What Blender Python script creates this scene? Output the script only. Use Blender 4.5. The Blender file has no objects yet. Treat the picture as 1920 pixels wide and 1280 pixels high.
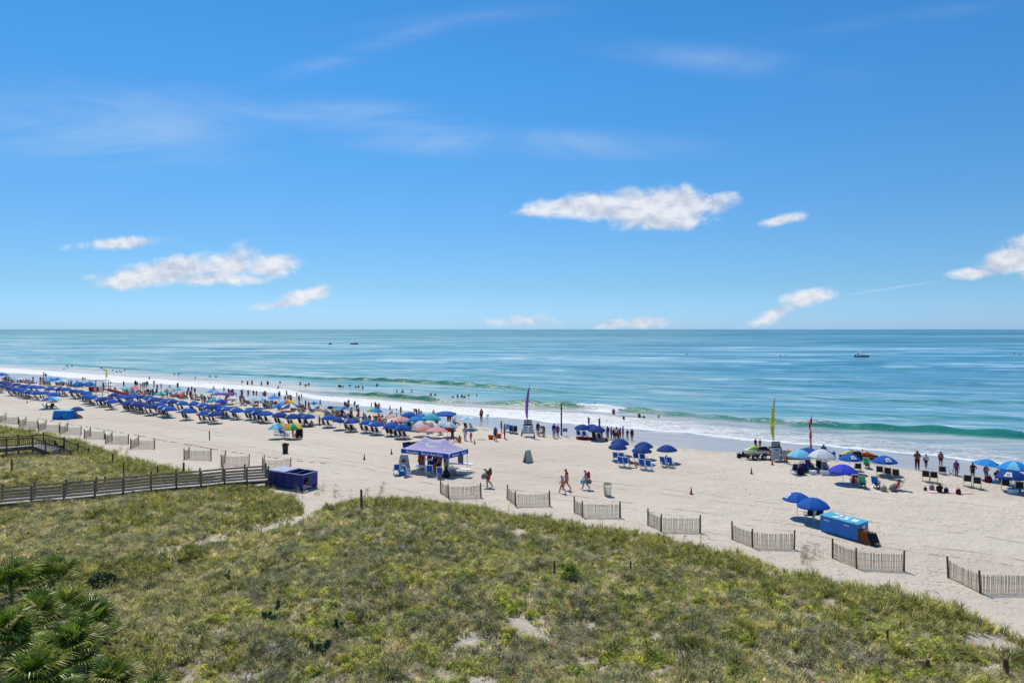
import bpy, bmesh, math, random
from mathutils import Vector, Matrix, Euler, noise
import numpy as np

sc = bpy.context.scene
C = sc.collection
R = math.radians
rnd = random.Random(7)
PI = math.pi

# ------------------------------------------------------------------ camera
CAM_H = 13.5
F = 1280.0            # focal length in pixels of the 1920 px wide frame (24 mm lens)
HZ = 617.0            # horizon row
cd = bpy.data.cameras.new('camera')
cam = bpy.data.objects.new('camera', cd)
C.objects.link(cam)
cam.location = (0, 0, CAM_H)
cam.rotation_euler = (R(90), 0, 0)
cd.lens = 24.0
cd.sensor_width = 36.0
cd.shift_y = -23.0 / 1920.0
cd.clip_start = 0.5
cd.clip_end = 120000.0
sc.camera = cam

# ------------------------------------------------------------------ sun, sky, exposure
SUN_DIR = Vector((-0.175, 0.484, 0.857)).normalized()     # towards the sun
SUN_EL = math.asin(SUN_DIR.z)
SUN_AZ = math.atan2(SUN_DIR.x, SUN_DIR.y)
sd = bpy.data.lights.new('sun', 'SUN')
sd.energy = 4.3
sd.angle = R(0.53)
sd.color = (1.0, 0.93, 0.82)
sun = bpy.data.objects.new('sun', sd)
C.objects.link(sun)
sun.rotation_euler = SUN_DIR.to_track_quat('Z', 'Y').to_euler()
sun.location = (0, 0, 60)
sc.view_settings.view_transform = 'Standard'
sc.view_settings.look = 'None'
sc.view_settings.exposure = 0.0
sc.view_settings.gamma = 1.0
sc.view_settings.use_curve_mapping = False


class NT:
    """small helper to write node trees"""
    def __init__(self, tree):
        self.t = tree
        self.n = tree.nodes
        self.l = tree.links

    def new(self, typ, **kw):
        nd = self.n.new(typ)
        for k, v in kw.items():
            setattr(nd, k, v)
        return nd

    def put(self, sock, val):
        if isinstance(val, bpy.types.NodeSocket):
            self.l.new(val, sock)
        elif val is not None:
            if sock.type == 'RGBA' and len(val) == 3:
                val = (val[0], val[1], val[2], 1)
            sock.default_value = val

    def math(self, op, a, b=None, c=None, clamp=False):
        nd = self.new('ShaderNodeMath', operation=op)
        nd.use_clamp = clamp
        self.put(nd.inputs[0], a)
        if b is not None:
            self.put(nd.inputs[1], b)
        if c is not None:
            self.put(nd.inputs[2], c)
        return nd.outputs[0]

    def vmath(self, op, a, b=None):
        nd = self.new('ShaderNodeVectorMath', operation=op)
        self.put(nd.inputs[0], a)
        if b is not None:
            self.put(nd.inputs[1], b)
        return nd.outputs[0]

    def noise(self, vec, scale, detail=2.0, rough=0.5, dist=0.0, out='Fac'):
        nd = self.new('ShaderNodeTexNoise')
        if vec is not None:
            self.l.new(vec, nd.inputs['Vector'])
        nd.inputs['Scale'].default_value = scale
        nd.inputs['Detail'].default_value = detail
        nd.inputs['Roughness'].default_value = rough
        nd.inputs['Distortion'].default_value = dist
        return nd.outputs[out]

    def ramp(self, fac, stops, interp='LINEAR'):
        nd = self.new('ShaderNodeValToRGB')
        cr = nd.color_ramp
        cr.interpolation = interp
        while len(cr.elements) > 1:
            cr.elements.remove(cr.elements[-1])
        for i, (p, c) in enumerate(stops):
            e = cr.elements[0] if i == 0 else cr.elements.new(p)
            e.position = p
            if isinstance(c, (int, float)):
                c = (c, c, c)
            e.color = (c[0], c[1], c[2], 1)
        self.put(nd.inputs[0], fac)
        return nd.outputs[0]

    def mix(self, fac, a, b, blend='MIX'):
        nd = self.new('ShaderNodeMix', data_type='RGBA', blend_type=blend)
        nd.clamp_factor = True
        self.put(nd.inputs[0], fac)
        self.put(nd.inputs[6], a)
        self.put(nd.inputs[7], b)
        return nd.outputs[2]

    def maprange(self, v, a, b, c=0.0, d=1.0, smooth=True):
        nd = self.new('ShaderNodeMapRange')
        nd.interpolation_type = 'SMOOTHSTEP' if smooth else 'LINEAR'
        self.put(nd.inputs[0], v)
        nd.inputs[1].default_value = a
        nd.inputs[2].default_value = b
        nd.inputs[3].default_value = c
        nd.inputs[4].default_value = d
        return nd.outputs[0]

    def scale(self, vec, s):
        nd = self.new('ShaderNodeMapping')
        self.l.new(vec, nd.inputs[0])
        nd.inputs['Scale'].default_value = s
        return nd.outputs[0]

    def bump(self, h, strength, dist, normal=None):
        nd = self.new('ShaderNodeBump')
        nd.inputs['Strength'].default_value = strength
        nd.inputs['Distance'].default_value = dist
        self.put(nd.inputs['Height'], h)
        if normal is not None:
            self.l.new(normal, nd.inputs['Normal'])
        return nd.outputs[0]


world = bpy.data.worlds.new('World')
sc.world = world
world.use_nodes = True
w = NT(world.node_tree)
w.n.clear()
sky = w.new('ShaderNodeTexSky', sky_type='NISHITA')
sky.sun_disc = False
sky.sun_elevation = SUN_EL
sky.sun_rotation = SUN_AZ
sky.altitude = 5
sky.air_density = 1.0
sky.dust_density = 0.3
sky.ozone_density = 2.2
geo = w.new('ShaderNodeTexCoord')
dirv = geo.outputs['Generated']
sep = w.new('ShaderNodeSeparateXYZ')
w.l.new(dirv, sep.inputs[0])
# sky colour: saturate the physical sky a little towards the photograph's blue
elev = w.math('MAXIMUM', sep.outputs[2], 0.0)
tint = w.ramp(elev, [(0.0, (0.51, 0.90, 1.72)), (0.06, (0.44, 0.76, 1.16)), (0.13, (0.42, 0.78, 1.12)), (0.22, (0.375, 0.84, 1.16)),
                     (0.343, (0.31, 0.87, 1.26)), (0.431, (0.265, 0.83, 1.22)), (1.0, (0.27, 0.80, 1.15))])
skyc = w.mix(1.0, sky.outputs[0], tint, 'MULTIPLY')
# clouds, laid out by direction (slope coordinates x/y, z/y of the view ray)
yy = w.math('MAXIMUM', sep.outputs[1], 0.05)
px = w.math('DIVIDE', sep.outputs[0], yy)
pz = w.math('DIVIDE', sep.outputs[2], yy)
comb = w.new('ShaderNodeCombineXYZ')
w.l.new(px, comb.inputs[0])
w.l.new(pz, comb.inputs[1])
cv = comb.outputs[0]
n1 = w.noise(w.scale(cv, (1, 1.5, 1)), 22.0, 8.0, 0.58, 0.25)
n2 = w.noise(cv, 7.0, 3.0, 0.5)


def blob(u, v, ru, rv, s=1.0, rot=0.0):
    cx, cz = (u - 960) / F, (HZ - v) / F
    dx = w.math('SUBTRACT', px, cx)
    dz = w.math('SUBTRACT', pz, cz)
    ca, sa = math.cos(rot), math.sin(rot)
    a = w.math('ADD', w.math('MULTIPLY', dx, ca * F / ru), w.math('MULTIPLY', dz, sa * F / ru))
    b = w.math('ADD', w.math('MULTIPLY', dx, -sa * F / rv), w.math('MULTIPLY', dz, ca * F / rv))
    d = w.math('ADD', w.math('MULTIPLY', a, a), w.math('MULTIPLY', b, b))
    return w.math('MULTIPLY', w.math('SUBTRACT', 1.0, w.math('SQRT', d)), s)


blobs = [(1095, 384, 120, 24, 1.0, .08), (1240, 388, 115, 40, 1.25, 0.0), (1165, 398, 150, 22, 1.0, -.05), (1235, 415, 90, 20, .9, 0),
         (1020, 396, 80, 10, .8, .05), (1325, 386, 55, 22, .85, .1), (1190, 368, 60, 20, .8, 0),
         (1466, 413, 45, 11, .75, .2), (225, 456, 90, 11, .62, 0.05),
         (310, 512, 125, 27, 1.05, .12), (430, 498, 80, 34, .85, .15), (505, 498, 62, 28, 1.1, .1), (400, 520, 130, 17, .8, .0), (240, 530, 65, 12, .8, .1),
         (575, 553, 50, 14, .75, .25), (530, 570, 55, 8, .5, .1),
         (985, 602, 60, 13, .6, 0), (1210, 605, 45, 11, .8, 0), (1150, 608, 40, 9, .55, .2),
         (1512, 558, 48, 17, .8, .2), (1450, 590, 70, 12, .55, .4), (1900, 488, 75, 26, 1.2, .25), (1835, 512, 60, 11, .85, .05), (1960, 480, 80, 45, 1.2, 0)]
acc = None
for b_ in blobs:
    q = blob(*b_)
    acc = q if acc is None else w.math('MAXIMUM', acc, q)
dens = w.math('ADD', acc, w.math('MULTIPLY', w.math('SUBTRACT', n1, 0.5), 1.55))
dens = w.math('ADD', dens, w.math('MULTIPLY', w.math('SUBTRACT', n2, 0.5), 0.5))
cl = w.maprange(dens, -0.16, 0.56, 0.0, 1.0)
cl = w.math('MULTIPLY', cl, 0.90)
cvo = w.vmath('ADD', cv, (0.002, 0.011, 0.0))
n1b = w.noise(w.scale(cvo, (1, 1.5, 1)), 22.0, 8.0, 0.58, 0.25)
shade = w.math('ADD', 0.5, w.math('MULTIPLY', w.math('SUBTRACT', n1, n1b), 1.3))
ccol = w.ramp(shade, [(0.30, (5.6, 6.1, 7.2)), (0.50, (7.4, 7.7, 8.4)), (0.66, (8.8, 8.9, 9.2))])
# thin high cirrus in soft streaks
cmap = w.new('ShaderNodeMapping')
w.l.new(cv, cmap.inputs[0])
cmap.inputs['Rotation'].default_value = (0, 0, R(7))
cmap.inputs['Scale'].default_value = (1.0, 4.5, 1)
ci = w.noise(cmap.outputs[0], 2.6, 8.0, 0.62, 0.6)
area = w.math('MAXIMUM', blob(130, 235, 420, 95, 1.3, -.05), blob(640, 215, 380, 42, 1.2, -.12))
area = w.math('MAXIMUM', area, blob(620, 115, 330, 24, .85, .33))
area = w.math('MAXIMUM', area, blob(1000, 270, 420, 34, 1.2, -.02))
area = w.math('MAXIMUM', area, blob(1340, 110, 290, 34, .75, -.12))
area = w.math('MAXIMUM', area, blob(900, 30, 240, 18, .3, .1))
area = w.math('MAXIMUM', area, w.math('MULTIPLY', blob(1700, 35, 260, 14, .5, .15), .5))
ca_ = w.math('MULTIPLY', w.maprange(area, -0.25, 1.0), w.maprange(ci, 0.33, 0.78))
cir = w.math('MULTIPLY', ca_, 0.34)
# one straight thin contrail low on the right
tr = w.maprange(blob(1672, 540, 115, 2.6, 1.0, .155), 0.0, 0.5)
cir = w.math('MAXIMUM', cir, w.math('MULTIPLY', tr, 0.22))
c1 = w.mix(cir, skyc, (7.0, 7.8, 9.0))
c2 = w.mix(cl, c1, ccol)
bg = w.new('ShaderNodeBackground')
w.l.new(c2, bg.inputs[0])
bg.inputs[1].default_value = 0.1
wo = w.new('ShaderNodeOutputWorld')
w.l.new(bg.outputs[0], wo.inputs[0])

# ------------------------------------------------------------------ coordinates
CT, ST = math.cos(R(32.7)), math.sin(R(32.7))


def P(u, v, z=0.0):
    """point of height z seen at column u, row v of the 1920x1280 photograph"""
    Y = F * (CAM_H - z) / (v - HZ)
    return Vector(((u - 960) / F * Y, Y, z))


def ts(x, y):
    return (-CT * x + ST * y, ST * x + CT * y)


def xy(t, s):
    return (-CT * t + ST * s, ST * t + CT * s)


def contour(pts, z=0.0):
    """table (u, v) -> sorted arrays t, s"""
    a = []
    for u, v in pts:
        p = P(u, v, z)
        a.append(ts(p.x, p.y))
    a.sort()
    tt = np.array([q[0] for q in a])
    ss = np.array([q[1] for q in a])
    return tt, ss


def cval(c, t):
    return np.interp(t, c[0], c[1])


WL = -0.30
WETA = contour([(0, 712), (100, 718), (200, 724), (300, 731), (400, 741), (500, 752), (600, 764), (700, 774), (800, 787), (900, 801), (1000, 812),
                (1100, 821), (1200, 832), (1300, 843), (1400, 851), (1500, 860), (1600, 867), (1700, 881), (1800, 895), (1920, 911)], 0.0)
SWSH = contour([(0, 698), (100, 705), (200, 716), (300, 721), (400, 728), (500, 736), (560, 744), (600, 752), (650, 758), (700, 763), (750, 769), (850, 779),
                (950, 785), (1000, 788), (1100, 798), (1200, 808), (1300, 816), (1400, 825), (1500, 834), (1600, 842), (1700, 855),
                (1800, 865), (1920, 876)], WL)
FOAM = contour([(0, 688), (100, 694), (200, 702), (300, 709), (400, 717), (500, 724), (550, 731), (600, 741), (700, 747), (800, 756), (900, 762),
                (1000, 768), (1100, 772), (1200, 781), (1300, 790), (1400, 799), (1500, 806), (1600, 813), (1700, 823),
                (1800, 832), (1920, 843)], WL)
VEG = contour([(0, 800), (60, 811), (130, 824), (180, 840), (230, 857), (280, 870), (330, 882), (390, 895), (450, 907), (520, 926), (555, 948),
               (600, 962), (640, 945), (680, 940), (720, 938), (830, 944), (900, 955), (960, 969), (1040, 975), (1140, 990), (1230, 1006), (1290, 1020),
               (1340, 1034), (1400, 1042), (1450, 1058), (1500, 1072), (1560, 1088), (1640, 1098), (1700, 1112), (1800, 1142),
               (1860, 1170), (1920, 1197)], 0.15)


def smooth(a, b, x):
    q = np.clip((x - a) / (b - a), 0, 1)
    return q * q * (3 - 2 * q)


PATH = [P(640, 918), P(600, 948), P(560, 982, .3), P(480, 1000, .5), P(415, 1010, .6), P(300, 1035, .8)]


def path_d(x, y):
    best = 1e9
    for a, b in zip(PATH[:-1], PATH[1:]):
        dx, dy = b.x - a.x, b.y - a.y
        q = max(0, min(1, ((x - a.x) * dx + (y - a.y) * dy) / (dx * dx + dy * dy)))
        best = min(best, math.hypot(x - a.x - q * dx, y - a.y - q * dy))
    return best


def fbm(x, y, sc_, seed=0.0, octv=3):
    return noise.fractal(Vector((x / sc_ + seed, y / sc_ - seed, seed * 1.7)), 1.0, 2.0, octv)


def ground(x, y):
    t, s = ts(x, y)
    a = float(cval(WETA, t))
    b = float(cval(SWSH, t))
    d = float(cval(VEG, t))
    z = 0.0
    if s > a:
        z = WL * (s - a) / max(b - a, 0.5) if s < b else max(-2.5, WL - (s - b) * 0.045)
    e = d + 1.2 - s
    if e > 0 and y > -40:
        k = 1 - math.exp(-e / 7.0)
        k2 = min(1, e / 3.0)
        z += 1.05 * k * k2 + 0.45 * k2 * k * fbm(x, y, 9.0, 3.1) + 0.13 * k2 * fbm(x, y, 2.2, 8.3)
        pd = path_d(x, y)
        if pd < 3:
            z -= 0.3 * k2 * (1 - pd / 3) ** 2
    z += 0.045 * fbm(x, y, 5.0, 1.3) * (1.0 if s < a else 0.25)
    return z


def G(u, v):
    z = 0.0
    for _ in range(6):
        p = P(u, v, z)
        z = 0.5 * z + 0.5 * ground(p.x, p.y)
    return Vector((p.x, p.y, ground(p.x, p.y)))


# ------------------------------------------------------------------ materials
MATS = {}


def mat(name, color, rough=0.7, spec=0.3, var=0.12, nscale=6.0, metallic=0.0, transl=0.0, emis=None):
    if name in MATS:
        return MATS[name]
    m = bpy.data.materials.new(name)
    m.use_nodes = True
    q = NT(m.node_tree)
    pb = q.n['Principled BSDF']
    tc = q.new('ShaderNodeTexCoord')
    nz = q.noise(tc.outputs['Object'], nscale, 4.0, 0.6)
    lo = tuple(c * (1 - var) for c in color)
    hi = tuple(min(1, c * (1 + var)) for c in color)
    q.l.new(q.ramp(nz, [(0.3, lo), (0.7, hi)]), pb.inputs['Base Color'])
    pb.inputs['Roughness'].default_value = rough
    pb.inputs['Specular IOR Level'].default_value = spec
    pb.inputs['Metallic'].default_value = metallic
    if transl > 0:
        tr = q.new('ShaderNodeBsdfTranslucent')
        tr.inputs[0].default_value = (color[0], color[1], color[2], 1)
        mx = q.new('ShaderNodeMixShader')
        mx.inputs[0].default_value = transl
        q.l.new(pb.outputs[0], mx.inputs[1])
        q.l.new(tr.outputs[0], mx.inputs[2])
        q.l.new(mx.outputs[0], q.n['Material Output'].inputs[0])
    MATS[name] = m
    return m


def cloth(name, color, tr=0.22):
    return mat('cloth_' + name, color, 0.75, 0.2, 0.10, 3.0, transl=tr)


NAVY = cloth('navy', (0.006, 0.052, 0.26))
ROYAL = cloth('royal', (0.004, 0.105, 0.46))
AZURE = cloth('azure', (0.02, 0.27, 0.72))
SKYB = cloth('sky_blue', (0.20, 0.58, 0.78))
TEAL = cloth('teal', (0.03, 0.45, 0.55))
WHITE = cloth('white', (0.72, 0.74, 0.75))
CREAM = cloth('cream', (0.75, 0.68, 0.40))
PINK = cloth('pink', (0.72, 0.36, 0.34))
ROSE = cloth('rose', (0.70, 0.20, 0.34))
RED = cloth('red', (0.62, 0.03, 0.025))
ORANGE = cloth('orange', (0.75, 0.16, 0.02))
YELLOW = cloth('yellow', (0.75, 0.58, 0.03))
LIME = cloth('lime', (0.35, 0.60, 0.05))
GREEN = cloth('green', (0.03, 0.32, 0.14))
VIOLET = cloth('violet', (0.045, 0.07, 0.60))
MAUVE = cloth('mauve', (0.35, 0.28, 0.36))
LILAC = cloth('lilac', (0.58, 0.53, 0.80), 0.35)
BLACKC = cloth('charcoal', (0.018, 0.02, 0.028), 0.05)
GREYC = cloth('grey', (0.22, 0.23, 0.25))
DNAVY = cloth('deep_navy', (0.010, 0.014, 0.045), 0.05)
CHBLUE = cloth('chair_blue', (0.006, 0.085, 0.44), 0.1)
MAROON = cloth('maroon', (0.16, 0.012, 0.03))
PURPLE = cloth('purple', (0.16, 0.05, 0.32))
BEIGE = cloth('beige', (0.45, 0.38, 0.28))
OLIVE = cloth('olive', (0.10, 0.11, 0.07))
LTBLUE = cloth('light_denim', (0.25, 0.38, 0.55))
WMETAL = mat('white_metal', (0.75, 0.75, 0.74), 0.4, 0.5, 0.05)
WOODL = mat('pale_wood', (0.62, 0.50, 0.36), 0.8, 0.2, 0.25, 14)
STEEL = mat('steel', (0.42, 0.42, 0.42), 0.35, 0.5, 0.1, 5, 0.6)
BLACK = mat('black_rubber', (0.016, 0.016, 0.018), 0.7, 0.3, 0.2)
SLATW = mat('weathered_slat', (0.60, 0.49, 0.36), 0.9, 0.15, 0.35, 9)
SLATD = mat('weathered_slat_dark', (0.38, 0.29, 0.20), 0.9, 0.15, 0.35, 9)
POSTW = mat('fence_post_wood', (0.15, 0.09, 0.052), 0.9, 0.15, 0.35, 7)
WALKW = mat('boardwalk_wood', (0.34, 0.255, 0.18), 0.85, 0.2, 0.35, 5)
WALKP = mat('boardwalk_post_wood', (0.16, 0.125, 0.085), 0.85, 0.2, 0.35, 5)
DECKW = mat('deck_board_wood', (0.46, 0.43, 0.39), 0.85, 0.2, 0.3, 5)
DUMPB = mat('dumpster_paint', (0.028, 0.040, 0.20), 0.45, 0.4, 0.3, 2.5)
DUMPL = mat('dumpster_lid_plastic', (0.36, 0.38, 0.50), 0.5, 0.4, 0.15, 3)
DARKIN = mat('dark_interior', (0.01, 0.008, 0.01), 0.9, 0.1)
BOXB = mat('storage_box_paint', (0.008, 0.165, 0.55), 0.45, 0.35, 0.12, 2)
BOXT = mat('storage_lid_paint', (0.06, 0.36, 0.52), 0.5, 0.35, 0.12, 2)
WPAINT = mat('white_paint', (0.75, 0.76, 0.77), 0.5, 0.4, 0.06)
SIGNW = mat('sign_board_white', (0.58, 0.58, 0.66), 0.5, 0.4, 0.05)
REDP = mat('red_paint', (0.42, 0.012, 0.02), 0.5, 0.4, 0.15)
ORANP = mat('orange_plastic', (0.70, 0.06, 0.01), 0.5, 0.4, 0.05)
CONEP = mat('cone_plastic', (0.42, 0.035, 0.012), 0.6, 0.3, 0.1)
BINB = mat('bin_brown', (0.045, 0.038, 0.032), 0.7, 0.3, 0.25)
BANAY = mat('banana_yellow', (0.72, 0.36, 0.015), 0.4, 0.4, 0.06)
HULLW = mat('hull_white', (0.72, 0.74, 0.72), 0.3, 0.5, 0.04)
LIMEP = mat('lime_gelcoat', (0.38, 0.62, 0.02), 0.3, 0.5, 0.05)
YGP = mat('yellow_green_gelcoat', (0.55, 0.58, 0.08), 0.3, 0.5, 0.05)
ORGP = mat('orange_gelcoat', (0.66, 0.14, 0.03), 0.3, 0.5, 0.05)
COOLB = mat('cooler_blue', (0.02, 0.14, 0.40), 0.5, 0.4, 0.08)
CORK = mat('wood_orange', (0.36, 0.15, 0.05), 0.7, 0.2, 0.35, 10)
PALE = mat('tan_canvas', (0.46, 0.44, 0.37), 0.8, 0.2, 0.15, 3)
SKIN = [mat('skin_light', (0.50, 0.29, 0.20), 0.6, 0.3, 0.06), mat('skin_tan', (0.36, 0.19, 0.12), 0.6, 0.3, 0.06),
        mat('skin_brown', (0.17, 0.085, 0.05), 0.6, 0.3, 0.06), mat('skin_dark', (0.07, 0.036, 0.022), 0.6, 0.3, 0.06)]
HAIR = [mat('hair_dark', (0.02, 0.013, 0.009), 0.7), mat('hair_brown', (0.07, 0.038, 0.02), 0.7), mat('hair_blond', (0.32, 0.2, 0.09), 0.7)]


# ------------------------------------------------------------------ object helpers
REG = []     # labelled things: (object, description, column, row, where)


class MB:
    """mesh builder with material slots"""
    def __init__(self):
        self.v, self.f, self.m = [], [], []

    def add(self, vs, fs, mi=0):
        o = len(self.v)
        self.v += [tuple(x) for x in vs]
        self.f += [tuple(i + o for i in f) for f in fs]
        self.m += [mi] * len(fs)

    def box(self, c, d, mi=0, rot=None, taper=1.0):
        vs = []
        for z in (-1, 1):
            k = taper if z > 0 else 1
            for x, y in ((-1, -1), (1, -1), (1, 1), (-1, 1)):
                q = Vector((x * d[0] / 2 * k, y * d[1] / 2 * k, z * d[2] / 2))
                if rot is not None:
                    q = rot @ q
                vs.append(q + Vector(c))
        self.add(vs, [(0, 3, 2, 1), (4, 5, 6, 7), (0, 1, 5, 4), (1, 2, 6, 5), (2, 3, 7, 6), (3, 0, 4, 7)], mi)

    def tube(self, a, b, r, mi=0, n=6, r2=None):
        a, b = Vector(a), Vector(b)
        r2 = r if r2 is None else r2
        d = (b - a)
        if d.length < 1e-6:
            return
        d.normalize()
        q = d.to_track_quat('Z', 'Y')
        vs = []
        for p, rr in ((a, r), (b, r2)):
            for i in range(n):
                an = 2 * PI * i / n
                vs.append(p + q @ Vector((rr * math.cos(an), rr * math.sin(an), 0)))
        fs = [(i, (i + 1) % n, n + (i + 1) % n, n + i) for i in range(n)]
        fs += [tuple(range(n))[::-1], tuple(range(n, 2 * n))]
        self.add(vs, fs, mi)

    def bar(self, a, b, w_, h_, mi=0):
        """rectangular bar from a to b, w_ wide sideways, h_ high"""
        a, b = Vector(a), Vector(b)
        d = b - a
        L = d.length
        x = d.normalized()
        up = Vector((0, 0, 1)) if abs(x.z) < 0.95 else Vector((0, 1, 0))
        y = up.cross(x).normalized()
        z = x.cross(y)
        rot = Matrix((x, y, z)).transposed()
        self.box((a + b) / 2, (L, w_, h_), mi, rot)

    def lathe(self, prof, n=10, mi=0, c=(0, 0, 0)):
        vs = []
        for r, z in prof:
            for i in range(n):
                an = 2 * PI * i / n
                vs.append((c[0] + r * math.cos(an), c[1] + r * math.sin(an), c[2] + z))
        fs = []
        for k in range(len(prof) - 1):
            for i in range(n):
                fs.append((k * n + i, k * n + (i + 1) % n, (k + 1) * n + (i + 1) % n, (k + 1) * n + i))
        fs.append(tuple(range(n))[::-1])
        fs.append(tuple(range((len(prof) - 1) * n, len(prof) * n)))
        self.add(vs, fs, mi)

    def loft(self, rings, mi=0, cap=True):
        n = len(rings[0])
        vs = [p for r_ in rings for p in r_]
        fs = []
        for k in range(len(rings) - 1):
            for i in range(n):
                fs.append((k * n + i, k * n + (i + 1) % n, (k + 1) * n + (i + 1) % n, (k + 1) * n + i))
        if cap:
            fs.append(tuple(range(n))[::-1])
            fs.append(tuple(range((len(rings) - 1) * n, len(rings) * n)))
        self.add(vs, fs, mi)

    def mesh(self, name, mats, smooth_=False):
        me = bpy.data.meshes.new(name)
        me.from_pydata(self.v, [], self.f)
        if not isinstance(mats, (list, tuple)):
            mats = [mats]
        for m_ in mats:
            me.materials.append(m_)
        me.polygons.foreach_set('material_index', self.m)
        if smooth_:
            me.polygons.foreach_set('use_smooth', [True] * len(self.f))
        me.update()
        return me


def link(name, data, parent=None, loc=(0, 0, 0), rz=0.0, rot=None, scale=None):
    o = bpy.data.objects.new(name, data)
    C.objects.link(o)
    o.location = loc
    o.rotation_euler = rot if rot is not None else (0, 0, rz)
    if scale is not None:
        o.scale = scale if hasattr(scale, '__len__') else (scale,) * 3
    if parent is not None:
        o.parent = parent
    return o


def thing(o, desc, cat, group=None, where=None, mark=True):
    """desc: what it looks like; where: place phrase (None: filled in from the position)"""
    o['category'] = cat
    o['label'] = desc
    if group:
        o['group'] = group
    if mark:
        REG.append((o, desc, where))
    return o


def structure(o, label=None):
    o['kind'] = 'structure'
    if label:
        o['label'] = label
    return o


def slots(o, mats):
    for i, m_ in enumerate(mats):
        o.material_slots[i].link = 'OBJECT'
        o.material_slots[i].material = m_


# ------------------------------------------------------------------ terrain
def axis(a, b, step, lo, hi, g=1.25):
    arr = list(np.arange(a, b + 1e-6, step))
    d, x = step, b
    while x < hi:
        d *= g
        x += d
        arr.append(x)
    d, x, pre = step, a, []
    while x > lo:
        d *= g
        x -= d
        pre.append(x)
    return np.array(pre[::-1] + arr)


def grid_obj(name, T, S, hfun, attrs=()):
    nt, ns = len(T), len(S)
    verts = np.zeros((nt * ns, 3))
    uv = np.zeros((nt * ns, 2))
    k = 0
    extra = {a: np.zeros(nt * ns) for a in attrs}
    for i, t in enumerate(T):
        for j, s in enumerate(S):
            x, y = xy(t, s)
            r_ = hfun(x, y, t, s)
            verts[k] = (x, y, r_[0])
            for a, val in zip(attrs, r_[1:]):
                extra[a][k] = val
            uv[k] = (t, s)
            k += 1
    return finish_grid(name, nt, ns, verts, uv, extra)


def finish_grid(name, nt, ns, verts, uv, extra):
    idx = np.arange(nt * ns).reshape(nt, ns)
    f = np.stack([idx[:-1, :-1], idx[:-1, 1:], idx[1:, 1:], idx[1:, :-1]], -1).reshape(-1, 4)
    me = bpy.data.meshes.new(name)
    me.vertices.add(len(verts))
    me.vertices.foreach_set('co', verts.ravel())
    me.loops.add(f.size)
    me.loops.foreach_set('vertex_index', f.ravel())
    me.polygons.add(len(f))
    me.polygons.foreach_set('loop_start', np.arange(0, f.size, 4))
    me.polygons.foreach_set('loop_total', np.full(len(f), 4))
    me.polygons.foreach_set('use_smooth', np.ones(len(f), dtype=bool))
    me.update(calc_edges=True)
    me.validate()
    for a, val in extra.items():
        at = me.attributes.new(a, 'FLOAT', 'POINT')
        at.data.foreach_set('value', val.astype(np.float32))
    at = me.attributes.new('shore', 'FLOAT_VECTOR', 'POINT')
    v3 = np.zeros((len(uv), 3), dtype=np.float32)
    v3[:, :2] = uv
    at.data.foreach_set('vector', v3.ravel())
    # faces should look up
    if me.polygons[0].normal.z < 0:
        me.flip_normals()
    o = bpy.data.objects.new(name, me)
    C.objects.link(o)
    return o


BARE = [(P(1447, 1062, .6), 1.1), (P(985, 1165, 1.0), 1.0), (P(1005, 1175, 1), .8), (P(880, 1195, 1), .8), (P(1600, 1118, .4), .9), (P(1560, 1135, .5), .7),
        (P(650, 1085, 1), .7), (P(1385, 1045, .5), .8), (P(975, 1000, .5), .8), (P(1000, 985, .4), .7), (P(1190, 1010, .4), .7), (P(1210, 1022, .5), .7), (P(10, 878, .8), 2.0), (P(15, 905, .8), 1.2), (P(290, 962, .8), 1.0),
        (P(830, 1270, 1), .7), (P(460, 1270, 1), .5), (P(1860, 1205, .3), 1.6), (P(1700, 1120, .3), 1.2), (P(1230, 1185, 1.1), .5), (P(1110, 1160, 1.1), .6), (P(900, 1280, 1), .9)]


def terr(x, y, t, s):
    a = float(cval(WETA, t))
    d = float(cval(VEG, t))
    wet = smooth(a - 1.6, a + 0.8, s + 1.2 * fbm(x, y, 6.0, 5.5))
    veg = smooth(-1.0, 2.5, d - s)
    if 38 < y < 66 and -30 < x < -8:
        veg *= smooth(.5, 1.25, path_d(x, y))
    if y < 60:
        for p, r0 in BARE:
            dd = math.hypot(x - p.x, y - p.y)
            r0 *= .7
            if dd < r0 * 1.6:
                veg *= smooth(r0 * .6, r0 * 1.5, dd)
    return ground(x, y), wet, veg


T_ = axis(-60, 240, 0.75, -400, 3000, 1.3)
S_ = np.concatenate([axis(-14, 10, 1.0, -300, 9.5, 1.3), np.arange(10.5, 60, 0.5), np.arange(60, 125, 1.0), [130, 140, 160, 200]])
beach = grid_obj('sand_beach', T_, S_, terr, ('wet', 'veg'))
structure(beach, 'pale sand beach rising into vegetated dunes')
m = bpy.data.materials.new('sand')
m.use_nodes = True
q = NT(m.node_tree)
pb = q.n['Principled BSDF']
at = q.new('ShaderNodeAttribute', attribute_name='shore')
sv = at.outputs['Vector']
wet = q.new('ShaderNodeAttribute', attribute_name='wet').outputs['Fac']
veg = q.new('ShaderNodeAttribute', attribute_name='veg').outputs['Fac']
big = q.noise(q.scale(sv, (0.35, 1, 1)), 0.12, 4.0, 0.55)
fine = q.noise(sv, 2.2, 8.0, 0.72)
spk = q.noise(sv, 7.0, 3.0, 0.6)
col = q.ramp(big, [(0.3, (0.53, 0.455, 0.365)), (0.7, (0.63, 0.555, 0.46))])
col = q.mix(q.math('MULTIPLY', q.maprange(fine, 0.35, 0.75), 0.35), col, (0.60, 0.56, 0.50))
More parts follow.
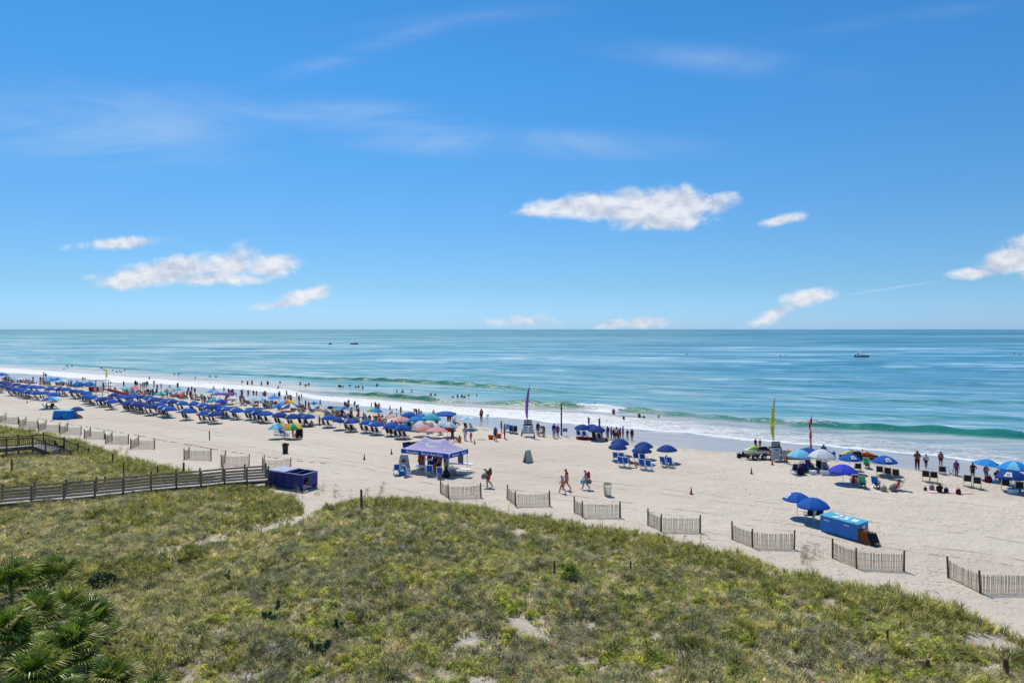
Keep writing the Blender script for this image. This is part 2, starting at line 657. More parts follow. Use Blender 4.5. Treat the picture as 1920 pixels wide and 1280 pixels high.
# scattered dark flecks: shell, weed, sticks
fl = q.maprange(q.noise(q.scale(sv, (0.55, 1, 1)), 3.2, 6.0, 0.75), 0.64, 0.72)
flm = q.maprange(q.noise(sv, 0.16, 2.0), 0.40, 0.68)
col = q.mix(q.math('MULTIPLY', q.math('MULTIPLY', fl, flm), 0.55), col, (0.17, 0.14, 0.11))
# tyre tracks along the shore: narrow wavy bands
sp = q.new('ShaderNodeSeparateXYZ')
q.l.new(sv, sp.inputs[0])
wob = q.math('MULTIPLY', q.math('SUBTRACT', q.noise(q.scale(sv, (1, 0.1, 1)), 0.045, 3.0), 0.5), 9.0)
trk = None
for s0, am in ((47.0, 1.0), (48.7, 1.0), (52.8, .7), (54.4, .7), (60.5, .5), (62.1, .5), (43.8, .6)):
    d_ = q.math('ABSOLUTE', q.math('SUBTRACT', q.math('ADD', sp.outputs[1], wob), s0 + 0.3))
    b_ = q.math('MULTIPLY', q.maprange(d_, 0.05, 0.28, 1.0, 0.0), am)
    trk = b_ if trk is None else q.math('MAXIMUM', trk, b_)
brk = q.maprange(q.noise(sv, 0.5, 4.0, 0.7), 0.42, 0.62)
trk = q.math('MULTIPLY', trk, brk)
dry = q.math('MULTIPLY', q.math('SUBTRACT', 1.0, wet), q.math('SUBTRACT', 1.0, veg))
trk = q.math('MULTIPLY', trk, dry)
col = q.mix(q.math('MULTIPLY', trk, 0.6), col, (0.30, 0.25, 0.20))
# shell line at the edge of the damp sand
we = q.math('MULTIPLY', q.maprange(wet, 0.0, 0.25), q.maprange(wet, 0.6, 0.3))
sh = q.math('MULTIPLY', we, q.maprange(q.noise(q.scale(sv, (0.6, 1, 1)), 1.5, 5.0, 0.7), 0.5, 0.62))
col = q.mix(q.math('MULTIPLY', sh, 0.8), col, (0.15, 0.12, 0.09))
# litter and thatch below the dune plants
dl = q.math('MULTIPLY', veg, q.maprange(q.noise(sv, 1.1, 8.0, 0.75), 0.40, 0.56))
col = q.mix(q.math('MULTIPLY', dl, 0.85), col, (0.20, 0.165, 0.095))
wetc = q.ramp(q.noise(q.scale(sv, (0.25, 1, 1)), 0.5, 4.0, 0.6), [(0.3, (0.37, 0.325, 0.275)), (0.7, (0.48, 0.42, 0.355))])
col = q.mix(wet, col, wetc)
q.l.new(col, pb.inputs['Base Color'])
q.l.new(q.maprange(wet, 0.35, 1.0, 0.95, 0.27), pb.inputs['Roughness'])
q.l.new(q.maprange(wet, 0.3, 1.0, 0.15, 0.42), pb.inputs['Specular IOR Level'])
pb.inputs['IOR'].default_value = 1.5
q.l.new(q.math('MULTIPLY', q.maprange(wet, 0.6, 1.0), 0.16), pb.inputs['Coat Weight'])
pb.inputs['Coat Roughness'].default_value = 0.1
pb.inputs['Coat IOR'].default_value = 1.6
foot = q.new('ShaderNodeTexVoronoi')
wsc = q.new('ShaderNodeVectorMath', operation='SCALE')
q.l.new(q.noise(sv, 1.3, 3.0, 0.6, out='Color'), wsc.inputs[0])
wsc.inputs['Scale'].default_value = 0.7
q.l.new(q.vmath('ADD', sv, wsc.outputs[0]), foot.inputs['Vector'])
foot.inputs['Scale'].default_value = 2.1
foot.inputs['Randomness'].default_value = 1.0
patchy = q.maprange(q.noise(sv, 0.22, 4.0, 0.6), 0.38, 0.62)
hgt = q.math('ADD', q.math('MULTIPLY', q.math('MULTIPLY', q.maprange(foot.outputs['Distance'], 0.0, 0.42), patchy), 0.55), q.math('MULTIPLY', fine, 0.9))
hgt = q.math('ADD', hgt, q.math('MULTIPLY', q.noise(sv, 0.7, 4.0, 0.6), 1.2))
hgt = q.math('SUBTRACT', hgt, q.math('MULTIPLY', trk, 0.6))
hgt = q.math('MULTIPLY', hgt, q.maprange(wet, 0.5, 0.0, 0.03, 1.0))
q.l.new(q.bump(hgt, 0.9, 0.20), pb.inputs['Normal'])
beach.data.materials.append(m)

# ------------------------------------------------------------------ sea
# breaking and swelling crests: table of (u, v), amplitude table by u, front and back width, foam amount by u
CRESTS = [
    ([(480, 727), (560, 730), (660, 737), (760, 743), (820, 750), (900, 753), (1000, 757), (1100, 761), (1200, 768), (1300, 777), (1400, 786), (1500, 793),
      (1600, 799), (1700, 804), (1800, 810), (1920, 818)],
     [(480, 0), (640, .25), (700, .7), (830, .7), (850, .25), (920, .35), (960, .9), (1040, .85), (1140, .65), (1300, .45), (1440, .55), (1520, .75), (1640, .75), (1920, .85)],
     1.1, 3.0,
     [(480, 0), (690, 0), (740, .1), (828, .12), (850, .55), (900, .5), (935, .2), (1000, .1), (1050, .5), (1090, .75), (1160, .95), (1185, .3), (1260, .2), (1330, .2), (1440, .45), (1480, .6), (1560, .55), (1620, .12), (1920, .05)]),
    ([(300, 697), (430, 700), (520, 703), (600, 708), (700, 711), (760, 714), (830, 718), (920, 723), (1000, 729), (1100, 736), (1200, 741)],
     [(300, 0), (430, .3), (600, .4), (720, .7), (880, .75), (1000, .4), (1200, 0)],
     1.3, 3.5,
     [(300, 0), (690, 0), (720, .35), (800, .5), (880, .45), (940, .3), (1000, 0), (1200, 0)]),
    ([(60, 681), (140, 683), (240, 690), (350, 696)], [(60, 0), (120, .35), (250, .35), (350, 0)], 1.5, 4, [(60, 0), (350, 0)]),
    ([(1150, 703), (1300, 708), (1450, 712), (1600, 715), (1750, 717), (1920, 718)], [(1150, 0), (1300, .4), (1500, .5), (1750, .3), (1920, .2)], 2.0, 6, [(1150, 0), (1920, 0)]),
    ([(1300, 738), (1450, 741), (1600, 747), (1750, 752), (1920, 756)], [(1300, 0), (1450, .3), (1600, .35), (1920, .4)], 1.8, 4.5, [(1300, 0), (1920, 0)]),
    ([(1500, 690), (1640, 691), (1780, 692), (1920, 694)], [(1500, 0), (1640, .45), (1780, .5), (1920, .5)], 2.2, 6, [(1500, 0), (1920, 0)]),
    ([(1350, 764), (1500, 768), (1650, 775), (1800, 780), (1920, 784)], [(1350, 0), (1500, .2), (1700, .25), (1920, .25)], 1.5, 4, [(1350, 0), (1920, 0)]),
]
CR = []
for pts, amp, fw, bw, fo in CRESTS:
    tt, ss, aa, ff = [], [], [], []
    for u, v in pts:
        p = P(u, v, WL + 0.3)
        t, s = ts(p.x, p.y)
        tt.append(t)
        ss.append(s)
    us = [a_[0] for a_ in pts]
    # finer sampling along the crest for amplitude and foam
    uu = np.linspace(us[0], us[-1], 60)
    vv = np.interp(uu, us, [a_[1] for a_ in pts])
    tt, ss = [], []
    for u, v in zip(uu, vv):
        p = P(u, v, WL + 0.3)
        t, s = ts(p.x, p.y)
        tt.append(t)
        ss.append(s)
    aa = np.interp(uu, [a_[0] for a_ in amp], [a_[1] for a_ in amp])
    ff = np.interp(uu, [a_[0] for a_ in fo], [a_[1] for a_ in fo])
    o_ = np.argsort(tt)
    CR.append((np.array(tt)[o_], np.array(ss)[o_], aa[o_], ff[o_], fw, bw))

Ts = axis(-70, 230, 0.7, -60000, 60000, 1.45)
Ss = axis(68, 150, 0.34, 67.8, 60000, 1.12)
TT, SS = np.meshgrid(Ts, Ss, indexing='ij')
XX = -CT * TT + ST * SS
YY = ST * TT + CT * SS
B_ = cval(SWSH, TT)
C_ = cval(FOAM, TT)
rng = np.random.RandomState(3)
wob = 0.7 * np.sin(TT * 0.19 + 1.3) + 0.45 * np.sin(TT * 0.47 + 0.4) + 0.25 * np.sin(TT * 1.1)
ZZ = np.full(TT.shape, WL)
off = np.clip((SS - C_) / 60.0, 0, 1)
far = np.clip(1 - (SS - 200) / 600.0, 0, 1)
for lam, am, an, ph in ((9.0, .045, 2, 0.3), (14.0, .07, -5, 1.7), (5.5, .03, 9, 2.9), (23.0, .11, 4, 4.2), (3.6, .02, -14, 5.1)):
    k = 2 * PI / lam
    an = R(an)
    ph2 = k * (SS * math.cos(an) + TT * math.sin(an)) + ph + 1.1 * np.sin(TT * 0.033 + lam)
    ZZ += 1.9 * am * off * far * ((0.5 + 0.5 * np.sin(ph2)) ** 1.8 * 2 - 0.8) * (0.5 + 0.5 * np.sin(TT * 0.05 + SS * 0.03 + ph))
foam = np.zeros(TT.shape)
face = np.zeros(TT.shape)
for tt, ss, aa, ff, fw, bw in CR:
    ins = (TT > tt[0]) & (TT < tt[-1])
    sc_ = np.interp(TT, tt, ss) + 0.25 * np.sin(TT * 0.6) + 0.3 * np.sin(TT * 0.23 + 2)
    A = np.interp(TT, tt, aa) * ins
    A = A * 1.25 * (0.85 + 0.15 * np.sin(TT * 0.9))
    Fm = np.interp(TT, tt, ff) * ins
    d = SS - sc_
    prof = np.where(d < 0, np.exp(-(d / fw) ** 2), np.exp(-(d / bw) ** 2))
    ZZ += A * prof
    face = np.maximum(face, np.clip(A * 1.4, 0, 1) * np.where(d < 0.1, np.exp(-((d + 0.7) / 1.2) ** 2), np.exp(-((d + 0.3) / 0.6) ** 2)))
    # foam cap on the crest and down the face
    foam = np.maximum(foam, np.clip(Fm, 0, 1) * np.exp(-(np.clip(np.abs(d + 0.35) - 0.25, 0, 99) / 0.55) ** 2))
    thick = np.clip((Fm - 0.6) * 3, 0, 1)
    foam = np.maximum(foam, thick * np.exp(-(np.clip(np.abs(d + 2.2) - 1.8, 0, 99) / 0.7) ** 2))
# surf zone between swash edge and outer foam line
inner = np.clip((SS - (B_ + wob)) / 1.0, 0, 1)
w_ = np.clip((SS - B_) / np.maximum(C_ - B_, 1), 0, 2)
band = inner * np.clip((1.15 - w_) / 0.35, 0, 1)
foam = np.maximum(foam, band * (0.98 - smooth(0.8, 2.2, SS - B_ - wob) * (0.13 + 0.22 * smooth(70, 5, TT)) - 0.12 * np.clip(w_, 0, 1)))
lace = np.exp(-((w_ - 1.25) / 0.5) ** 2) * 0.42
foam = np.maximum(foam, lace * (SS > B_))
ZZ = np.where(SS < B_ + wob - 0.4, WL - 0.12, ZZ)
ZZ += 0.05 * band
depth = np.clip((SS - C_) / 45.0, 0, 1)
nt, ns = TT.shape
verts = np.stack([XX, YY, ZZ], -1).reshape(-1, 3)
uv = np.stack([TT, SS], -1).reshape(-1, 2)
sea = finish_grid('sea', nt, ns, verts, uv, {'foam': foam.ravel(), 'face': face.ravel(), 'depth': depth.ravel()})
structure(sea, 'turquoise sea with small breaking waves')
m = bpy.data.materials.new('sea_water')
m.use_nodes = True
q = NT(m.node_tree)
pb = q.n['Principled BSDF']
sv = q.new('ShaderNodeAttribute', attribute_name='shore').outputs['Vector']
fo = q.new('ShaderNodeAttribute', attribute_name='foam').outputs['Fac']
fa = q.new('ShaderNodeAttribute', attribute_name='face').outputs['Fac']
de = q.new('ShaderNodeAttribute', attribute_name='depth').outputs['Fac']
sp = q.new('ShaderNodeSeparateXYZ')
q.l.new(sv, sp.inputs[0])
dist = q.math('MAXIMUM', sp.outputs[1], 40.0)
logd = q.math('LOGARITHM', dist, 10.0)          # 1.9 near the shore, 4 far out
gx = q.new('ShaderNodeNewGeometry')
wp = gx.outputs['Position']
# long streaks, slick reflections painted into the colour: scale grows with distance (log coordinates keep slicks visible far out)
s1 = q.noise(q.scale(wp, (0.0050, 0.022, 1)), 1.0, 10.0, 0.70, 1.4)
s2 = q.noise(q.scale(wp, (0.0012, 0.0080, 1)), 1.0, 11.0, 0.72, 1.2)
s3 = q.noise(q.scale(sv, (0.022, 0.15, 1)), 1.0, 10.0, 0.70, 0.5)
s4 = q.noise(q.scale(sv, (0.09, 0.55, 1)), 1.0, 5.0, 0.6, 0.2)
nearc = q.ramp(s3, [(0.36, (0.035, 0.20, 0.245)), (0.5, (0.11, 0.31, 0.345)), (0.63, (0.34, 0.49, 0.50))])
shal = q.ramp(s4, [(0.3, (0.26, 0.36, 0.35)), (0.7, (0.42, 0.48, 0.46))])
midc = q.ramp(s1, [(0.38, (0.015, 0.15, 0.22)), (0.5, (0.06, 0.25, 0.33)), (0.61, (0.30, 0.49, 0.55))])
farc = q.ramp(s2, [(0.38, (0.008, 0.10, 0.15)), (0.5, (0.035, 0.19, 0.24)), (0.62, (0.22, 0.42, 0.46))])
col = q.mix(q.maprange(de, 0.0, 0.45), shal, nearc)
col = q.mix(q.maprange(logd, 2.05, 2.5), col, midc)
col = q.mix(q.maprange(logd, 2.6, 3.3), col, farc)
xr = q.new('ShaderNodeSeparateXYZ')
q.l.new(wp, xr.inputs[0])
# bluer water towards the right-hand side of the bay, greener towards the left
ratio = q.math('DIVIDE', xr.outputs[0], q.math('MAXIMUM', xr.outputs[1], 10.0))
rr_ = q.maprange(ratio, -0.6, 0.7)
hue = q.mix(rr_, (1.75, 1.24, 1.02), (1.02, 1.00, 1.10))
col = q.mix(1.0, col, hue, 'MULTIPLY')
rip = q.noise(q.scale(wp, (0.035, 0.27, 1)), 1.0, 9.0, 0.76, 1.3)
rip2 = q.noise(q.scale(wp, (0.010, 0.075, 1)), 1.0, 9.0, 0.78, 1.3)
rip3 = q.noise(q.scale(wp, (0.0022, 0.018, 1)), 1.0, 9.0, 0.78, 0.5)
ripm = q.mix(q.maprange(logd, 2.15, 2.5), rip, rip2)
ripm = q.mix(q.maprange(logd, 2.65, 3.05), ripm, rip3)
col = q.mix(1.0, col, q.ramp(ripm, [(0.36, (0.50, 0.62, 0.68)), (0.5, (1.0, 1.0, 1.0)), (0.64, (2.0, 1.62, 1.42))]), 'MULTIPLY')  # light and dark of ripple crests and troughs painted into the colour
grn = q.mix(rr_, (0.02, 0.135, 0.05), (0.025, 0.215, 0.185))
col = q.mix(q.math('MULTIPLY', fa, 1.25, clamp=True), col, grn)
# foam
fn = q.noise(q.scale(sv, (0.40, 1.1, 1)), 1.3, 10.0, 0.75, 0.9)
fn2 = q.noise(q.scale(sv, (0.5, 1.1, 1)), 4.0, 6.0, 0.7, 0.3)
fmix = q.math('ADD', q.math('MULTIPLY', fn, 0.65), q.math('MULTIPLY', fn2, 0.35))
th = q.math('SUBTRACT', 1.0, fo)
fm = q.maprange(q.math('SUBTRACT', fmix, q.math('ADD', q.math('MULTIPLY', th, 0.46), 0.285)), -0.02, 0.10)
fm = q.math('MULTIPLY', fm, q.maprange(fo, 0.02, 0.12))
# sparse whitecap glints offshore
gl = q.maprange(q.noise(q.scale(wp, (0.10, 0.5, 1)), 1.0, 6.0, 0.8), 0.735, 0.78)
fm = q.math('MAXIMUM', fm, q.math('MULTIPLY', gl, 0.25))
fcol = q.ramp(fn2, [(0.3, (0.56, 0.58, 0.59)), (0.65, (0.84, 0.84, 0.83))])
col = q.mix(fm, col, fcol)
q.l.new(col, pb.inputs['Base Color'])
rg = q.math('MAXIMUM', q.maprange(fm, 0.0, 0.5, 0.0, 0.7), q.maprange(logd, 1.9, 2.8, 0.20, 0.36))
q.l.new(rg, pb.inputs['Roughness'])
q.l.new(q.math('MULTIPLY', q.math('SUBTRACT', 1.0, q.math('MULTIPLY', fa, 0.6)), 0.42), pb.inputs['Specular IOR Level'])
pb.inputs['IOR'].default_value = 1.33
b1 = q.noise(q.scale(wp, (0.35, 0.9, 1)), 1.0, 6.0, 0.62)
b2 = q.noise(q.scale(wp, (0.05, 0.16, 1)), 1.0, 6.0, 0.6)
b3 = q.noise(q.scale(sv, (0.10, 0.45, 1)), 1.0, 5.0, 0.6, 0.3)
hn = q.math('ADD', q.math('MULTIPLY', b1, 0.65), q.math('MULTIPLY', b3, 0.9))
hn = q.math('ADD', hn, q.math('MULTIPLY', q.math('MULTIPLY', b2, 3.0), q.maprange(logd, 2.1, 2.9)))
hn = q.math('ADD', hn, q.math('MULTIPLY', fm, 0.25))
q.l.new(q.bump(hn, 0.65, 0.55), pb.inputs['Normal'])
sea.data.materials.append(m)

# ------------------------------------------------------------------ dune vegetation
def leaf_mat(name, stops, patch, transl=0.45, rough=0.6):
    m_ = bpy.data.materials.new(name)
    m_.use_nodes = True
    q_ = NT(m_.node_tree)
    pb_ = q_.n['Principled BSDF']
    oi = q_.new('ShaderNodeObjectInfo')
    gn = q_.new('ShaderNodeNewGeometry')
    c0 = q_.ramp(oi.outputs['Random'], stops)
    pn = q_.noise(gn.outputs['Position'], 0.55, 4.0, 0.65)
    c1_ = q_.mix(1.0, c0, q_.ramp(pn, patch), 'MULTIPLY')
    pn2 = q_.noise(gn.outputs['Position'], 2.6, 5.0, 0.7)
    c2_ = q_.mix(1.0, c1_, q_.ramp(pn2, [(0.35, (0.34, 0.38, 0.38)), (0.5, (1.0, 1.0, 1.0)), (0.64, (2.1, 2.08, 2.0))]), 'MULTIPLY')  # dark gaps and bright highlights among the plants painted into the leaf colour
    q_.l.new(c2_, pb_.inputs['Base Color'])
    pb_.inputs['Roughness'].default_value = rough
    pb_.inputs['Specular IOR Level'].default_value = 0.35
    tr_ = q_.new('ShaderNodeBsdfTranslucent')
    q_.l.new(c2_, tr_.inputs[0])
    mx_ = q_.new('ShaderNodeMixShader')
    mx_.inputs[0].default_value = transl
    q_.l.new(pb_.outputs[0], mx_.inputs[1])
    q_.l.new(tr_.outputs[0], mx_.inputs[2])
    q_.l.new(mx_.outputs[0], q_.n['Material Output'].inputs[0])
    return m_


NEUT = [(0.3, (0.72, 0.76, 0.74)), (0.5, (1, 1, 1)), (0.7, (1.28, 1.22, 1.12))]
GRASSM = leaf_mat('dune_grass_leaf', [(0.0, (0.22, 0.23, 0.045)), (0.25, (0.38, 0.36, 0.12)), (0.5, (0.56, 0.49, 0.26)), (0.75, (0.33, 0.34, 0.07)), (1.0, (0.72, 0.62, 0.34))], NEUT)
GRASSG = leaf_mat('green_grass_leaf', [(0.0, (0.12, 0.165, 0.03)), (0.5, (0.33, 0.32, 0.055)), (1.0, (0.54, 0.48, 0.19))], NEUT)
SUCCM = leaf_mat('yellow_green_leaf', [(0.0, (0.34, 0.39, 0.045)), (0.5, (0.46, 0.47, 0.06)), (0.85, (0.24, 0.33, 0.05)), (1.0, (0.38, 0.30, 0.05))], NEUT)
TWIGM = leaf_mat('dry_twig', [(0.0, (0.24, 0.19, 0.14)), (0.5, (0.42, 0.36, 0.28)), (1.0, (0.12, 0.11, 0.08))], NEUT, 0.1)
SAGEM = leaf_mat('grey_green_leaf', [(0.0, (0.24, 0.27, 0.12)), (0.5, (0.38, 0.40, 0.20)), (1.0, (0.13, 0.17, 0.06))], NEUT, 0.25)
OATM = leaf_mat('sea_oat_head', [(0.0, (0.20, 0.14, 0.08)), (1.0, (0.36, 0.28, 0.17))], NEUT, 0.1)
FLOWM = leaf_mat('blanket_flower_petal', [(0.0, (0.55, 0.05, 0.02)), (0.6, (0.65, 0.17, 0.02)), (1.0, (0.7, 0.38, 0.03))], NEUT, 0.2)


def blade(mb, base, az, h, lean, wdt, seg=3, mi=0, droop=1.0):
    """one arching grass blade, a strip of quads that narrows to a point"""
    d = Vector((math.cos(az), math.sin(az), 0))
    side = Vector((-d.y, d.x, 0))
    pts = []
    for k in range(seg + 1):
        a = k / seg
        r_ = lean * (a ** 1.6)
        z = h * (a - 0.30 * droop * a * a * a)
        pts.append(Vector(base) + d * r_ + Vector((0, 0, z)))
    vs, fs = [], []
    for k in range(seg):
        w_2 = wdt * (1 - k / seg) ** 0.7 / 2
        vs += [pts[k] - side * w_2, pts[k] + side * w_2]
    vs.append(pts[seg])
    for k in range(seg - 1):
        fs.append((2 * k, 2 * k + 1, 2 * k + 3, 2 * k + 2))
    fs.append((2 * seg - 2, 2 * seg - 1, 2 * seg))
    mb.add(vs, fs, mi)


def tuft(name, n, h, spread, lean, wdt, mt, seg=3, seed=0):
    r_ = random.Random(seed)
    mb = MB()
    for _ in range(n):
        a = r_.uniform(0, 2 * PI)
        rr = spread * math.sqrt(r_.random())
        hh = h * r_.uniform(0.45, 1.0)
        blade(mb, (rr * math.cos(a), rr * math.sin(a), -0.05), a + r_.uniform(-1.1, 1.1), hh, lean * r_.uniform(0.3, 1.1), wdt * r_.uniform(0.7, 1.3), seg)
    return mb.mesh(name, mt)


def leafy(name, n, rad, h, ls, mt, seed=0, twigs=0, tm=None, flat=0.6):
    r_ = random.Random(seed)
    mb = MB()
    for _ in range(n):
        a = r_.uniform(0, 2 * PI)
        e = r_.uniform(0, 1)
        rr = rad * math.sqrt(r_.random())
        z = h * (1 - (rr / rad) ** 2) * r_.uniform(0.35, 1.0) + 0.02
        c = Vector((rr * math.cos(a), rr * math.sin(a), z))
        rot = Euler((r_.uniform(-flat, flat), r_.uniform(-flat, flat), r_.uniform(0, 6.3))).to_matrix()
        s_ = ls * r_.uniform(0.6, 1.3)
        mb.add([c + rot @ Vector((-s_, 0, 0)), c + rot @ Vector((0, -s_ * .45, s_ * .1)), c + rot @ Vector((s_, 0, -s_ * .1)), c + rot @ Vector((0, s_ * .45, s_ * .1))], [(0, 1, 2, 3)], 0)
    for _ in range(twigs):
        a = r_.uniform(0, 2 * PI)
        blade(mb, (0.3 * rad * math.cos(a), 0.3 * rad * math.sin(a), 0), a + r_.uniform(-.6, .6), h * r_.uniform(.7, 1.3), rad * r_.uniform(.5, 1.1), 0.016, 2, 1 if tm else 0, 0.3)
    return mb.mesh(name, [mt, tm] if tm else mt)


def oat(name, n, seed):
    r_ = random.Random(seed)
    mb = MB()
    for _ in range(n):
        a = r_.uniform(0, 2 * PI)
        rr = 0.25 * r_.random()
        b = Vector((rr * math.cos(a), rr * math.sin(a), 0))
        az = r_.uniform(-0.9, 0.9) + 0.3
        d = Vector((math.cos(az), math.sin(az), 0))
        h = r_.uniform(0.5, 0.85)
        top = b + d * 0.16 * h + Vector((0, 0, h))
        mb.tube(b, b + d * .05 * h + Vector((0, 0, h * .6)), 0.0045, 0, 3)
        mb.tube(b + d * .05 * h + Vector((0, 0, h * .6)), top, 0.005, 0, 3)
        tip = top + d * 0.2 + Vector((0, 0, -0.10))
        mb.tube(top, (top + tip) / 2 + Vector((0, 0, .03)), 00.010, 1, 4, 0.016)
        mb.tube((top + tip) / 2 + Vector((0, 0, .03)), tip, 0.016, 1, 4, 0.004)
    for _ in range(12):
        a = r_.uniform(0, 2 * PI)
        blade(mb, (0, 0, 0), a, r_.uniform(.3, .5), r_.uniform(.2, .4), 0.014, 3, 2)
    return mb.mesh(name, [TWIGM, OATM, GRASSG])


def scatter_group(name, meshes):
    """source meshes are instanced by geometry nodes; they are data only and not linked to the scene"""
    col_ = bpy.data.collections.new(name + '_sources')
    for i, me in enumerate(meshes):
        o = bpy.data.objects.new('%s_source_%02d' % (name, i), me)
        col_.objects.link(o)
    return col_


def gn_scatter(name, col_, pts, label):
    """pts: list of (x, y, z, rz, scale, index, tilt)"""
    me = bpy.data.meshes.new(name)
    me.from_pydata([p[:3] for p in pts], [], [])
    a = me.attributes.new('turn', 'FLOAT_VECTOR', 'POINT')
    a.data.foreach_set('vector', [c for p in pts for c in (p[6], 0.0, p[3])])
    a = me.attributes.new('size', 'FLOAT', 'POINT')
    a.data.foreach_set('value', [p[4] for p in pts])
    a = me.attributes.new('kind_index', 'INT', 'POINT')
    a.data.foreach_set('value', [p[5] for p in pts])
    o = bpy.data.objects.new(name, me)
    C.objects.link(o)
    ng = bpy.data.node_groups.new(name, 'GeometryNodeTree')
    ng.interface.new_socket('Geometry', in_out='INPUT', socket_type='NodeSocketGeometry')
    ng.interface.new_socket('Geometry', in_out='OUTPUT', socket_type='NodeSocketGeometry')
    gi = ng.nodes.new('NodeGroupInput')
    go = ng.nodes.new('NodeGroupOutput')
    ip = ng.nodes.new('GeometryNodeInstanceOnPoints')
    ci_ = ng.nodes.new('GeometryNodeCollectionInfo')
    ci_.inputs[0].default_value = col_
    ci_.inputs[1].default_value = True
    ci_.inputs[2].default_value = True
    ip.inputs['Pick Instance'].default_value = True
    L = ng.links.new

    def attr(nm, ty):
        nd = ng.nodes.new('GeometryNodeInputNamedAttribute')
        nd.data_type = ty
        nd.inputs[0].default_value = nm
        return nd.outputs[0]
    L(gi.outputs[0], ip.inputs['Points'])
    L(ci_.outputs[0], ip.inputs['Instance'])
    L(attr('kind_index', 'INT'), ip.inputs['Instance Index'])
    L(attr('turn', 'FLOAT_VECTOR'), ip.inputs['Rotation'])
    L(attr('size', 'FLOAT'), ip.inputs['Scale'])
    L(ip.outputs[0], go.inputs[0])
    md = o.modifiers.new('scatter', 'NODES')
    md.node_group = ng
    o['kind'] = 'stuff'
    o['label'] = label
    return o


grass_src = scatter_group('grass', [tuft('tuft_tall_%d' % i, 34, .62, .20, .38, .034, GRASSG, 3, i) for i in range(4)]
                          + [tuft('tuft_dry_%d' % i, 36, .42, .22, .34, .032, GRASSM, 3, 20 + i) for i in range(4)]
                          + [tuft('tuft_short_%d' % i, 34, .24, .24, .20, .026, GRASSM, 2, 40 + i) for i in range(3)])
shrub_src = scatter_group('shrub', [leafy('mound_%d' % i, 120, .30, .26, .055, SUCCM, i) for i in range(3)]
                          + [leafy('sage_%d' % i, 100, .38, .34, .048, SAGEM, 10 + i, 20, TWIGM, 1.2) for i in range(3)]
                          + [leafy('twigs_%d' % i, 20, .42, .30, .02, TWIGM, 30 + i, 60, TWIGM, 1.2) for i in range(2)])
oat_src = scatter_group('oats', [oat('oat_%d' % i, 4, i) for i in range(4)])


def seen(x, y, margin=2.0):
    return y > 17 and abs(x) < y * 0.76 + margin


grass_pts, shrub_pts, oat_pts, flower_pts = [], [], [], []
rr = random.Random(11)



def veg_here(x, y, t, s):
    d = float(cval(VEG, t)) - s
    edge = 1.3 * fbm(x, y, 3.0, 2.2) + 0.9 * fbm(x, y, 1.1, 7.7)
    if d + edge < 0:
        return 0.0
    if path_d(x, y) < 0.74 + 0.45 * fbm(x, y, 1.5, 4.0):
        return 0.0
    for p, r0 in BARE:
        dd = (x - p.x) ** 2 + (y - p.y) ** 2
        if dd < (.7 * r0 * (1 + .5 * fbm(x, y, .8, 1.0))) ** 2:
            return 0.06
    return min(1.0, 0.45 + (d + edge) * 0.4)


y = 18.0
while y < 104:
    step = 0.285 if y < 42 else (0.36 if y < 62 else 0.50)
    x = -y * 0.77 - 2
    while x < y * 0.77 + 2:
        jx, jy = x + rr.uniform(-.5, .5) * step * 1.3, y + rr.uniform(-.5, .5) * step * 1.3
        x += step
        t, s = ts(jx, jy)
        if s > 52 or s < -30:
            continue
        if float(cval(VEG, t)) - s < -2.2:
            continue
        k = veg_here(jx, jy, t, s)
        if k <= 0 or rr.random() > k:
            continue
        d = float(cval(VEG, t)) - s
        z = ground(jx, jy)
        zone = fbm(jx, jy, 5.0, 6.6)             # -1..1 patches
        z2 = fbm(jx, jy, 1.7, 9.1)
        inner_ = smooth(3.5, 7.0, d) * smooth(-17, -9, jx) * smooth(21, 25, jy)
        dens_ = 0.98 + 0.5 * z2
        if inner_ > 0.5:
            dens_ -= 0.22
        rz = rr.uniform(0, 6.28)
        big_ = 1.35 if y >= 62 else (1.1 if y > 42 else 1.0)
        if rr.random() < dens_:
            if d < 4.0 or (zone > 0.15 and rr.random() < .55):
                idx = rr.randrange(0, 4)
            elif rr.random() < 0.6:
                idx = rr.randrange(4, 8)
            else:
                idx = rr.randrange(8, 11)
            if inner_ > .5 and idx < 4 and rr.random() < .7:
                idx = rr.randrange(8, 11)
            grass_pts.append((jx, jy, z, rz, rr.uniform(.7, 1.45) * big_, idx, rr.uniform(-.15, .15)))
        pm = 0.10 + 0.22 * max(0, z2) + (0.26 if inner_ > .5 else 0.0)
        if rr.random() < pm:
            if fbm(jx, jy, 2.3, 4.4) > (0.02 if inner_ > .5 else .22):
                idx = rr.randrange(0, 3)
            elif rr.random() < .72:
                idx = rr.randrange(3, 6)
            else:
                idx = rr.randrange(6, 8)
            shrub_pts.append((jx, jy, z - .03, rz, rr.uniform(.5, 1.25) * big_, idx, rr.uniform(-.2, .2)))
        if inner_ > .5 and rr.random() < 0.012:
            flower_pts.append((jx, jy, z + rr.uniform(.12, .25), rz, rr.uniform(.35, .7), 0, rr.uniform(-.2, .2)))
    y += step
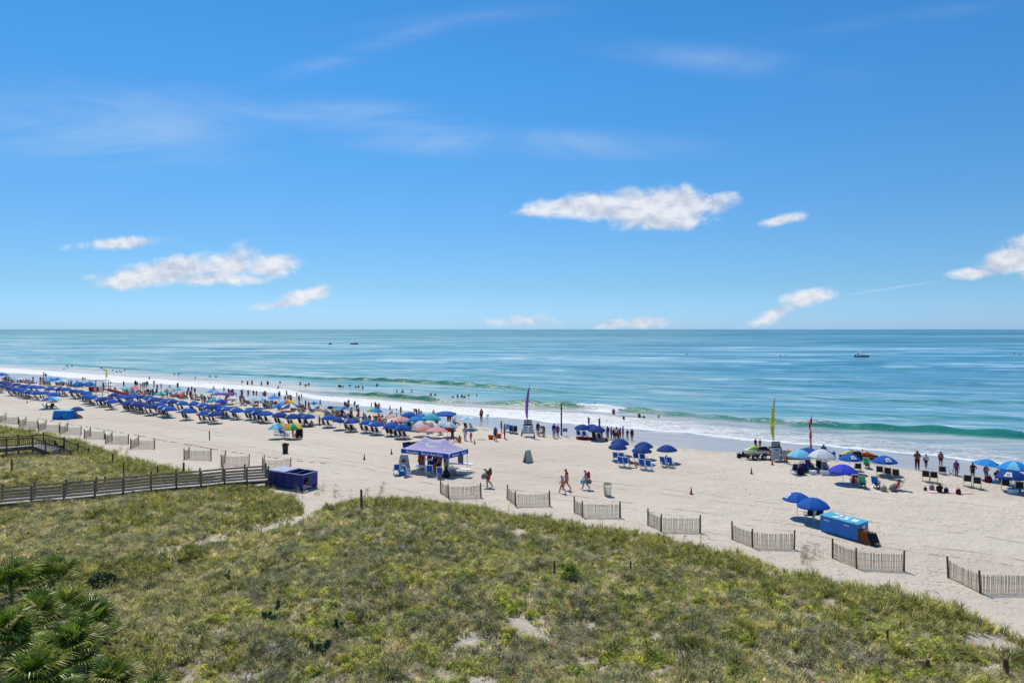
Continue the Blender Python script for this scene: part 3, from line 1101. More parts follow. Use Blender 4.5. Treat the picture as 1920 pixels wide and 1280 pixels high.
# sea oats on the sand just outside the plant edge
for _ in range(700):
    u_, v_ = rr.uniform(590, 1920), rr.uniform(895, 1190)
    p = P(u_, v_)
    t, s = ts(p.x, p.y)
    d = s - float(cval(VEG, t))
    lim = 4.5 if u_ < 960 else 1.6
    if -0.5 < d < lim and rr.random() < .55 and path_d(p.x, p.y) > 1.0:
        if rr.random() < (0.85 - d / lim * 0.7) * (1.0 if u_ < 960 else .35):
            oat_pts.append((p.x, p.y, ground(p.x, p.y) - .02, rr.uniform(-.6, .6), rr.uniform(.6, .95), rr.randrange(4), rr.uniform(-.1, .1)))
for u_, v_, k in ((588, 925, 6), (570, 922, 5), (700, 925, 8), (1060, 1075, 3), (1520, 1040, 7), (1510, 1050, 5), (228, 850, 3), (560, 928, 4), (640, 925, 5), (430, 880, 3), (1320, 1010, 3), (225, 846, 3)):
    for _ in range(k):
        p = G(u_ + rr.uniform(-18, 18), v_ + rr.uniform(-8, 8))
        oat_pts.append((p.x, p.y, p.z, rr.uniform(-.6, .6), rr.uniform(.7, 1.0), rr.randrange(4), 0.0))
gn_scatter('dune_grass', grass_src, grass_pts, 'tan and olive beach grass covering the foreground dunes')
gn_scatter('dune_ground_cover', shrub_src, shrub_pts, 'low yellow-green mounds and grey brush between the dune grass')
gn_scatter('sea_oats', oat_src, oat_pts, 'thin sea oats with drooping seed heads at the sandy dune edge')
flw = MB()
for i in range(9):
    a = i * 2.4
    c_ = Vector((.10 * math.cos(a) * (i / 9) ** .5 * 1.6, .10 * math.sin(a) * (i / 9) ** .5 * 1.6, .02 * (i % 3)))
    flw.lathe([(0.008, -.005), (0.035, 0.0), (0.012, .014)], 6, 0, c_)
gn_scatter('blanket_flowers', scatter_group('flower', [flw.mesh('flower_cluster', FLOWM)]), flower_pts, 'small red and orange flowers dotted in the low dune plants')

# ---- palmettos in the lower left corner: each frond is a part
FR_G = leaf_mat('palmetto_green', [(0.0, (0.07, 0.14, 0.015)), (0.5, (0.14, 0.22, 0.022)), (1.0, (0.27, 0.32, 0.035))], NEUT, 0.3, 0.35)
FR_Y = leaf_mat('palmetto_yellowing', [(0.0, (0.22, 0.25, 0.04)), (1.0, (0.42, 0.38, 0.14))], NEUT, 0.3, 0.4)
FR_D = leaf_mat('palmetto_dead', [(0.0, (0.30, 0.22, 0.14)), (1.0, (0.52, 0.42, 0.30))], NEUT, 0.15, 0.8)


def frond_mesh(name, mt, seed, stem=0.75, rad=0.85, droop=0.35, n=26):
    """petiole along +X then a folded fan of split blades"""
    r_ = random.Random(seed)
    mb = MB()
    mb.tube((0, 0, 0), (stem, 0, .10), 0.012, 0, 4)
    c = Vector((stem, 0, .10))
    for i in range(n):
        a = (i / (n - 1) - .5) * R(215)
        L = rad * (0.72 + 0.28 * math.cos(a * .8)) * r_.uniform(.88, 1.06)
        d = Vector((math.cos(a), math.sin(a), 0))
        side = Vector((-d.y, d.x, 0))
        fold = 0.10 * (1 if i % 2 else -1)
        p1 = c + d * L * .5 + Vector((0, 0, -0.05 * L + abs(math.sin(a)) * .10 * rad))
        p2 = c + d * L * .85 + Vector((0, 0, -droop * L * .35 + abs(math.sin(a)) * .08 * rad))
        p3 = c + d * L * 1.0 + Vector((0, 0, -droop * L * r_.uniform(.7, 1.2)))
        wd = 0.058 * rad / .85
        lift = Vector((0, 0, fold * .18))
        mb.add([c, p1 - side * wd * .5 + lift, p1 + side * wd * .5 - lift, p2 - side * wd * .3, p2 + side * wd * .3, p3],
               [(0, 1, 2), (1, 3, 4, 2), (3, 5, 4)], 0)
    return mb.mesh(name, mt)


fr_g = [frond_mesh('frond_green_%d' % i, FR_G, i) for i in range(3)]
fr_y = [frond_mesh('frond_yellow_%d' % i, FR_Y, 9 + i, .7, .8, .5) for i in range(2)]
fr_d = [frond_mesh('frond_dead_%d' % i, FR_D, 19 + i, .6, .7, 1.0) for i in range(2)]
PALMS = [(20, 1150, 1.1, .95, 26, 'large green palmetto clump at the left frame edge'), (100, 1128, 1.0, .80, 24, 'upright palmetto with spiky fans at the back of the clump'),
         (172, 1205, .9, .45, 20, 'palmetto with browning fans at the right side of the clump'), (70, 1212, 1.05, .75, 26, 'bushy palmetto with drooping tips in the middle of the clump'),
         (140, 1262, 1.0, .6, 24, 'dark palmetto with dead grey fans below it near the bottom'), (15, 1262, 1.1, .8, 24, 'palmetto half in shade in the lower left corner'),
         (215, 1325, .9, .4, 20, 'yellow-green palmetto cut by the bottom edge'), (1068, 1092, .62, .12, 14, 'small dark green spiky yucca alone on the dune'),
         (128, 1172, .9, .5, 20, 'low tangled palmetto between the back and middle fans'), (60, 1330, 1.1, .6, 22, 'palmetto filling the bottom left edge'), (290, 1345, .8, .3, 18, 'small palmetto with dead fans at the bottom edge')]
for ip_, (u_, v_, scl, hgt_, nf, desc) in enumerate(PALMS):
    p = G(u_, v_)
    r_ = random.Random(100 + ip_)
    nm = 'yucca' if ip_ == 7 else 'palmetto'
    root = link(nm, None, None, p)
    thing(root, desc, 'yucca' if ip_ == 7 else 'palmetto', None, '')
    tb = MB()
    tb.tube((0, 0, -.1), (0.05, 0.03, hgt_ * .5), .09, 0, 8, .07)
    tb.tube((0.05, 0.03, hgt_ * .5), (0.03, 0, hgt_), .07, 0, 8, .05)
    link('trunk', tb.mesh('palm_trunk', FR_D), root)
    for k in range(nf + 12):
        el = R(84 - 92 * (k / nf) ** 1.0) + r_.uniform(-.15, .15)
        dead = k > nf * .8
        if k >= nf:
            el = R(-45) + r_.uniform(-.4, .2)
        az = k * 2.39996 + r_.uniform(-.3, .3)
        me = r_.choice(fr_d if (dead and ip_ != 7 and r_.random() < .8) or k >= nf else (fr_y if r_.random() < .5 else fr_g))
        if ip_ == 7 and k >= nf:
            break
        zz = hgt_ * (1 - .35 * k / nf) if k < nf else hgt_ * r_.uniform(.15, .6)
        o = link('frond', me, root, (0, 0, zz), rot=Euler((r_.uniform(-.35, .35), -el, az), 'XYZ'), scale=scl * r_.uniform(.82, 1.08))
        if me in fr_d:
            o['label'] = 'dead brown frond'

# ---- prickly pears and one broad-leaved shrub
CACT = mat('cactus_pad', (0.045, 0.085, 0.03), 0.6, 0.3, 0.25, 8)
SHRD = leaf_mat('dark_shrub_leaf', [(0.0, (0.02, 0.045, 0.018)), (1.0, (0.05, 0.08, 0.03))], NEUT, 0.15)


def pad_mesh(name):
    mb = MB()
    n = 10
    for sgn in (0,):
        ring = []
        for i in range(n):
            a = 2 * PI * i / n
            ring.append((0.085 * math.sin(a), 0, 0.13 - 0.13 * math.cos(a)))
    vs = [(x_ * .6, -.022, .13 + (z_ - .13) * .6) for x_, _, z_ in ring] + ring + [(x_ * .6, .022, .13 + (z_ - .13) * .6) for x_, _, z_ in ring]
    fs = [tuple(range(n))[::-1], tuple(range(2 * n, 3 * n))]
    for k in range(2):
        for i in range(n):
            fs.append((k * n + i, k * n + (i + 1) % n, (k + 1) * n + (i + 1) % n, (k + 1) * n + i))
    mb.add(vs, fs)
    return mb.mesh(name, CACT, True)


padm = pad_mesh('cactus_pad')
for ic, (u_, v_, n_, desc) in enumerate([(600, 1222, 16, 'largest prickly pear cactus clump near the bottom of the dune'), (628, 1180, 6, 'tall pair of cactus pads above the largest cactus clump'),
                                         (525, 1142, 6, 'prickly pear with dark round pads left of the largest clump'), (505, 1165, 8, 'low spreading prickly pear in grass, leftmost of the cactus clumps'),
                                         (425, 1085, 3, 'small lone prickly pear pad by the sandy path'), (505, 1108, 2, 'tiny prickly pear with two pads in the grass')]):
    p = G(u_, v_)
    root = link('prickly_pear', None, None, p)
    thing(root, desc, 'cactus', None, '')
    r_ = random.Random(ic)
    for k in range(n_):
        a = r_.uniform(0, 6.28)
        lv = 0 if k < n_ * .55 else 1
        rd = .42 * (n_ / 16) ** .5 * math.sqrt(r_.random())
        link('pad', padm, root, (rd * math.cos(a), rd * math.sin(a), -.02 + .2 * lv), rot=(r_.uniform(-.5, .5), r_.uniform(-.5, .5), r_.uniform(0, 6.28)), scale=r_.uniform(.9, 1.5))
p = G(190, 1098)
sh_ = leafy('dark_shrub', 560, .85, .62, .10, SHRD, 77, 30, TWIGM, 1.3)
o = link('broadleaf_shrub', sh_, None, p)
thing(o, 'dark glossy broad-leaved shrub beside the palmettos', 'shrub', None, '')

# ------------------------------------------------------------------ people
def body_mesh(name, J, look=(0, 1, 0)):
    """J: joint positions; one skinned, subdivided surface. Material slots: skin, hair, top, sleeves, bottom, shins"""
    V, E, RD, LAB = [], [], [], []

    def add(p, r_, lab, par=None):
        V.append(Vector(p))
        RD.append(r_ if hasattr(r_, '__len__') else (r_, r_))
        LAB.append(lab)
        if par is not None:
            E.append((par, len(V) - 1))
        return len(V) - 1
    look = Vector(look).normalized()
    FAT = 1.48
    pel = add(J['pelvis'], (.135, .10), 'bottom')
    sp_ = add(J['spine'], (.125, .09), 'top', pel)
    ch = add(J['chest'], (.15, .10), 'top', sp_)
    nk = add(J['neck'], .055, 'skin', ch)
    hb = add(J['head'] - Vector((0, 0, .07)), .075, 'skin', nk)
    hd = add(J['head'], .098, 'head', hb)
    cr = add(J['head'] + Vector((0, 0, .085)), .072, 'hair', hd)
    add(J['head'] + look * .115 - Vector((0, 0, .015)), .018, 'skin', hd)
    for sx, sd_ in ((-1, 'l'), (1, 'r')):
        sh = add(J['sho_' + sd_], .065, 'sleeve', ch)
        el = add(J['elb_' + sd_], .042, 'skin', sh)
        wr = add(J['wri_' + sd_], .030, 'skin', el)
        d = (J['wri_' + sd_] - J['elb_' + sd_]).normalized()
        pm = add(J['wri_' + sd_] + d * .07, (.036, .020), 'skin', wr)
        fwd = Vector((0, 1, 0)) if abs(d.y) < .8 else Vector((0, 0, 1))
        side = (fwd - d * fwd.dot(d)).normalized()
        inn = d.cross(side) * (-sx)
        for k, L in enumerate((.066, .074, .070, .055)):
            b0 = J['wri_' + sd_] + d * .10 + side * (.030 - .020 * k)
            f1 = add(b0, .0105, 'skin', pm)
            f2 = add(b0 + d * L * .55, .010, 'skin', f1)
            add(b0 + d * L * .95 + inn * .018, .008, 'skin', f2)
        t1 = add(J['wri_' + sd_] + d * .05 + side * .045, .012, 'skin', pm)
        add(J['wri_' + sd_] + d * .095 + side * .060, .009, 'skin', t1)
        hp = add(J['hip_' + sd_], .090, 'bottom', pel)
        md_ = add(J['hip_' + sd_].lerp(J['kne_' + sd_], .45), .078, 'bottom', hp)
        kn = add(J['kne_' + sd_], .056, 'shin', md_)
        cf = add(J['kne_' + sd_].lerp(J['ank_' + sd_], .35), .054, 'shin', kn)
        ak = add(J['ank_' + sd_], .036, 'shin', cf)
        fd = J.get('foot_' + sd_, J['ank_' + sd_] + Vector((0, .15, -.05)))
        add(fd, (.040, .026), 'skin', ak)
    me = bpy.data.meshes.new('tmp_skel')
    me.from_pydata(V, E, [])
    o = bpy.data.objects.new('tmp_skel', me)
    C.objects.link(o)
    md = o.modifiers.new('skin', 'SKIN')
    md.use_smooth_shade = True
    sv_ = me.skin_vertices[0].data
    for i, r_ in enumerate(RD):
        sv_[i].radius = (r_[0] * FAT, r_[1] * FAT) if r_[0] > .013 else r_
    sv_[0].use_root = True
    ss_ = o.modifiers.new('sub', 'SUBSURF')
    ss_.levels = 1
    ss_.render_levels = 1
    dg = bpy.context.evaluated_depsgraph_get()
    out = bpy.data.meshes.new_from_object(o.evaluated_get(dg))
    out.name = name
    bpy.data.objects.remove(o)
    segs = [(V[a], V[b], LAB[b], LAB[a]) for a, b in E]
    idx = {'skin': 0, 'hair': 1, 'top': 2, 'sleeve': 3, 'bottom': 4, 'shin': 5}
    out.materials.clear()
    for k in range(6):
        out.materials.append(SKIN[0])
    mi = []
    hc = V[hd]
    for pl in out.polygons:
        c = pl.center
        best, lab = 1e9, 'skin'
        for a, b, lb, la in segs:
            ab = b - a
            q_ = max(0, min(1, (c - a).dot(ab) / max(ab.length_squared, 1e-9)))
            d = (c - a - ab * q_).length
            if d < best:
                best = d
                lab = lb if q_ > .5 else la
                if la == 'sleeve' and lb == 'skin':
                    lab = 'sleeve' if q_ < .6 else 'skin'
        if (c - hc).length < .16 and c.z > J['neck'].z + .04:
            r_ = c - hc
            lab = 'hair' if (r_.z > .045 or (r_.dot(look) < -.01 and r_.z > -.09)) else 'skin'
        if lab == 'head':
            lab = 'skin'
        mi.append(idx[lab])
    out.polygons.foreach_set('material_index', mi)
    out.polygons.foreach_set('use_smooth', [True] * len(mi))
    return out


def joints(**kw):
    J = dict(pelvis=(0, 0, .95), spine=(0, 0, 1.14), chest=(0, -.01, 1.34), neck=(0, -.005, 1.49), head=(0, .015, 1.63),
             sho_l=(-.185, -.01, 1.40), elb_l=(-.24, -.03, 1.12), wri_l=(-.25, .05, .88), sho_r=(.185, -.01, 1.40), elb_r=(.24, -.03, 1.12), wri_r=(.25, .05, .88),
             hip_l=(-.095, 0, .90), kne_l=(-.105, .02, .50), ank_l=(-.11, -.02, .07), hip_r=(.095, 0, .90), kne_r=(.105, .02, .50), ank_r=(.11, -.02, .07))
    J.update(kw)
    return {k: Vector(v) for k, v in J.items()}


POSES = {
    'stand': joints(),
    'arms_front': joints(elb_l=(-.25, .06, 1.14), wri_l=(-.12, .26, 1.18), elb_r=(.25, .06, 1.14), wri_r=(.12, .26, 1.18)),
    'hip_hand': joints(elb_r=(.36, -.06, 1.18), wri_r=(.20, .03, 1.02), head=(.01, .03, 1.62)),
    'walk': joints(pelvis=(0, .0, .93), chest=(0, .04, 1.33), neck=(0, .06, 1.48), head=(0, .10, 1.61), sho_l=(-.185, .04, 1.39), sho_r=(.185, .04, 1.39),
                   elb_l=(-.24, -.10, 1.14), wri_l=(-.24, -.08, .90), elb_r=(.24, .12, 1.14), wri_r=(.22, .26, .95),
                   kne_l=(-.10, .20, .52), ank_l=(-.10, .30, .08), foot_l=(-.10, .44, .05), kne_r=(.10, .0, .50), ank_r=(.10, -.32, .14), foot_r=(.10, -.22, .04)),
    'walk_bent': joints(pelvis=(0, -.02, .90), spine=(0, .06, 1.08), chest=(0, .16, 1.25), neck=(0, .24, 1.37), head=(0, .33, 1.47), sho_l=(-.185, .17, 1.30), sho_r=(.185, .17, 1.30),
                        elb_l=(-.23, .16, 1.04), wri_l=(-.20, .36, .96), elb_r=(.23, .18, 1.04), wri_r=(.20, .40, .92),
                        kne_l=(-.10, .16, .52), ank_l=(-.10, .10, .08), kne_r=(.10, .06, .50), ank_r=(.10, -.28, .12), foot_r=(.10, -.16, .04)),
    'bend': joints(pelvis=(0, -.10, .92), spine=(0, .04, 1.05), chest=(0, .22, 1.12), neck=(0, .35, 1.14), head=(0, .47, 1.14), sho_l=(-.185, .23, 1.12), sho_r=(.185, .23, 1.12),
                   elb_l=(-.22, .28, .86), wri_l=(-.18, .38, .66), elb_r=(.22, .28, .86), wri_r=(.18, .40, .66)),
    'sit': joints(pelvis=(0, 0, .42), spine=(0, -.09, .60), chest=(0, -.19, .79), neck=(0, -.22, .93), head=(0, -.20, 1.07), sho_l=(-.185, -.18, .85), sho_r=(.185, -.18, .85),
                  elb_l=(-.26, -.06, .62), wri_l=(-.20, .18, .58), elb_r=(.26, -.06, .62), wri_r=(.20, .18, .58),
                  hip_l=(-.09, .04, .42), hip_r=(.09, .04, .42), kne_l=(-.11, .42, .50), ank_l=(-.11, .56, .10), kne_r=(.12, .44, .48), ank_r=(.13, .62, .10)),
    'sit_ground': joints(pelvis=(0, 0, .12), spine=(0, -.03, .30), chest=(0, -.02, .50), neck=(0, .0, .64), head=(0, .03, .78), sho_l=(-.185, -.02, .56), sho_r=(.185, -.02, .56),
                         elb_l=(-.26, .10, .36), wri_l=(-.14, .30, .34), elb_r=(.26, .10, .36), wri_r=(.14, .30, .34),
                         hip_l=(-.09, .05, .12), hip_r=(.09, .05, .12), kne_l=(-.16, .42, .38), ank_l=(-.12, .70, .08), kne_r=(.16, .42, .38), ank_r=(.12, .70, .08)),
    'lie': joints(pelvis=(0, 0, .12), spine=(0, -.19, .12), chest=(0, -.39, .13), neck=(0, -.53, .15), head=(0, -.66, .20), sho_l=(-.185, -.44, .13), sho_r=(.185, -.44, .13),
                  elb_l=(-.27, -.20, .08), wri_l=(-.26, .04, .06), elb_r=(.27, -.20, .08), wri_r=(.26, .04, .06),
                  hip_l=(-.09, .05, .12), hip_r=(.09, .05, .12), kne_l=(-.11, .44, .14), ank_l=(-.11, .86, .08), foot_l=(-.13, .90, .20), kne_r=(.11, .44, .14), ank_r=(.11, .86, .08), foot_r=(.13, .90, .20)),
    'arms_up': joints(elb_l=(-.33, .0, 1.50), wri_l=(-.30, .02, 1.74), elb_r=(.36, .0, 1.34), wri_r=(.52, .04, 1.46)),
}
BM = {k: body_mesh('person_' + k, v) for k, v in POSES.items()}
SEAF = -R(32.7)        # local +Y towards the sea


CROWD = []     # far small figures of the dense crowd, joined into one object at the end


def crowd_person(p, pose, h, skin, hair, top, bot, face):
    sk = SKIN[skin]
    CROWD.append((BM[pose], Matrix.Translation(Vector(p)) @ Matrix.Rotation(face, 4, 'Z') @ Matrix.Scale(h / 1.74, 4), [sk, HAIR[hair], top or sk, top or sk, bot or sk, sk]))


def person(u, v, pose, desc, h=1.72, skin=0, hair=0, top=None, bot=NAVY, legs=None, sleeves=None, face=SEAF, where=None, loc=None, dz=0.0, group=None):
    p = G(u, v) if loc is None else Vector(loc)
    o = link('person', BM[pose], None, p + Vector((0, 0, dz)), face, scale=h / 1.74)
    sk = SKIN[skin]
    slots(o, [sk, hair if isinstance(hair, bpy.types.Material) else HAIR[hair], top or sk, sleeves or top or sk, bot or sk, legs or sk])
    thing(o, desc, 'person', group, where)
    return o


# ------------------------------------------------------------------ umbrellas
def canopy_mesh(name, r=1.0, apex=.50, sag=1.25, n=8, valance=.11):
    mb = MB()
    radii = [0.0, .22, .45, .68, .87, 1.0]
    rings = []
    for q_ in radii[1:]:
        ring = []
        for i in range(n):
            for sub in (0, 1):
                a = 2 * PI * (i + .5 * sub) / n
                k = 1.0 if sub == 0 else (0.955 - .02 * q_)
                z = apex * (1 - q_ ** (1.0 + .75 * sag)) - (0 if sub == 0 else .012)
                ring.append((r * q_ * k * math.cos(a), r * q_ * k * math.sin(a), z))
        rings.append(ring)
    ringv = []
    for i in range(n):
        for sub in (0, 1):
            a = 2 * PI * (i + .5 * sub) / n
            k = 1.0 if sub == 0 else .94
            ringv.append((r * k * math.cos(a) * 1.005, r * k * math.sin(a) * 1.005, -valance * (.72 if sub == 0 else 1.0)))
    rings.append(ringv)
    vs = [(0, 0, apex)] + [p for rg_ in rings for p in rg_]
    N = 2 * n
    fs, mi = [], []
    for i in range(N):
        fs.append((0, 1 + i, 1 + (i + 1) % N))
        mi.append(i // 2)
    for k in range(len(rings) - 1):
        for i in range(N):
            a, b = 1 + k * N + i, 1 + k * N + (i + 1) % N
            fs.append((a, a + N, b + N, b))
            mi.append(i // 2)
    mb.v, mb.f, mb.m = vs, fs, mi
    me = mb.mesh(name, [NAVY] * n, False)
    return me


def pole_mesh(name, h, mt, r=.018):
    mb = MB()
    mb.tube((0, 0, -.25), (0, 0, h + .06), r, 0, 6)
    mb.lathe([(.03, h - .01), (.035, h + .01), (.012, h + .07)], 6, 0)
    n = 8
    for i in range(n):
        a = 2 * PI * i / n
        mb.tube((.02, 0, h - .02) if i == 0 else (.02 * math.cos(a), .02 * math.sin(a), h - .02), (.5 * math.cos(a), .5 * math.sin(a), h - .16), .005, 0, 3)
    return mb.mesh(name, mt)


CAN = canopy_mesh('umbrella_canopy')
CANF = canopy_mesh('umbrella_canopy_flat', 1.0, .40, .55, 8, .05)
POLEW = pole_mesh('umbrella_pole_white', 2.0, WMETAL)
POLED = pole_mesh('umbrella_pole_wood', 2.0, WOODL)
lg = MB()
# printed white panel lying just above one canopy panel
for k in range(3):
    q0, q1 = .50 + .13 * k, .63 + .13 * k
    row = []
    for q_ in (q0, q1):
        for a in (-.30, 0.0, .30):
            z = .50 * (1 - q_ ** 1.94) + .016
            row.append((q_ * math.cos(a) * 1.0, q_ * math.sin(a) * 1.0, z))
    lg.add(row, [(0, 3, 4, 1), (1, 4, 5, 2)])
LOGO = lg.mesh('umbrella_logo', WHITE)
lg = MB()
for k in range(6):
    a0, a1 = k * PI / 3, (k + 1) * PI / 3
    def lp(a, rr_):
        qx, qy = .735 + rr_ * math.cos(a), rr_ * math.sin(a)
        rad_ = math.hypot(qx, qy)
        return (qx, qy, .50 * (1 - rad_ ** 1.94) + .026)
    lg.add([lp(a0, .06), lp(a0, .10), lp(a1, .10), lp(a1, .06)], [(0, 1, 2, 3)])
RINGM = lg.mesh('umbrella_logo_ring', ROYAL)
NUMB = [0]


def umbrella(u, vr, cols, desc, r=1.0, rim=1.22, logo=False, flat=False, rz=None, tilt=(0, 0), where=None, group=None, pole=POLEW, loc=None):
    if loc is None:
        p = P(u, vr, rim - .06)
    else:
        p = Vector(loc)
    z0 = ground(p.x, p.y)
    NUMB[0] += 1
    rs = random.Random(NUMB[0] * 7)
    sc2 = rim / 1.22
    root = link('beach_umbrella', None, None, (p.x, p.y, z0), 0)
    root.rotation_euler = (tilt[0] + rs.uniform(-.03, .03), tilt[1] + rs.uniform(-.03, .03), 0)
    thing(root, desc, 'umbrella', group, where)
    if not isinstance(cols, (list, tuple)):
        cols = [cols] * 8
    cols = [cols[i % len(cols)] for i in range(8)]
    if rz is None:
        rz = rs.uniform(-.5, .5)
    c = link('canopy', CANF if flat else CAN, root, (0, 0, rim), rz, scale=(r, r, r))
    slots(c, cols)
    link('pole', pole, root, (0, 0, 0), 0, scale=(1, 1, (rim + .46 * r) / 2.0))
    if logo:
        az = R(logo if not isinstance(logo, bool) else 205) + rs.uniform(-.15, .15)
        c.rotation_euler.z = az - PI / 8
        l_ = link('logo_panel', LOGO, root, (0, 0, rim), az, scale=(r, r, r))
        if p.y < 75:
            link('logo_ring', RINGM, l_, (0, 0, 0), 0)
    return root


# ------------------------------------------------------------------ chairs
def chair_parts(kind):
    if kind == 'sling':
        sh, bh, wd, lean, deep = .42, .62, .54, .22, .46
    elif kind == 'low':
        sh, bh, wd, lean, deep = .34, .72, .50, .30, .48
    else:
        sh, bh, wd, lean, deep = .20, .60, .54, .30, .46
    fr, st, bk = MB(), MB(), MB()
    hw = wd / 2
    yb = -deep / 2
    top = Vector((0, yb - lean, sh + bh))
    for sx in (-1, 1):
        x = sx * hw
        fr.bar((x, yb, sh - .02), (x, top.y, top.z), .045, .045)
        fr.bar((x, yb - .02, sh), (x, deep / 2, sh + .03), .035, .035)
        fr.bar((x, deep / 2 - .02, sh), (x * 1.05, yb - .05, 0), .045, .045)
        fr.bar((x, yb + .04, sh), (x * 1.05, deep / 2 + .02, 0), .045, .045)
        fr.bar((x * 1.12, yb - lean * .35, sh + .24), (x * 1.12, deep / 2, sh + .24), .055, .025)
        fr.bar((x * 1.1, deep / 2 - .04, sh + .02), (x * 1.12, deep / 2 - .04, sh + .235), .03, .03)
    fr.bar((-hw, top.y, top.z), (hw, top.y, top.z), .05, .05)
    fr.bar((-hw, yb - .05, .02), (hw, yb - .05, .02), .03, .03)
    fr.bar((-hw, deep / 2, .02), (hw, deep / 2, .02), .03, .03)
    n = 4
    for k in range(n):
        y0, y1 = yb + deep * k / n, yb + deep * (k + 1) / n
        s0, s1 = -.03 * math.sin(PI * k / n), -.03 * math.sin(PI * (k + 1) / n)
        st.add([(-hw + .02, y0, sh + .02 + s0), (hw - .02, y0, sh + .02 + s0), (hw - .02, y1, sh + .02 + s1), (-hw + .02, y1, sh + .02 + s1)], [(0, 1, 2, 3)])
        a0, a1 = .06 + .88 * k / n, .06 + .88 * (k + 1) / n
        b0, b1 = -.03 * math.sin(PI * k / n), -.03 * math.sin(PI * (k + 1) / n)
        q0 = Vector((0, yb - lean * a0 - .01 + b0 * .6, sh + bh * a0))
        q1 = Vector((0, yb - lean * a1 - .01 + b1 * .6, sh + bh * a1))
        bk.add([(-hw + .02, q0.y, q0.z), (hw - .02, q0.y, q0.z), (hw - .02, q1.y, q1.z), (-hw + .02, q1.y, q1.z)], [(0, 1, 2, 3)])
    return fr, st, bk


CH = {}
for kd in ('sling', 'low', 'ground'):
    fr, st, bk = chair_parts(kd)
    j = MB()
    j.add(fr.v, fr.f, 0)
    j.add(st.v, st.f, 1)
    j.add(bk.v, bk.f, 1)
    CH[kd] = (fr.mesh('chair_frame', WMETAL), st.mesh('chair_seat', NAVY), bk.mesh('chair_back', NAVY), j.mesh('chair_small', [WMETAL, NAVY]))


def chair(loc, kind, fab, frame, desc, rz=SEAF, where=None, group=None):
    me = CH[kind]
    loc = Vector(loc)
    loc.z = ground(loc.x, loc.y)
    if loc.y > 88:
        o = link('beach_chair', me[3], None, loc, rz)
        slots(o, [frame, fab])
        return thing(o, desc, 'chair', group, where)
    root = link('beach_chair', None, None, loc, rz)
    thing(root, desc, 'chair', group, where)
    for nm, m_, ma in (('frame', me[0], frame), ('seat', me[1], fab), ('backrest', me[2], fab)):
        o = link(nm, m_, root)
        slots(o, [ma])
    return root


def off_ts(p, dt, ds):
    """move p along the shore (dt, to the left in the picture) and towards the sea (ds)"""
    return Vector((p.x - CT * dt + ST * ds, p.y + ST * dt + CT * ds, p.z))


# ------------------------------------------------------------------ small beach things
def box_mesh(name, d, body, lid=None, handle=None):
    mb = MB()
    mb.box((0, 0, d[2] * .42), (d[0], d[1], d[2] * .84), 0, taper=1.06)
    mb.box((0, 0, d[2] * .92), (d[0] * 1.1, d[1] * 1.1, d[2] * .14), 1)
    for sx in (-1, 1):
        mb.box((sx * d[0] * .54, 0, d[2] * .66), (d[0] * .06, d[1] * .4, d[2] * .1), 1)
    return mb.mesh(name, [body, lid or body])


COOL = box_mesh('cooler', (.62, .38, .40), COOLB, WPAINT)
BAGM = MB()
BAGM.loft([[(.24 * math.cos(a) * k, .13 * math.sin(a) * k, z) for a in [i * PI / 4 for i in range(8)]] for z, k in ((0, .85), (.12, 1.05), (.28, .95), (.38, .6))])
for sy in (-1, 1):
    for k in range(5):
        a0, a1 = PI * k / 5, PI * (k + 1) / 5
        BAGM.tube((.11 * math.cos(a0), sy * .06, .34 + .16 * math.sin(a0)), (.11 * math.cos(a1), sy * .06, .34 + .16 * math.sin(a1)), .012, 0, 4)
BAG = BAGM.mesh('beach_bag', [NAVY], True)


def cooler(u, v, body, lid, desc, s_=1.0, rz=0.3, where=None):
    o = link('cooler', COOL, None, G(u, v), rz, scale=s_)
    slots(o, [body, lid])
    return thing(o, desc, 'cooler', None, where)


def bag(u, v, fab, desc, s_=1.0, rz=0.2, where=None):
    o = link('beach_bag', BAG, None, G(u, v), rz, scale=s_)
    slots(o, [fab])
    return thing(o, desc, 'bag', None, where)


def towel(u, v, w_x, w_y, mats_, desc, rz=0.0, where=None):
    p = G(u, v)
    mb = MB()
    nx, ny = 8, 4
    vs = []
    r_ = random.Random(int(u))
    for top in (0, 1):
        for j_ in range(ny + 1):
            for i_ in range(nx + 1):
                x_, y_ = (i_ / nx - .5) * w_x, (j_ / ny - .5) * w_y
                gx_ = p.x + x_ * math.cos(rz) - y_ * math.sin(rz)
                gy_ = p.y + x_ * math.sin(rz) + y_ * math.cos(rz)
                vs.append((x_, y_, ground(gx_, gy_) - p.z + .012 + .014 * top + r_.uniform(0, .012)))
    fs, mi = [], []
    W = nx + 1
    n_ = W * (ny + 1)
    for j_ in range(ny):
        for i_ in range(nx):
            a = j_ * W + i_
            fs.append((n_ + a, n_ + a + 1, n_ + a + W + 1, n_ + a + W))
            fs.append((a, a + W, a + W + 1, a + 1))
            mi += [j_ % len(mats_)] * 2
    mb.v, mb.f, mb.m = vs, fs, mi
    o = link('beach_towel', mb.mesh('beach_towel', mats_), None, p, rz)
    return thing(o, desc, 'towel', None, where)


CONE = MB()
CONE.lathe([(.10, .03), (.075, .20), (.05, .40), (.028, .58), (.02, .60)], 10)
CONE.box((0, 0, .015), (.30, .30, .03))
CONEM = CONE.mesh('traffic_cone', CONEP, False)


def cone(u, v, where):
    o = link('traffic_cone', CONEM, None, G(u, v), 0.3)
    thing(o, 'small orange traffic cone ' + where, 'traffic cone', 'cones dotted over the sand', '')


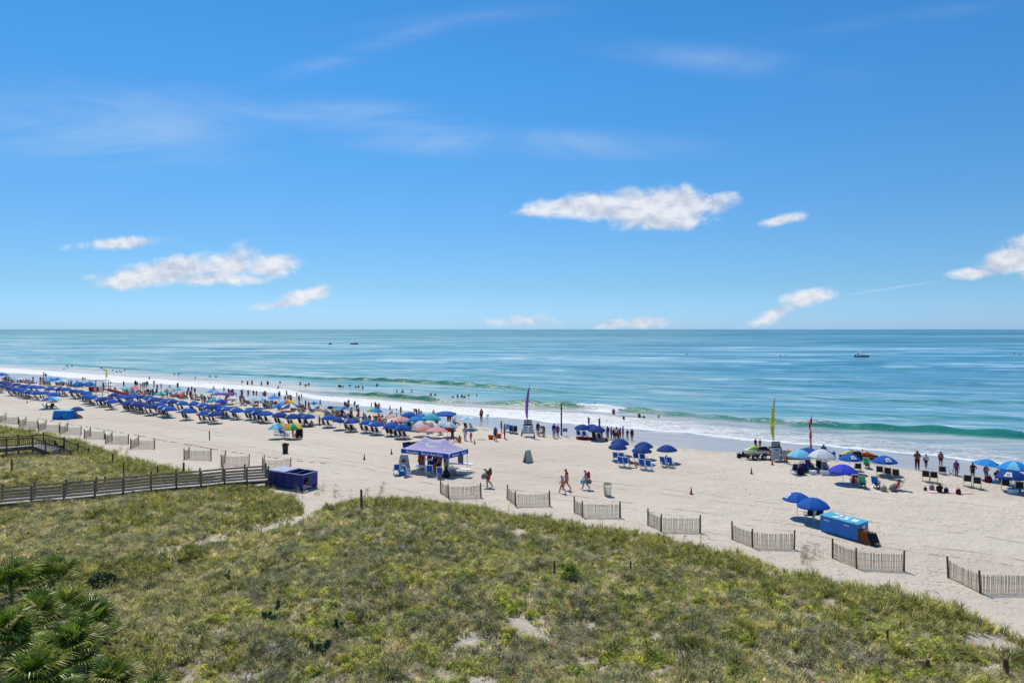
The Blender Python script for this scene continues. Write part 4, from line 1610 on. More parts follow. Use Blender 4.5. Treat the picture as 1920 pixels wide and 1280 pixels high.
for u, v, wh in ((51, 755.5, 'at far left above the fences'), (683, 861, 'left of the purple tent, the nearer of two'), (734, 851, 'left of the purple tent, close to its sign'),
                 (890, 832, 'behind the purple tent, near the standing girl'), (1409, 888, 'left of the double umbrella group'), (1448, 871, 'below the yellow-flag stand'),
                 (1475, 865, 'in front of the yellow inflatable'), (1296, 926, 'alone, right of the mesh bin')):
    cone(u, v, wh)

# ------------------------------------------------------------------ sand fences
slatm = []
for i in range(4):
    mb = MB()
    hh = .99 + .012 * i
    mb.box((0, 0, hh / 2), (.036, .012, hh), 0)
    slatm.append(mb.mesh('fence_slat_mesh_%d' % i, SLATD if i == 3 else SLATW))
postm = MB()
postm.lathe([(.055, -.2), (.052, .9), (.05, 1.15), (.03, 1.18)], 8)
postm = postm.mesh('fence_post_mesh', POSTW)


def sand_fence(pts, desc, step=.080, gapy=1.0):
    A = [G(*p_) for p_ in pts]
    root = link('sand_fence', None, None, A[1])
    thing(root, desc, 'fence', 'slatted sand fences along the dune edge', '')
    rs = random.Random(int(pts[0][0]))
    wires = MB()
    for p_ in A:
        link('post', postm, root, p_ - A[1], rs.uniform(0, 3), rot=(rs.uniform(-.04, .04), rs.uniform(-.04, .04), 0))
    for a, b in zip(A[:-1], A[1:]):
        L = (b.xy - a.xy).length
        n = int(L / step)
        az = math.atan2(b.y - a.y, b.x - a.x)
        prev = None
        for k in range(1, n):
            f_ = k / n
            x, y_ = a.x + (b.x - a.x) * f_, a.y + (b.y - a.y) * f_
            sg = .05 * math.sin(PI * f_)
            z = ground(x, y_) - .04 - sg
            q_ = Vector((x, y_, z)) - A[1]
            link('slat', slatm[rs.randrange(4)], root, q_, rot=(rs.uniform(-.02, .02), rs.uniform(-.03, .03), az))
            if prev is not None:
                for hz in (.25, .6, .9):
                    wires.tube(prev + Vector((0, 0, hz)), q_ + Vector((0, 0, hz)), .005, 0, 3)
            prev = q_
    if wires.v:
        link('wire', wires.mesh('fence_wire', BLACK), root)


NEARF = [([(826, 924), (841, 934), (902, 932)], 'weathered slat fence in front of the purple tent'),
         ([(951, 936), (967, 949), (1031, 948)], 'weathered slat fence right of the walker with the backpack'),
         ([(1077, 960), (1092, 969), (1163, 970)], 'weathered slat fence below the mesh bin'),
         ([(1215, 984), (1239, 996), (1313, 998)], 'weathered slat fence second left of the blue storage box'),
         ([(1373, 1011), (1411, 1026), (1489, 1029)], 'weathered slat fence just left of the blue storage box'),
         ([(1561, 1046), (1606, 1065), (1695, 1070)], 'weathered slat fence directly below the blue storage box'),
         ([(1778, 1083), (1838, 1112), (1952, 1112)], 'weathered slat fence at the right frame edge')]
for pts, d_ in NEARF:
    sand_fence(pts, d_)
FARF = [([(11, 788), (-3, 792), (34, 795)], 'grey slat fence leftmost at the frame edge'),
        ([(49, 796), (36, 800), (71, 803)], 'grey slat fence second from the left edge'),
        ([(86, 803), (72, 808), (111, 810)], 'grey slat fence third from the left edge'),
        ([(127, 808), (112, 814), (152, 815)], 'grey slat fence fourth from the left edge'),
        ([(170, 817), (158, 822), (196, 823)], 'grey slat fence fifth from the left edge'),
        ([(210, 826), (198, 831), (241, 832)], 'grey slat fence sixth from the left edge'),
        ([(260, 834), (245, 841), (290, 841)], 'grey slat fence seventh from the left, ending its row'),
        ([(355, 858), (345, 861), (396, 862)], 'grey slat fence above the boardwalk, leftmost of three'),
        ([(422, 866), (415, 873), (467, 873)], 'grey slat fence above the boardwalk, middle of three'),
        ([(496, 875), (492, 880), (545, 880)], 'grey slat fence behind the purple dumpster')]
for pts, d_ in FARF:
    sand_fence(pts, d_, .10)

# thin rope of wrack and line lying seaward of the left fences
mb = MB()
rs = random.Random(5)
line = [(70, 784), (120, 793), (170, 801), (230, 811), (290, 822), (350, 833), (410, 843), (470, 852), (530, 860), (580, 866), (640, 870)]
for (ua, va), (ub, vb) in zip(line[:-1], line[1:]):
    for k in range(9):
        f_ = (k + rs.random()) / 9
        if rs.random() < .35 + .3 * (ua > 400):
            continue
        p = G(ua + (ub - ua) * f_, va + (vb - va) * f_)
        dt = rs.uniform(.3, .9)
        mb.bar(p + Vector((-dt / 2, rs.uniform(-.03, .03), .02)), p + Vector((dt / 2, -dt * .42, .03)), .07, .05)
o = link('seaweed_line', mb.mesh('seaweed_line', TWIGM))
o['kind'] = 'stuff'
o['label'] = 'thin broken line of dry seaweed beside the left fences'

# ------------------------------------------------------------------ dune posts
def post(u, v, vt, r_, desc, mt=POSTW, cat='post', name='wooden_post'):
    p = G(u, v)
    h = (v - vt) / F * p.y
    mb = MB()
    mb.lathe([(r_, -.3), (r_ * 1.02, h * .5), (r_ * .95, h - .02), (r_ * .6, h)], 8)
    o = link(name, mb.mesh(name, mt), None, p, 0, rot=(rnd.uniform(-.03, .03), rnd.uniform(-.03, .03), 0))
    return thing(o, desc, cat, None, '')


post(678, 955, 918, .085, 'dark square-topped post standing in the grass below the tent')
post(393, 824, 807, .07, 'lone short stake in the open sand left of the rainbow umbrella')
post(22, 886, 861, .07, 'thin dark post in the grass at the far left')
post(211, 873, 851, .08, 'tall dark post in the grass under the fences')
post(219, 878, 871, .06, 'short stub post beside the tall dark post')
post(232, 898, 865, .05, 'thin greenish post behind the boardwalk')
post(295, 893, 874, .06, 'leaning dark post just behind the boardwalk')
post(283, 893, 886, .05, 'small stub post close behind the boardwalk rail')
post(344, 892, 867, .09, 'thick brown post above the boardwalk at the grass edge')
post(1886, 1262, 1234, .09, 'weathered thick post near the lower right corner')
post(1740, 1262, 1236, .07, 'dark post half hidden in grass at lower right')
post(1664, 1205, 1182, .05, 'short stake beside the collapsed slats at lower right')
post(1040, 1082, 1052, .05, 'thin dark stake beside the spiky yucca')
post(1182, 1070, 1052, .05, 'short broken stake in the middle of the dune')
post(197, 905, 893, .09, 'pale stub post behind the boardwalk rail')
post(1124, 803, 784, .13, 'short dark post standing in the shallow surf')
post(82, 708.5, 696.5, .06, 'very thin far pole near two standing people', STEEL)
for k, (u0, v0, rz0, dsc) in enumerate(((1682, 1214, .9, 'collapsed grey slats sticking out of the grass'), (1712, 1240, .5, 'smaller collapsed slats lying in the grass lower right'))):
    p = G(u0, v0)
    root = link('broken_fence', None, None, p, rz0)
    thing(root, dsc, 'fence', None, '')
    for i in range(9 - 2 * k):
        o = link('slat', slatm[i % 3], root, (i * .085 - .3, 0, .02), rot=(R(58) + .05 * i, rnd.uniform(-.1, .1), 0), scale=(1, 1, .62))

# ------------------------------------------------------------------ boardwalks
def boardwalk(name, desc, near, back, deck_drop, nb, posts_mat, baluster=False, ext=0.55, rail_n=3):
    """near/back: railing top points with world z; posts, rails, deck boards are parts"""
    base = Vector(near[0])
    root = link(name, None, None, (base.x, base.y, 0))
    thing(root, desc, 'boardwalk', None, '')
    O = Vector((base.x, base.y, 0))
    pm = MB()
    pm.box((0, 0, -1.0), (.13, .13, 2.3), 0)
    pmesh = pm.mesh('rail_post_mesh', posts_mat)
    cap = MB()
    cap.box((0, 0, .18), (.17, .17, .04), 0)
    cmesh = cap.mesh('post_cap_mesh', WALKP)
    bal = MB()
    bal.box((0, 0, 0), (.035, .035, .85), 0)
    bmesh_ = bal.mesh('baluster_mesh', WALKP)
    for side, pts in ((0, near), (1, back)):
        for i, p_ in enumerate(pts):
            o = link('rail_post', pmesh, root, Vector(p_) - O, .45)
            if side == 0 or True:
                link('post_cap', cmesh, o)
        for a, b in zip(pts[:-1], pts[1:]):
            a, b = Vector(a) - O, Vector(b) - O
            mb = MB()
            if not baluster:
                for dz, hh in ((-.06, .14), (-.30, .115), (-.53, .115), (-.76, .11))[:rail_n + 1]:
                    rb = MB()
                    rb.bar(a + Vector((0, -.085, dz)), b + Vector((0, -.085, dz)), .04, hh)
                    link('rail', rb.mesh('rail_mesh', WALKW), root)
            else:
                for dz, hh in ((-.02, .10), (-.92, .10)):
                    rb = MB()
                    rb.bar(a + Vector((0, -.085, dz)), b + Vector((0, -.085, dz)), .05, hh)
                    link('rail', rb.mesh('rail_mesh', WALKP), root)
                n = int((b - a).length / .16)
                for k in range(1, n):
                    link('baluster', bmesh_, root, a + (b - a) * (k / n) + Vector((0, -.085, -.47)), .45)
    # deck
    n = nb
    L0 = 0
    tot = [Vector(p_) - O for p_ in near]
    bks = [Vector(p_) - O for p_ in back]

    def along(ps, f_):
        ls = [(q2 - q1).length for q1, q2 in zip(ps[:-1], ps[1:])]
        d = f_ * sum(ls)
        for q1, q2, l_ in zip(ps[:-1], ps[1:], ls):
            if d <= l_:
                return q1 + (q2 - q1) * (d / l_)
            d -= l_
        return ps[-1]
    Ltot = sum((q2 - q1).length for q1, q2 in zip(tot[:-1], tot[1:]))
    wdt = Ltot / n
    for k in range(n):
        f_ = (k + .5) / n
        a, b = along(tot, f_), along(bks, f_)
        rb = MB()
        rb.bar(a + Vector((0, -.05, -deck_drop)), b + Vector((0, .05, -deck_drop)), wdt * .88, .045)
        link('deck_board', rb.mesh('deck_board_mesh', DECKW), root)
    for ps in (tot, bks):
        for a, b in zip(ps[:-1], ps[1:]):
            rb = MB()
            rb.bar(a + Vector((0, 0, -deck_drop - .17)), b + Vector((0, 0, -deck_drop - .17)), .05, .24)
            link('joist', rb.mesh('joist_mesh', WALKP), root)


def rp(u, v, z):
    p = P(u, v, z)
    return (p.x, p.y, z)


N_ = [rp(-66, 925, 1.92), rp(-3, 920, 1.92), rp(59, 915, 1.92), rp(120, 910.5, 1.92), rp(178, 905.5, 1.92), rp(231, 900.5, 1.92), rp(283, 895, 1.92), rp(331, 891, 1.9), rp(377, 888, 1.85),
      rp(421, 883.5, 1.82), rp(463, 880.5, 1.78), rp(503, 878, 1.7)]
B2 = []
for a in N_:
    B2.append((a[0] - .466 * 1.5, a[1] + .885 * 1.5, a[2]))
B2.append((B2[-1][0] + 1.5, B2[-1][1] + .7, 1.55))
boardwalk('boardwalk', 'long weathered plank boardwalk with board rails crossing the left dune', N_, B2[:-1], .95, 150, WALKP)
N2 = [rp(-60, 826, 2.55), rp(12, 823, 2.55), rp(61, 819, 2.55), rp(85, 827.5, 2.1), rp(112, 838, 1.5), rp(133, 847, 1.05)]
B3 = [(a[0] - .2, a[1] + 1.9, a[2]) for a in N2[:3]] + [(a[0] + .9, a[1] + 1.5, a[2]) for a in N2[3:]]
boardwalk('stair_walkway', 'railed walkway with thin balusters ending in a stair, upper left', N2, B3, .98, 60, WALKP, True)
person(106, 0, 'sit', 'person in dark clothes sitting by the railed stair upper left', 1.72, 2, 0, BLACKC, BLACKC, BLACKC, face=SEAF, where='', loc=(P(107, 845, 1.0)))

# ------------------------------------------------------------------ rows of rental umbrellas on the left
rs = random.Random(21)


def kit(u, v, cols, desc, logo=0, nchair=2, fab=DNAVY, frame=WOODL, kind='low', cdesc='dark beach chair', sitter=0.0, **kw):
    """an umbrella and the chairs below it"""
    root = umbrella(u, v, cols, desc, logo=logo, **kw)
    b = root.location
    for k in range(nchair):
        dt = (k - (nchair - 1) / 2) * -.78 + rs.uniform(-.07, .07)
        q_ = off_ts(b, dt - .15, -.15 + rs.uniform(-.12, .12))
        rz = SEAF + rs.uniform(-.15, .15)
        chair(q_, kind, fab, frame, cdesc, rz)
        if rs.random() < sitter:
            q_.z = ground(q_.x, q_.y) - (.02 if kind == 'sling' else .12)
            t_ = rs.choice([None, WHITE, RED, NAVY, GREYC, PINK, None])
            person(0, 0, 'sit', 'person seated in chair', 1.66, rs.randrange(3), rs.randrange(3), t_, rs.choice([NAVY, RED, BLACKC, TEAL]), face=rz, loc=q_)
    return root


FRONT = [(22, 730), (31, 731), (40, 733), (47, 735), (56, 736), (70, 738), (84, 739), (101, 741),
         (247, 757), (258, 759), (269, 761), (284, 764), (299, 761), (307, 766), (317, 768), (351, 772), (384, 776), (403, 778),
         (470, 772), (485, 775), (499, 777)]
BACK = [(5, 719), (14, 720), (20, 722), (31, 723), (44, 726), (53, 726), (64, 727), (75, 728), (94, 730), (113, 731), (125, 732), (140, 735), (151, 736), (162, 739),
        (267, 746), (281, 748), (290, 750), (299, 752), (312, 754), (325, 755), (342, 758), (364, 759), (381, 762), (394, 765), (407, 764), (418, 767), (427, 769), (444, 771),
        (214, 742), (228, 745), (245, 746), (249, 743)]
MID = [(164, 745), (174, 747), (190, 750), (198, 750), (210, 754), (240, 757)]
for lst, rowd in ((FRONT, 'front'), (BACK, 'back'), (MID, 'front')):
    for (u, v) in lst:
        kit(u, v, NAVY if rs.random() < .3 else ROYAL, 'navy umbrella in %s row' % rowd, logo=rs.choice([200, 215, 225]) if rs.random() < .65 else 0,
            cdesc='dark chair in %s umbrella row' % rowd, sitter=.12, r=1.1, tilt=(rs.uniform(-.05, .05), rs.uniform(-.05, .05)))
kit(2, 726, NAVY, 'navy umbrella cut by the left frame edge', where='')
kit(525, 780, NAVY, 'large navy rental umbrella with a stripe of white logo', logo=190, r=1.12)
kit(549, 783, NAVY, 'large navy rental umbrella with a lilac logo panel', logo=195, r=1.12)
kit(565, 781, NAVY, 'dark navy umbrella crowded by people', logo=0, nchair=1, r=1.0)
kit(578, 783, [NAVY, ROYAL], 'navy umbrella left of the pale yellow one', logo=200, nchair=1, r=1.05)
kit(616, 785, ROYAL, 'blue umbrella just right of the pale yellow one', logo=200, r=1.05, where='')
kit(637, 789, NAVY, 'navy umbrella in front of the striped sunshade leg', logo=330, nchair=0)
kit(658, 792, [VIOLET, NAVY], 'dark violet-blue umbrella over two seated people', logo=205, nchair=2, sitter=1.0, where='right of the sunshade')
kit(687, 794, ROYAL, 'blue umbrella, left one of the overlapping pair', logo=200, where='right of the sunshade')
kit(705, 797, ROYAL, 'blue umbrella, right one of the overlapping pair', logo=210, where='right of the sunshade', r=1.05)
kit(734, 799, ROYAL, 'blue umbrella left of the rounded dark one', logo=0, where='above the cones', r=1.05)
kit(754, 804, [ROYAL, NAVY], 'rounded dark blue umbrella with chairs and bags below', nchair=3, where='above the cones', r=1.12)
# lone groups
kit(144, 769, NAVY, 'navy umbrella beside the blue tent box', nchair=2, sitter=1, where='alone on open sand', r=1.02, rim=1.2)
umbrella(95, 750.5, [WHITE, ROYAL, AZURE, SKYB, WHITE, ROYAL, AZURE, SKYB], 'blue, white and azure segmented umbrella alone on sand', r=1.65, rim=1.45, flat=True, where='upper left', rz=.3)
for u_, v_, f_ in ((86, 765, -1.1), (96, 764, 1.0)):
    q_ = G(u_, v_)
    chair(q_, 'ground', BLACKC, STEEL, 'low black chair below the segmented umbrella', f_)
person(87, 765, 'sit_ground', 'person lounging in dark clothes, left one under segmented umbrella', 1.7, 2, 0, BLACKC, BLACKC, BLACKC, face=-1.1, where='')
person(97, 764.5, 'sit_ground', 'person lounging in dark clothes, right one under segmented umbrella', 1.7, 2, 0, BLACKC, BLACKC, BLACKC, face=-1.0, where='')
# blue box tent by the lone umbrella
p = G(121, 785)
mb = MB()
mb.loft([[(-1.25 * k, -.8 * k, z), (1.25 * k, -.8 * k, z), (1.25 * k, .8 * k, z), (-1.25 * k, .8 * k, z)] for z, k in ((0, 1.06), (.8, 1.0), (1.28, .9))])
root = link('beach_tent', mb.mesh('tent_walls', [AZURE]), None, p, -.12)
thing(root, 'boxy blue-teal beach tent beside the lone navy umbrella', 'tent', None, '')
mb = MB()
mb.box((0, 0, 1.30), (2.3, 1.5, .05), 0, taper=.9)
link('tent_roof', mb.mesh('tent_roof', [SKYB]), root)
mb = MB()
mb.box((.75, -.83, .55), (.7, .04, .8))
link('side_panel', mb.mesh('tent_panel', [TEAL]), root)
mb = MB()
mb.box((.2, -.85, .3), (.35, .03, .5))
link('draped_towel', mb.mesh('tent_towel', [PURPLE]), root)

# private umbrellas along the water, far left to centre
RAINB = [RED, ORANGE, YELLOW, LIME, TEAL, AZURE, VIOLET, ROSE]
EXTRA = [
    (4, 704, ROYAL, 'flat blue umbrella nearest the surf', 1.6, True), (28, 711, SKYB, 'pale green-blue umbrella at the back', 1.2, True), (36, 711, WHITE, 'whitish umbrella at the back', 1.1, True),
    (94, 712, [AZURE, SKYB], 'wide azure shade near the water', 1.6, True), (106, 713, [ROYAL, AZURE], 'wide blue shade near the water', 1.5, True), (117, 716, [SKYB, WHITE], 'white and light blue umbrella near the water', 1.5, True),
    (128, 716, AZURE, 'plain azure umbrella near the water', 1.1, True), (148, 721, [ROYAL, AZURE], 'bright blue umbrella behind the rows', 1.3, False), (167, 721, [AZURE, ROYAL], 'blue umbrella close to the lifeguard tower', 1.3, False),
    (209, 723, WHITE, 'white and pale teal umbrella behind the tower ramp', 1.0, True), (234, 729, SKYB, 'light blue flat umbrella by the red ramp', 1.3, True), (252, 728, [ROSE, PINK], 'pink umbrella right of the ramp', 1.5, True),
    (302, 738, [GREEN, SKYB], 'pale green umbrella in the crowd', 1.1, True), (316, 733, [MAUVE, WHITE], 'mauve and white domed umbrella', 1.25, False), (335, 731, [TEAL, SKYB], 'teal umbrella by the surf', 1.1, True),
    (335, 738, [ROSE, WHITE], 'pink patterned umbrella in the crowd', 1.0, False), (341, 743, [ORANGE, MAROON], 'orange and maroon umbrella in the crowd', .9, False),
    (397, 736, [AZURE, SKYB], 'light blue flat-topped umbrella by the surf', 1.3, True), (405, 751, [TEAL, WHITE, SKYB], 'teal and white striped umbrella', 1.2, False), (414, 754, [NAVY, VIOLET], 'tilted dark blue umbrella', 1.0, False),
    (436, 748, WHITE, 'plain white umbrella above the crowd', 1.15, True), (474, 748, WHITE, 'broad white umbrella, left of a white pair', 1.4, True), (489, 749, [WHITE, SKYB], 'broad white umbrella, right of a white pair', 1.4, True),
    (513, 747, AZURE, 'azure umbrella right of the white pair', 1.2, True), (538, 756, [YELLOW, LIME, SKYB, ROYAL, ROYAL, SKYB, ORANGE, YELLOW], 'green, yellow and blue umbrella behind the flat blue one', 1.2, False),
    (527, 762, [AZURE, ROYAL], 'flat azure and blue umbrella', 1.4, True), (545, 763, [WHITE, NAVY], 'navy and white striped flat umbrella', 1.5, True),
    (588, 757, [ROYAL, SKYB], 'small patterned blue umbrella tilted sideways', .75, False), (596, 777, CREAM, 'pale yellow umbrella', 1.15, True),
    (701, 772, [RED, RED, ORANGE, YELLOW, LIME, TEAL, AZURE, ROYAL], 'rainbow umbrella standing near the wet sand', 1.15, False),
    (739, 773, [WHITE, GREYC, WHITE, WHITE], 'small white umbrella on the wet sand', .95, True), (732, 784, [PINK, BEIGE], 'salmon and beige striped umbrella', 1.2, True), (754, 787, PINK, 'plain pink umbrella behind the blue ones', 1.1, True),
    (766, 780, ROYAL, 'royal blue umbrella, leftmost of the tilted blue trio', 1.2, False), (789, 784, [ROYAL, AZURE], 'royal blue umbrella, rightmost of the tilted blue trio', 1.2, False), (777, 788, AZURE, 'brighter blue umbrella at the front of the blue trio', 1.0, False),
    (808, 786, TEAL, 'bright turquoise umbrella', 1.35, False), (790, 798, [WHITE, GREYC, WHITE], 'grey-white umbrella behind the pink pair', 1.2, False), (812, 801, [GREYC, WHITE, MAUVE], 'grey patterned umbrella behind the pink pair', 1.1, False),
    (794, 806, PINK, 'salmon pink umbrella, left of a pink pair', 1.15, False), (819, 809, PINK, 'salmon pink umbrella, right of a pink pair', 1.35, True), (838, 800, [WHITE, SKYB], 'white and pale blue umbrella right of the pink pair', 1.1, False),
    (880, 786, [WHITE, SKYB], 'single white umbrella with a pale blue rim', 1.15, True),
    (520, 802, [SKYB, TEAL, SKYB, AZURE], 'sky blue umbrella overlapping the rainbow one', 1.05, True), (533, 801, [LIME, GREEN, YELLOW, ORANGE], 'green and yellow umbrella overlapping the rainbow one', .95, False),
    (551, 802, [YELLOW, ORANGE, RED, ROSE, ROSE, LIME, GREEN, YELLOW], 'rainbow umbrella in front of the rental rows', 1.15, False),
]
for u, v, cols, d_, r_, fl_ in EXTRA:
    umbrella(u, v, cols, d_, r=r_, rim=1.5 if r_ > 1.2 else 1.35, flat=fl_, tilt=(rs.uniform(-.12, .12), rs.uniform(-.12, .12)), pole=POLED if rs.random() < .4 else POLEW)
umbrella(842, 808, [RED, ORANGE], 'low red umbrella tucked behind the pink pair', r=.9, rim=.85)

# filler chairs, sitters, coolers and bags in the private-umbrella crowd
FABS = [('navy', NAVY), ('teal', TEAL), ('red', RED), ('charcoal', BLACKC), ('azure', AZURE), ('striped grey', GREYC), ('maroon', MAROON), ('green', GREEN), ('beige', BEIGE), ('purple', PURPLE)]
for k in range(330):
    f_ = rs.random() ** 1.15
    u_ = 5 + f_ * 835
    base_v = np.interp(u_, [0, 100, 200, 300, 400, 500, 600, 700, 760, 850], [716, 723, 733, 744, 755, 766, 779, 796, 806, 818])
    top_v = np.interp(u_, [0, 100, 200, 300, 400, 500, 600, 700, 760, 850], [712, 719, 728, 738, 746, 756, 770, 785, 795, 806])
    v_ = rs.uniform(top_v, base_v)
    if 172 < u_ < 206:
        continue
    p = G(u_, v_)
    nm, fb = rs.choice(FABS)
    rz = SEAF + rs.uniform(-.7, .7)
    kk = rs.random()
    if kk < .38:
        chair(p, rs.choice(['low', 'ground']), fb, rs.choice([WMETAL, STEEL, WOODL]), 'low %s beach chair' % nm, rz)
        if rs.random() < .55:
            a_ = (1.65, rs.randrange(4), rs.randrange(3), rs.choice([None, WHITE, RED, BLACKC, ROSE, NAVY]), rs.choice([NAVY, RED, BLACKC, TEAL]))
            if u_ < 560:
                crowd_person((p.x, p.y, p.z - .15), 'sit', *a_, rz)
            else:
                person(0, 0, 'sit', 'person in low %s chair' % nm, *a_, face=rz, loc=(p.x, p.y, p.z - .15))
    elif kk < .54:
        cooler(u_, v_, rs.choice([COOLB, REDP, WPAINT, LIMEP]), WPAINT, rs.choice(['small cooler with a white lid']), 1.0, rz)
    elif kk < .64:
        nm, fb = rs.choice(FABS)
        bag(u_, v_, fb, '%s beach bag on the sand' % nm, rs.uniform(.9, 1.4), rz)
    elif kk < .94:
        sd_ = rs.random() < .45
        a_ = (1.6, rs.randrange(4), rs.randrange(3), rs.choice([None, WHITE, RED, BLACKC, ROSE]), rs.choice([NAVY, RED, BLACKC]))
        ps_ = rs.choice(['stand', 'bend', 'hip_hand']) if sd_ else 'sit_ground'
        if u_ < 560:
            crowd_person(p, ps_, *a_, rz)
        else:
            person(u_, v_, ps_, 'person up among the chairs' if sd_ else 'person sitting on sand', *a_, face=rz)
    else:
        nm, fb = rs.choice([('navy', NAVY), ('pink', ROSE), ('white', WHITE), ('orange', ORANGE), ('blue', ROYAL)])
        towel(u_, v_, 1.7, .9, [fb], '%s towel spread in the crowd' % nm, rz)

vv_, ff_, mm_, slot_ = [], [], [], []
for me_, mx_, ma_ in CROWD:
    o0 = len(vv_)
    vv_ += [tuple(mx_ @ v__.co) for v__ in me_.vertices]
    ids = []
    for m_ in ma_:
        if m_ not in slot_:
            slot_.append(m_)
        ids.append(slot_.index(m_))
    for pl in me_.polygons:
        ff_.append(tuple(o0 + i for i in pl.vertices))
        mm_.append(ids[pl.material_index])
cm = MB()
cm.v, cm.f, cm.m = vv_, ff_, mm_
o = link('distant_crowd', cm.mesh('distant_crowd', slot_, True))
o['kind'] = 'stuff'
o['label'] = 'dense far crowd of small people among the umbrellas on the left'

# people standing among the umbrellas and at the water's edge (column, feet row, height in px, look)
W0 = [
    (82, 708, 11, 2, None, NAVY, 'stand'), (86, 708, 9, 2, BLACKC, BLACKC, 'stand'), (155.5, 714, 8, 2, BLACKC, BLACKC, 'stand'), (159.5, 714, 7.5, 1, BLACKC, NAVY, 'stand'),
    (232, 727, 13, 3, BLACKC, BLACKC, 'stand'), (207.5, 727, 12, 2, BLACKC, TEAL, 'stand'), (264, 727, 10, 2, TEAL, BLACKC, 'stand'), (280, 714, 9, 2, None, BLACKC, 'stand'), (302, 729, 11, 1, None, MAROON, 'stand'),
    (318, 732, 11, 2, BEIGE, BLACKC, 'stand'), (277.5, 741, 13, 2, NAVY, NAVY, 'bend'), (282, 741, 12, 2, ROYAL, NAVY, 'stand'), (286, 742, 14, 2, ROYAL, ROYAL, 'stand'), (294, 740, 13, 3, BLACKC, BLACKC, 'walk'),
    (350.5, 746, 15, 1, None, BLACKC, 'stand'), (358, 747, 16, 2, None, NAVY, 'arms_front'), (345, 742, 9, 1, SKYB, NAVY, 'stand'), (366, 750, 13, 1, None, RED, 'stand'), (379, 755, 13, 1, RED, RED, 'stand'),
    (383.5, 756, 15, 2, NAVY, NAVY, 'stand'), (420, 735, 10, 2, None, BLACKC, 'walk'), (422, 757, 12, 1, NAVY, NAVY, 'stand'), (450, 752, 12, 2, BLACKC, BLACKC, 'stand'), (455.5, 751, 10, 3, BLACKC, NAVY, 'bend'),
    (479, 760, 14, 1, TEAL, AZURE, 'stand'), (484, 762, 13, 1, AZURE, TEAL, 'stand'), (503, 764, 14, 1, NAVY, WHITE, 'stand'), (493, 744, 9, 2, None, BLACKC, 'stand'), (515, 746, 9, 1, None, TEAL, 'stand'),
    (537, 744, 13, 1, None, MAROON, 'walk'), (556.5, 744, 9, 1, None, RED, 'stand'), (565.5, 747, 8, 1, None, BLACKC, 'stand'), (573, 767, 18, 2, MAROON, NAVY, 'stand'), (579, 768, 16, 1, RED, NAVY, 'stand'),
    (600, 761, 13, 2, AZURE, BLACKC, 'walk'), (598, 772, 10, 1, RED, RED, 'stand'), (599, 797, 18, 1, ROSE, NAVY, 'arms_front'), (571, 799, 18, 1, ROYAL, NAVY, 'stand'), (584, 800, 18, 1, None, RED, 'sit_ground'),
    (654, 763, 15, 3, BLACKC, BLACKC, 'arms_front'), (665, 763, 12, 2, None, BLACKC, 'stand'), (696.5, 765, 11, 2, None, BLACKC, 'stand'), (710, 786, 10, 1, RED, RED, 'stand'), (717, 789, 13, 2, BLACKC, GREEN, 'stand'),
    (549, 816, 21, 1, RED, MAROON, 'stand'), (560, 818, 14, 1, NAVY, NAVY, 'sit_ground'),
    (902.5, 789, 24, 1, None, MAROON, 'stand'), (913, 786, 10, 2, None, NAVY, 'bend'), (851, 797, 14, 1, None, ORANGE, 'sit_ground'),
    (872, 825, 27, 1, LILAC, WHITE, 'stand'), (883, 827, 18, 1, None, BEIGE, 'stand'), (848.5, 828, 24, 2, BLACKC, MAROON, 'walk'), (862, 829, 14, 1, ORANGE, ORANGE, 'sit_ground'), (826, 815, 14, 1, RED, NAVY, 'stand'),
    (929, 826, 27, 1, PURPLE, NAVY, 'stand'), (946, 822, 32, 1, RED, BLACKC, 'stand'), (940, 810, 22, 2, MAROON, NAVY, 'stand'),
    (1008.6, 816, 25, 1, BLACKC, GREYC, 'stand'), (1019.5, 818, 27, 1, MAROON, GREYC, 'bend'), (1038.8, 821, 28, 1, NAVY, LTBLUE, 'stand'), (1045.8, 819, 23, 1, PURPLE, PURPLE, 'stand'),
    (1104, 797, 16, 3, BLACKC, BLACKC, 'arms_up'), (1169.5, 791, 13, 2, BLACKC, BLACKC, 'stand'),
    (1139.5, 823, 25, 1, PURPLE, LTBLUE, 'stand'), (1146, 824, 25, 1, PURPLE, NAVY, 'stand'), (1151.5, 824, 22, 2, BLACKC, NAVY, 'stand'), (1155.5, 826, 27, 1, WHITE, MAROON, 'stand'), (1158.5, 823, 22, 2, WHITE, NAVY, 'stand'),
    (1163, 823, 23, 1, PURPLE, BLACKC, 'stand'), (1168, 822, 24, 1, VIOLET, NAVY, 'hip_hand'), (1176.5, 824, 19, 1, NAVY, ROSE, 'arms_front'), (1185, 825, 22, 2, MAROON, MAROON, 'stand'),
    (1160, 826, 20, 2, BLACKC, NAVY, 'stand'), (1128, 822, 20, 2, NAVY, BLACKC, 'stand'),
    (1544, 862, 30, 1, ROYAL, BEIGE, 'hip_hand'), (1563.6, 862.5, 17, 2, ROYAL, NAVY, 'hip_hand'),
    (1720, 880.5, 37, 2, None, MAROON, 'arms_front'), (1736, 877, 27, 1, WHITE, BLACKC, 'walk'), (1764, 873, 28, 1, None, MAROON, 'stand'), (1793, 892, 30, 1, PURPLE, PURPLE, 'walk'),
    (1824, 897, 30, 1, BLACKC, BLACKC, 'hip_hand'), (1849, 897, 26, 2, None, MAROON, 'hip_hand'), (1882, 893, 24, 1, None, MAROON, 'bend'),
    (1416.5, 838, 13, 2, BLACKC, BLACKC, 'stand'), (1425, 839, 13, 1, ORANGE, ORANGE, 'stand'),
    (1460, 861, 30, 1, ROSE, PURPLE, 'stand'),
]
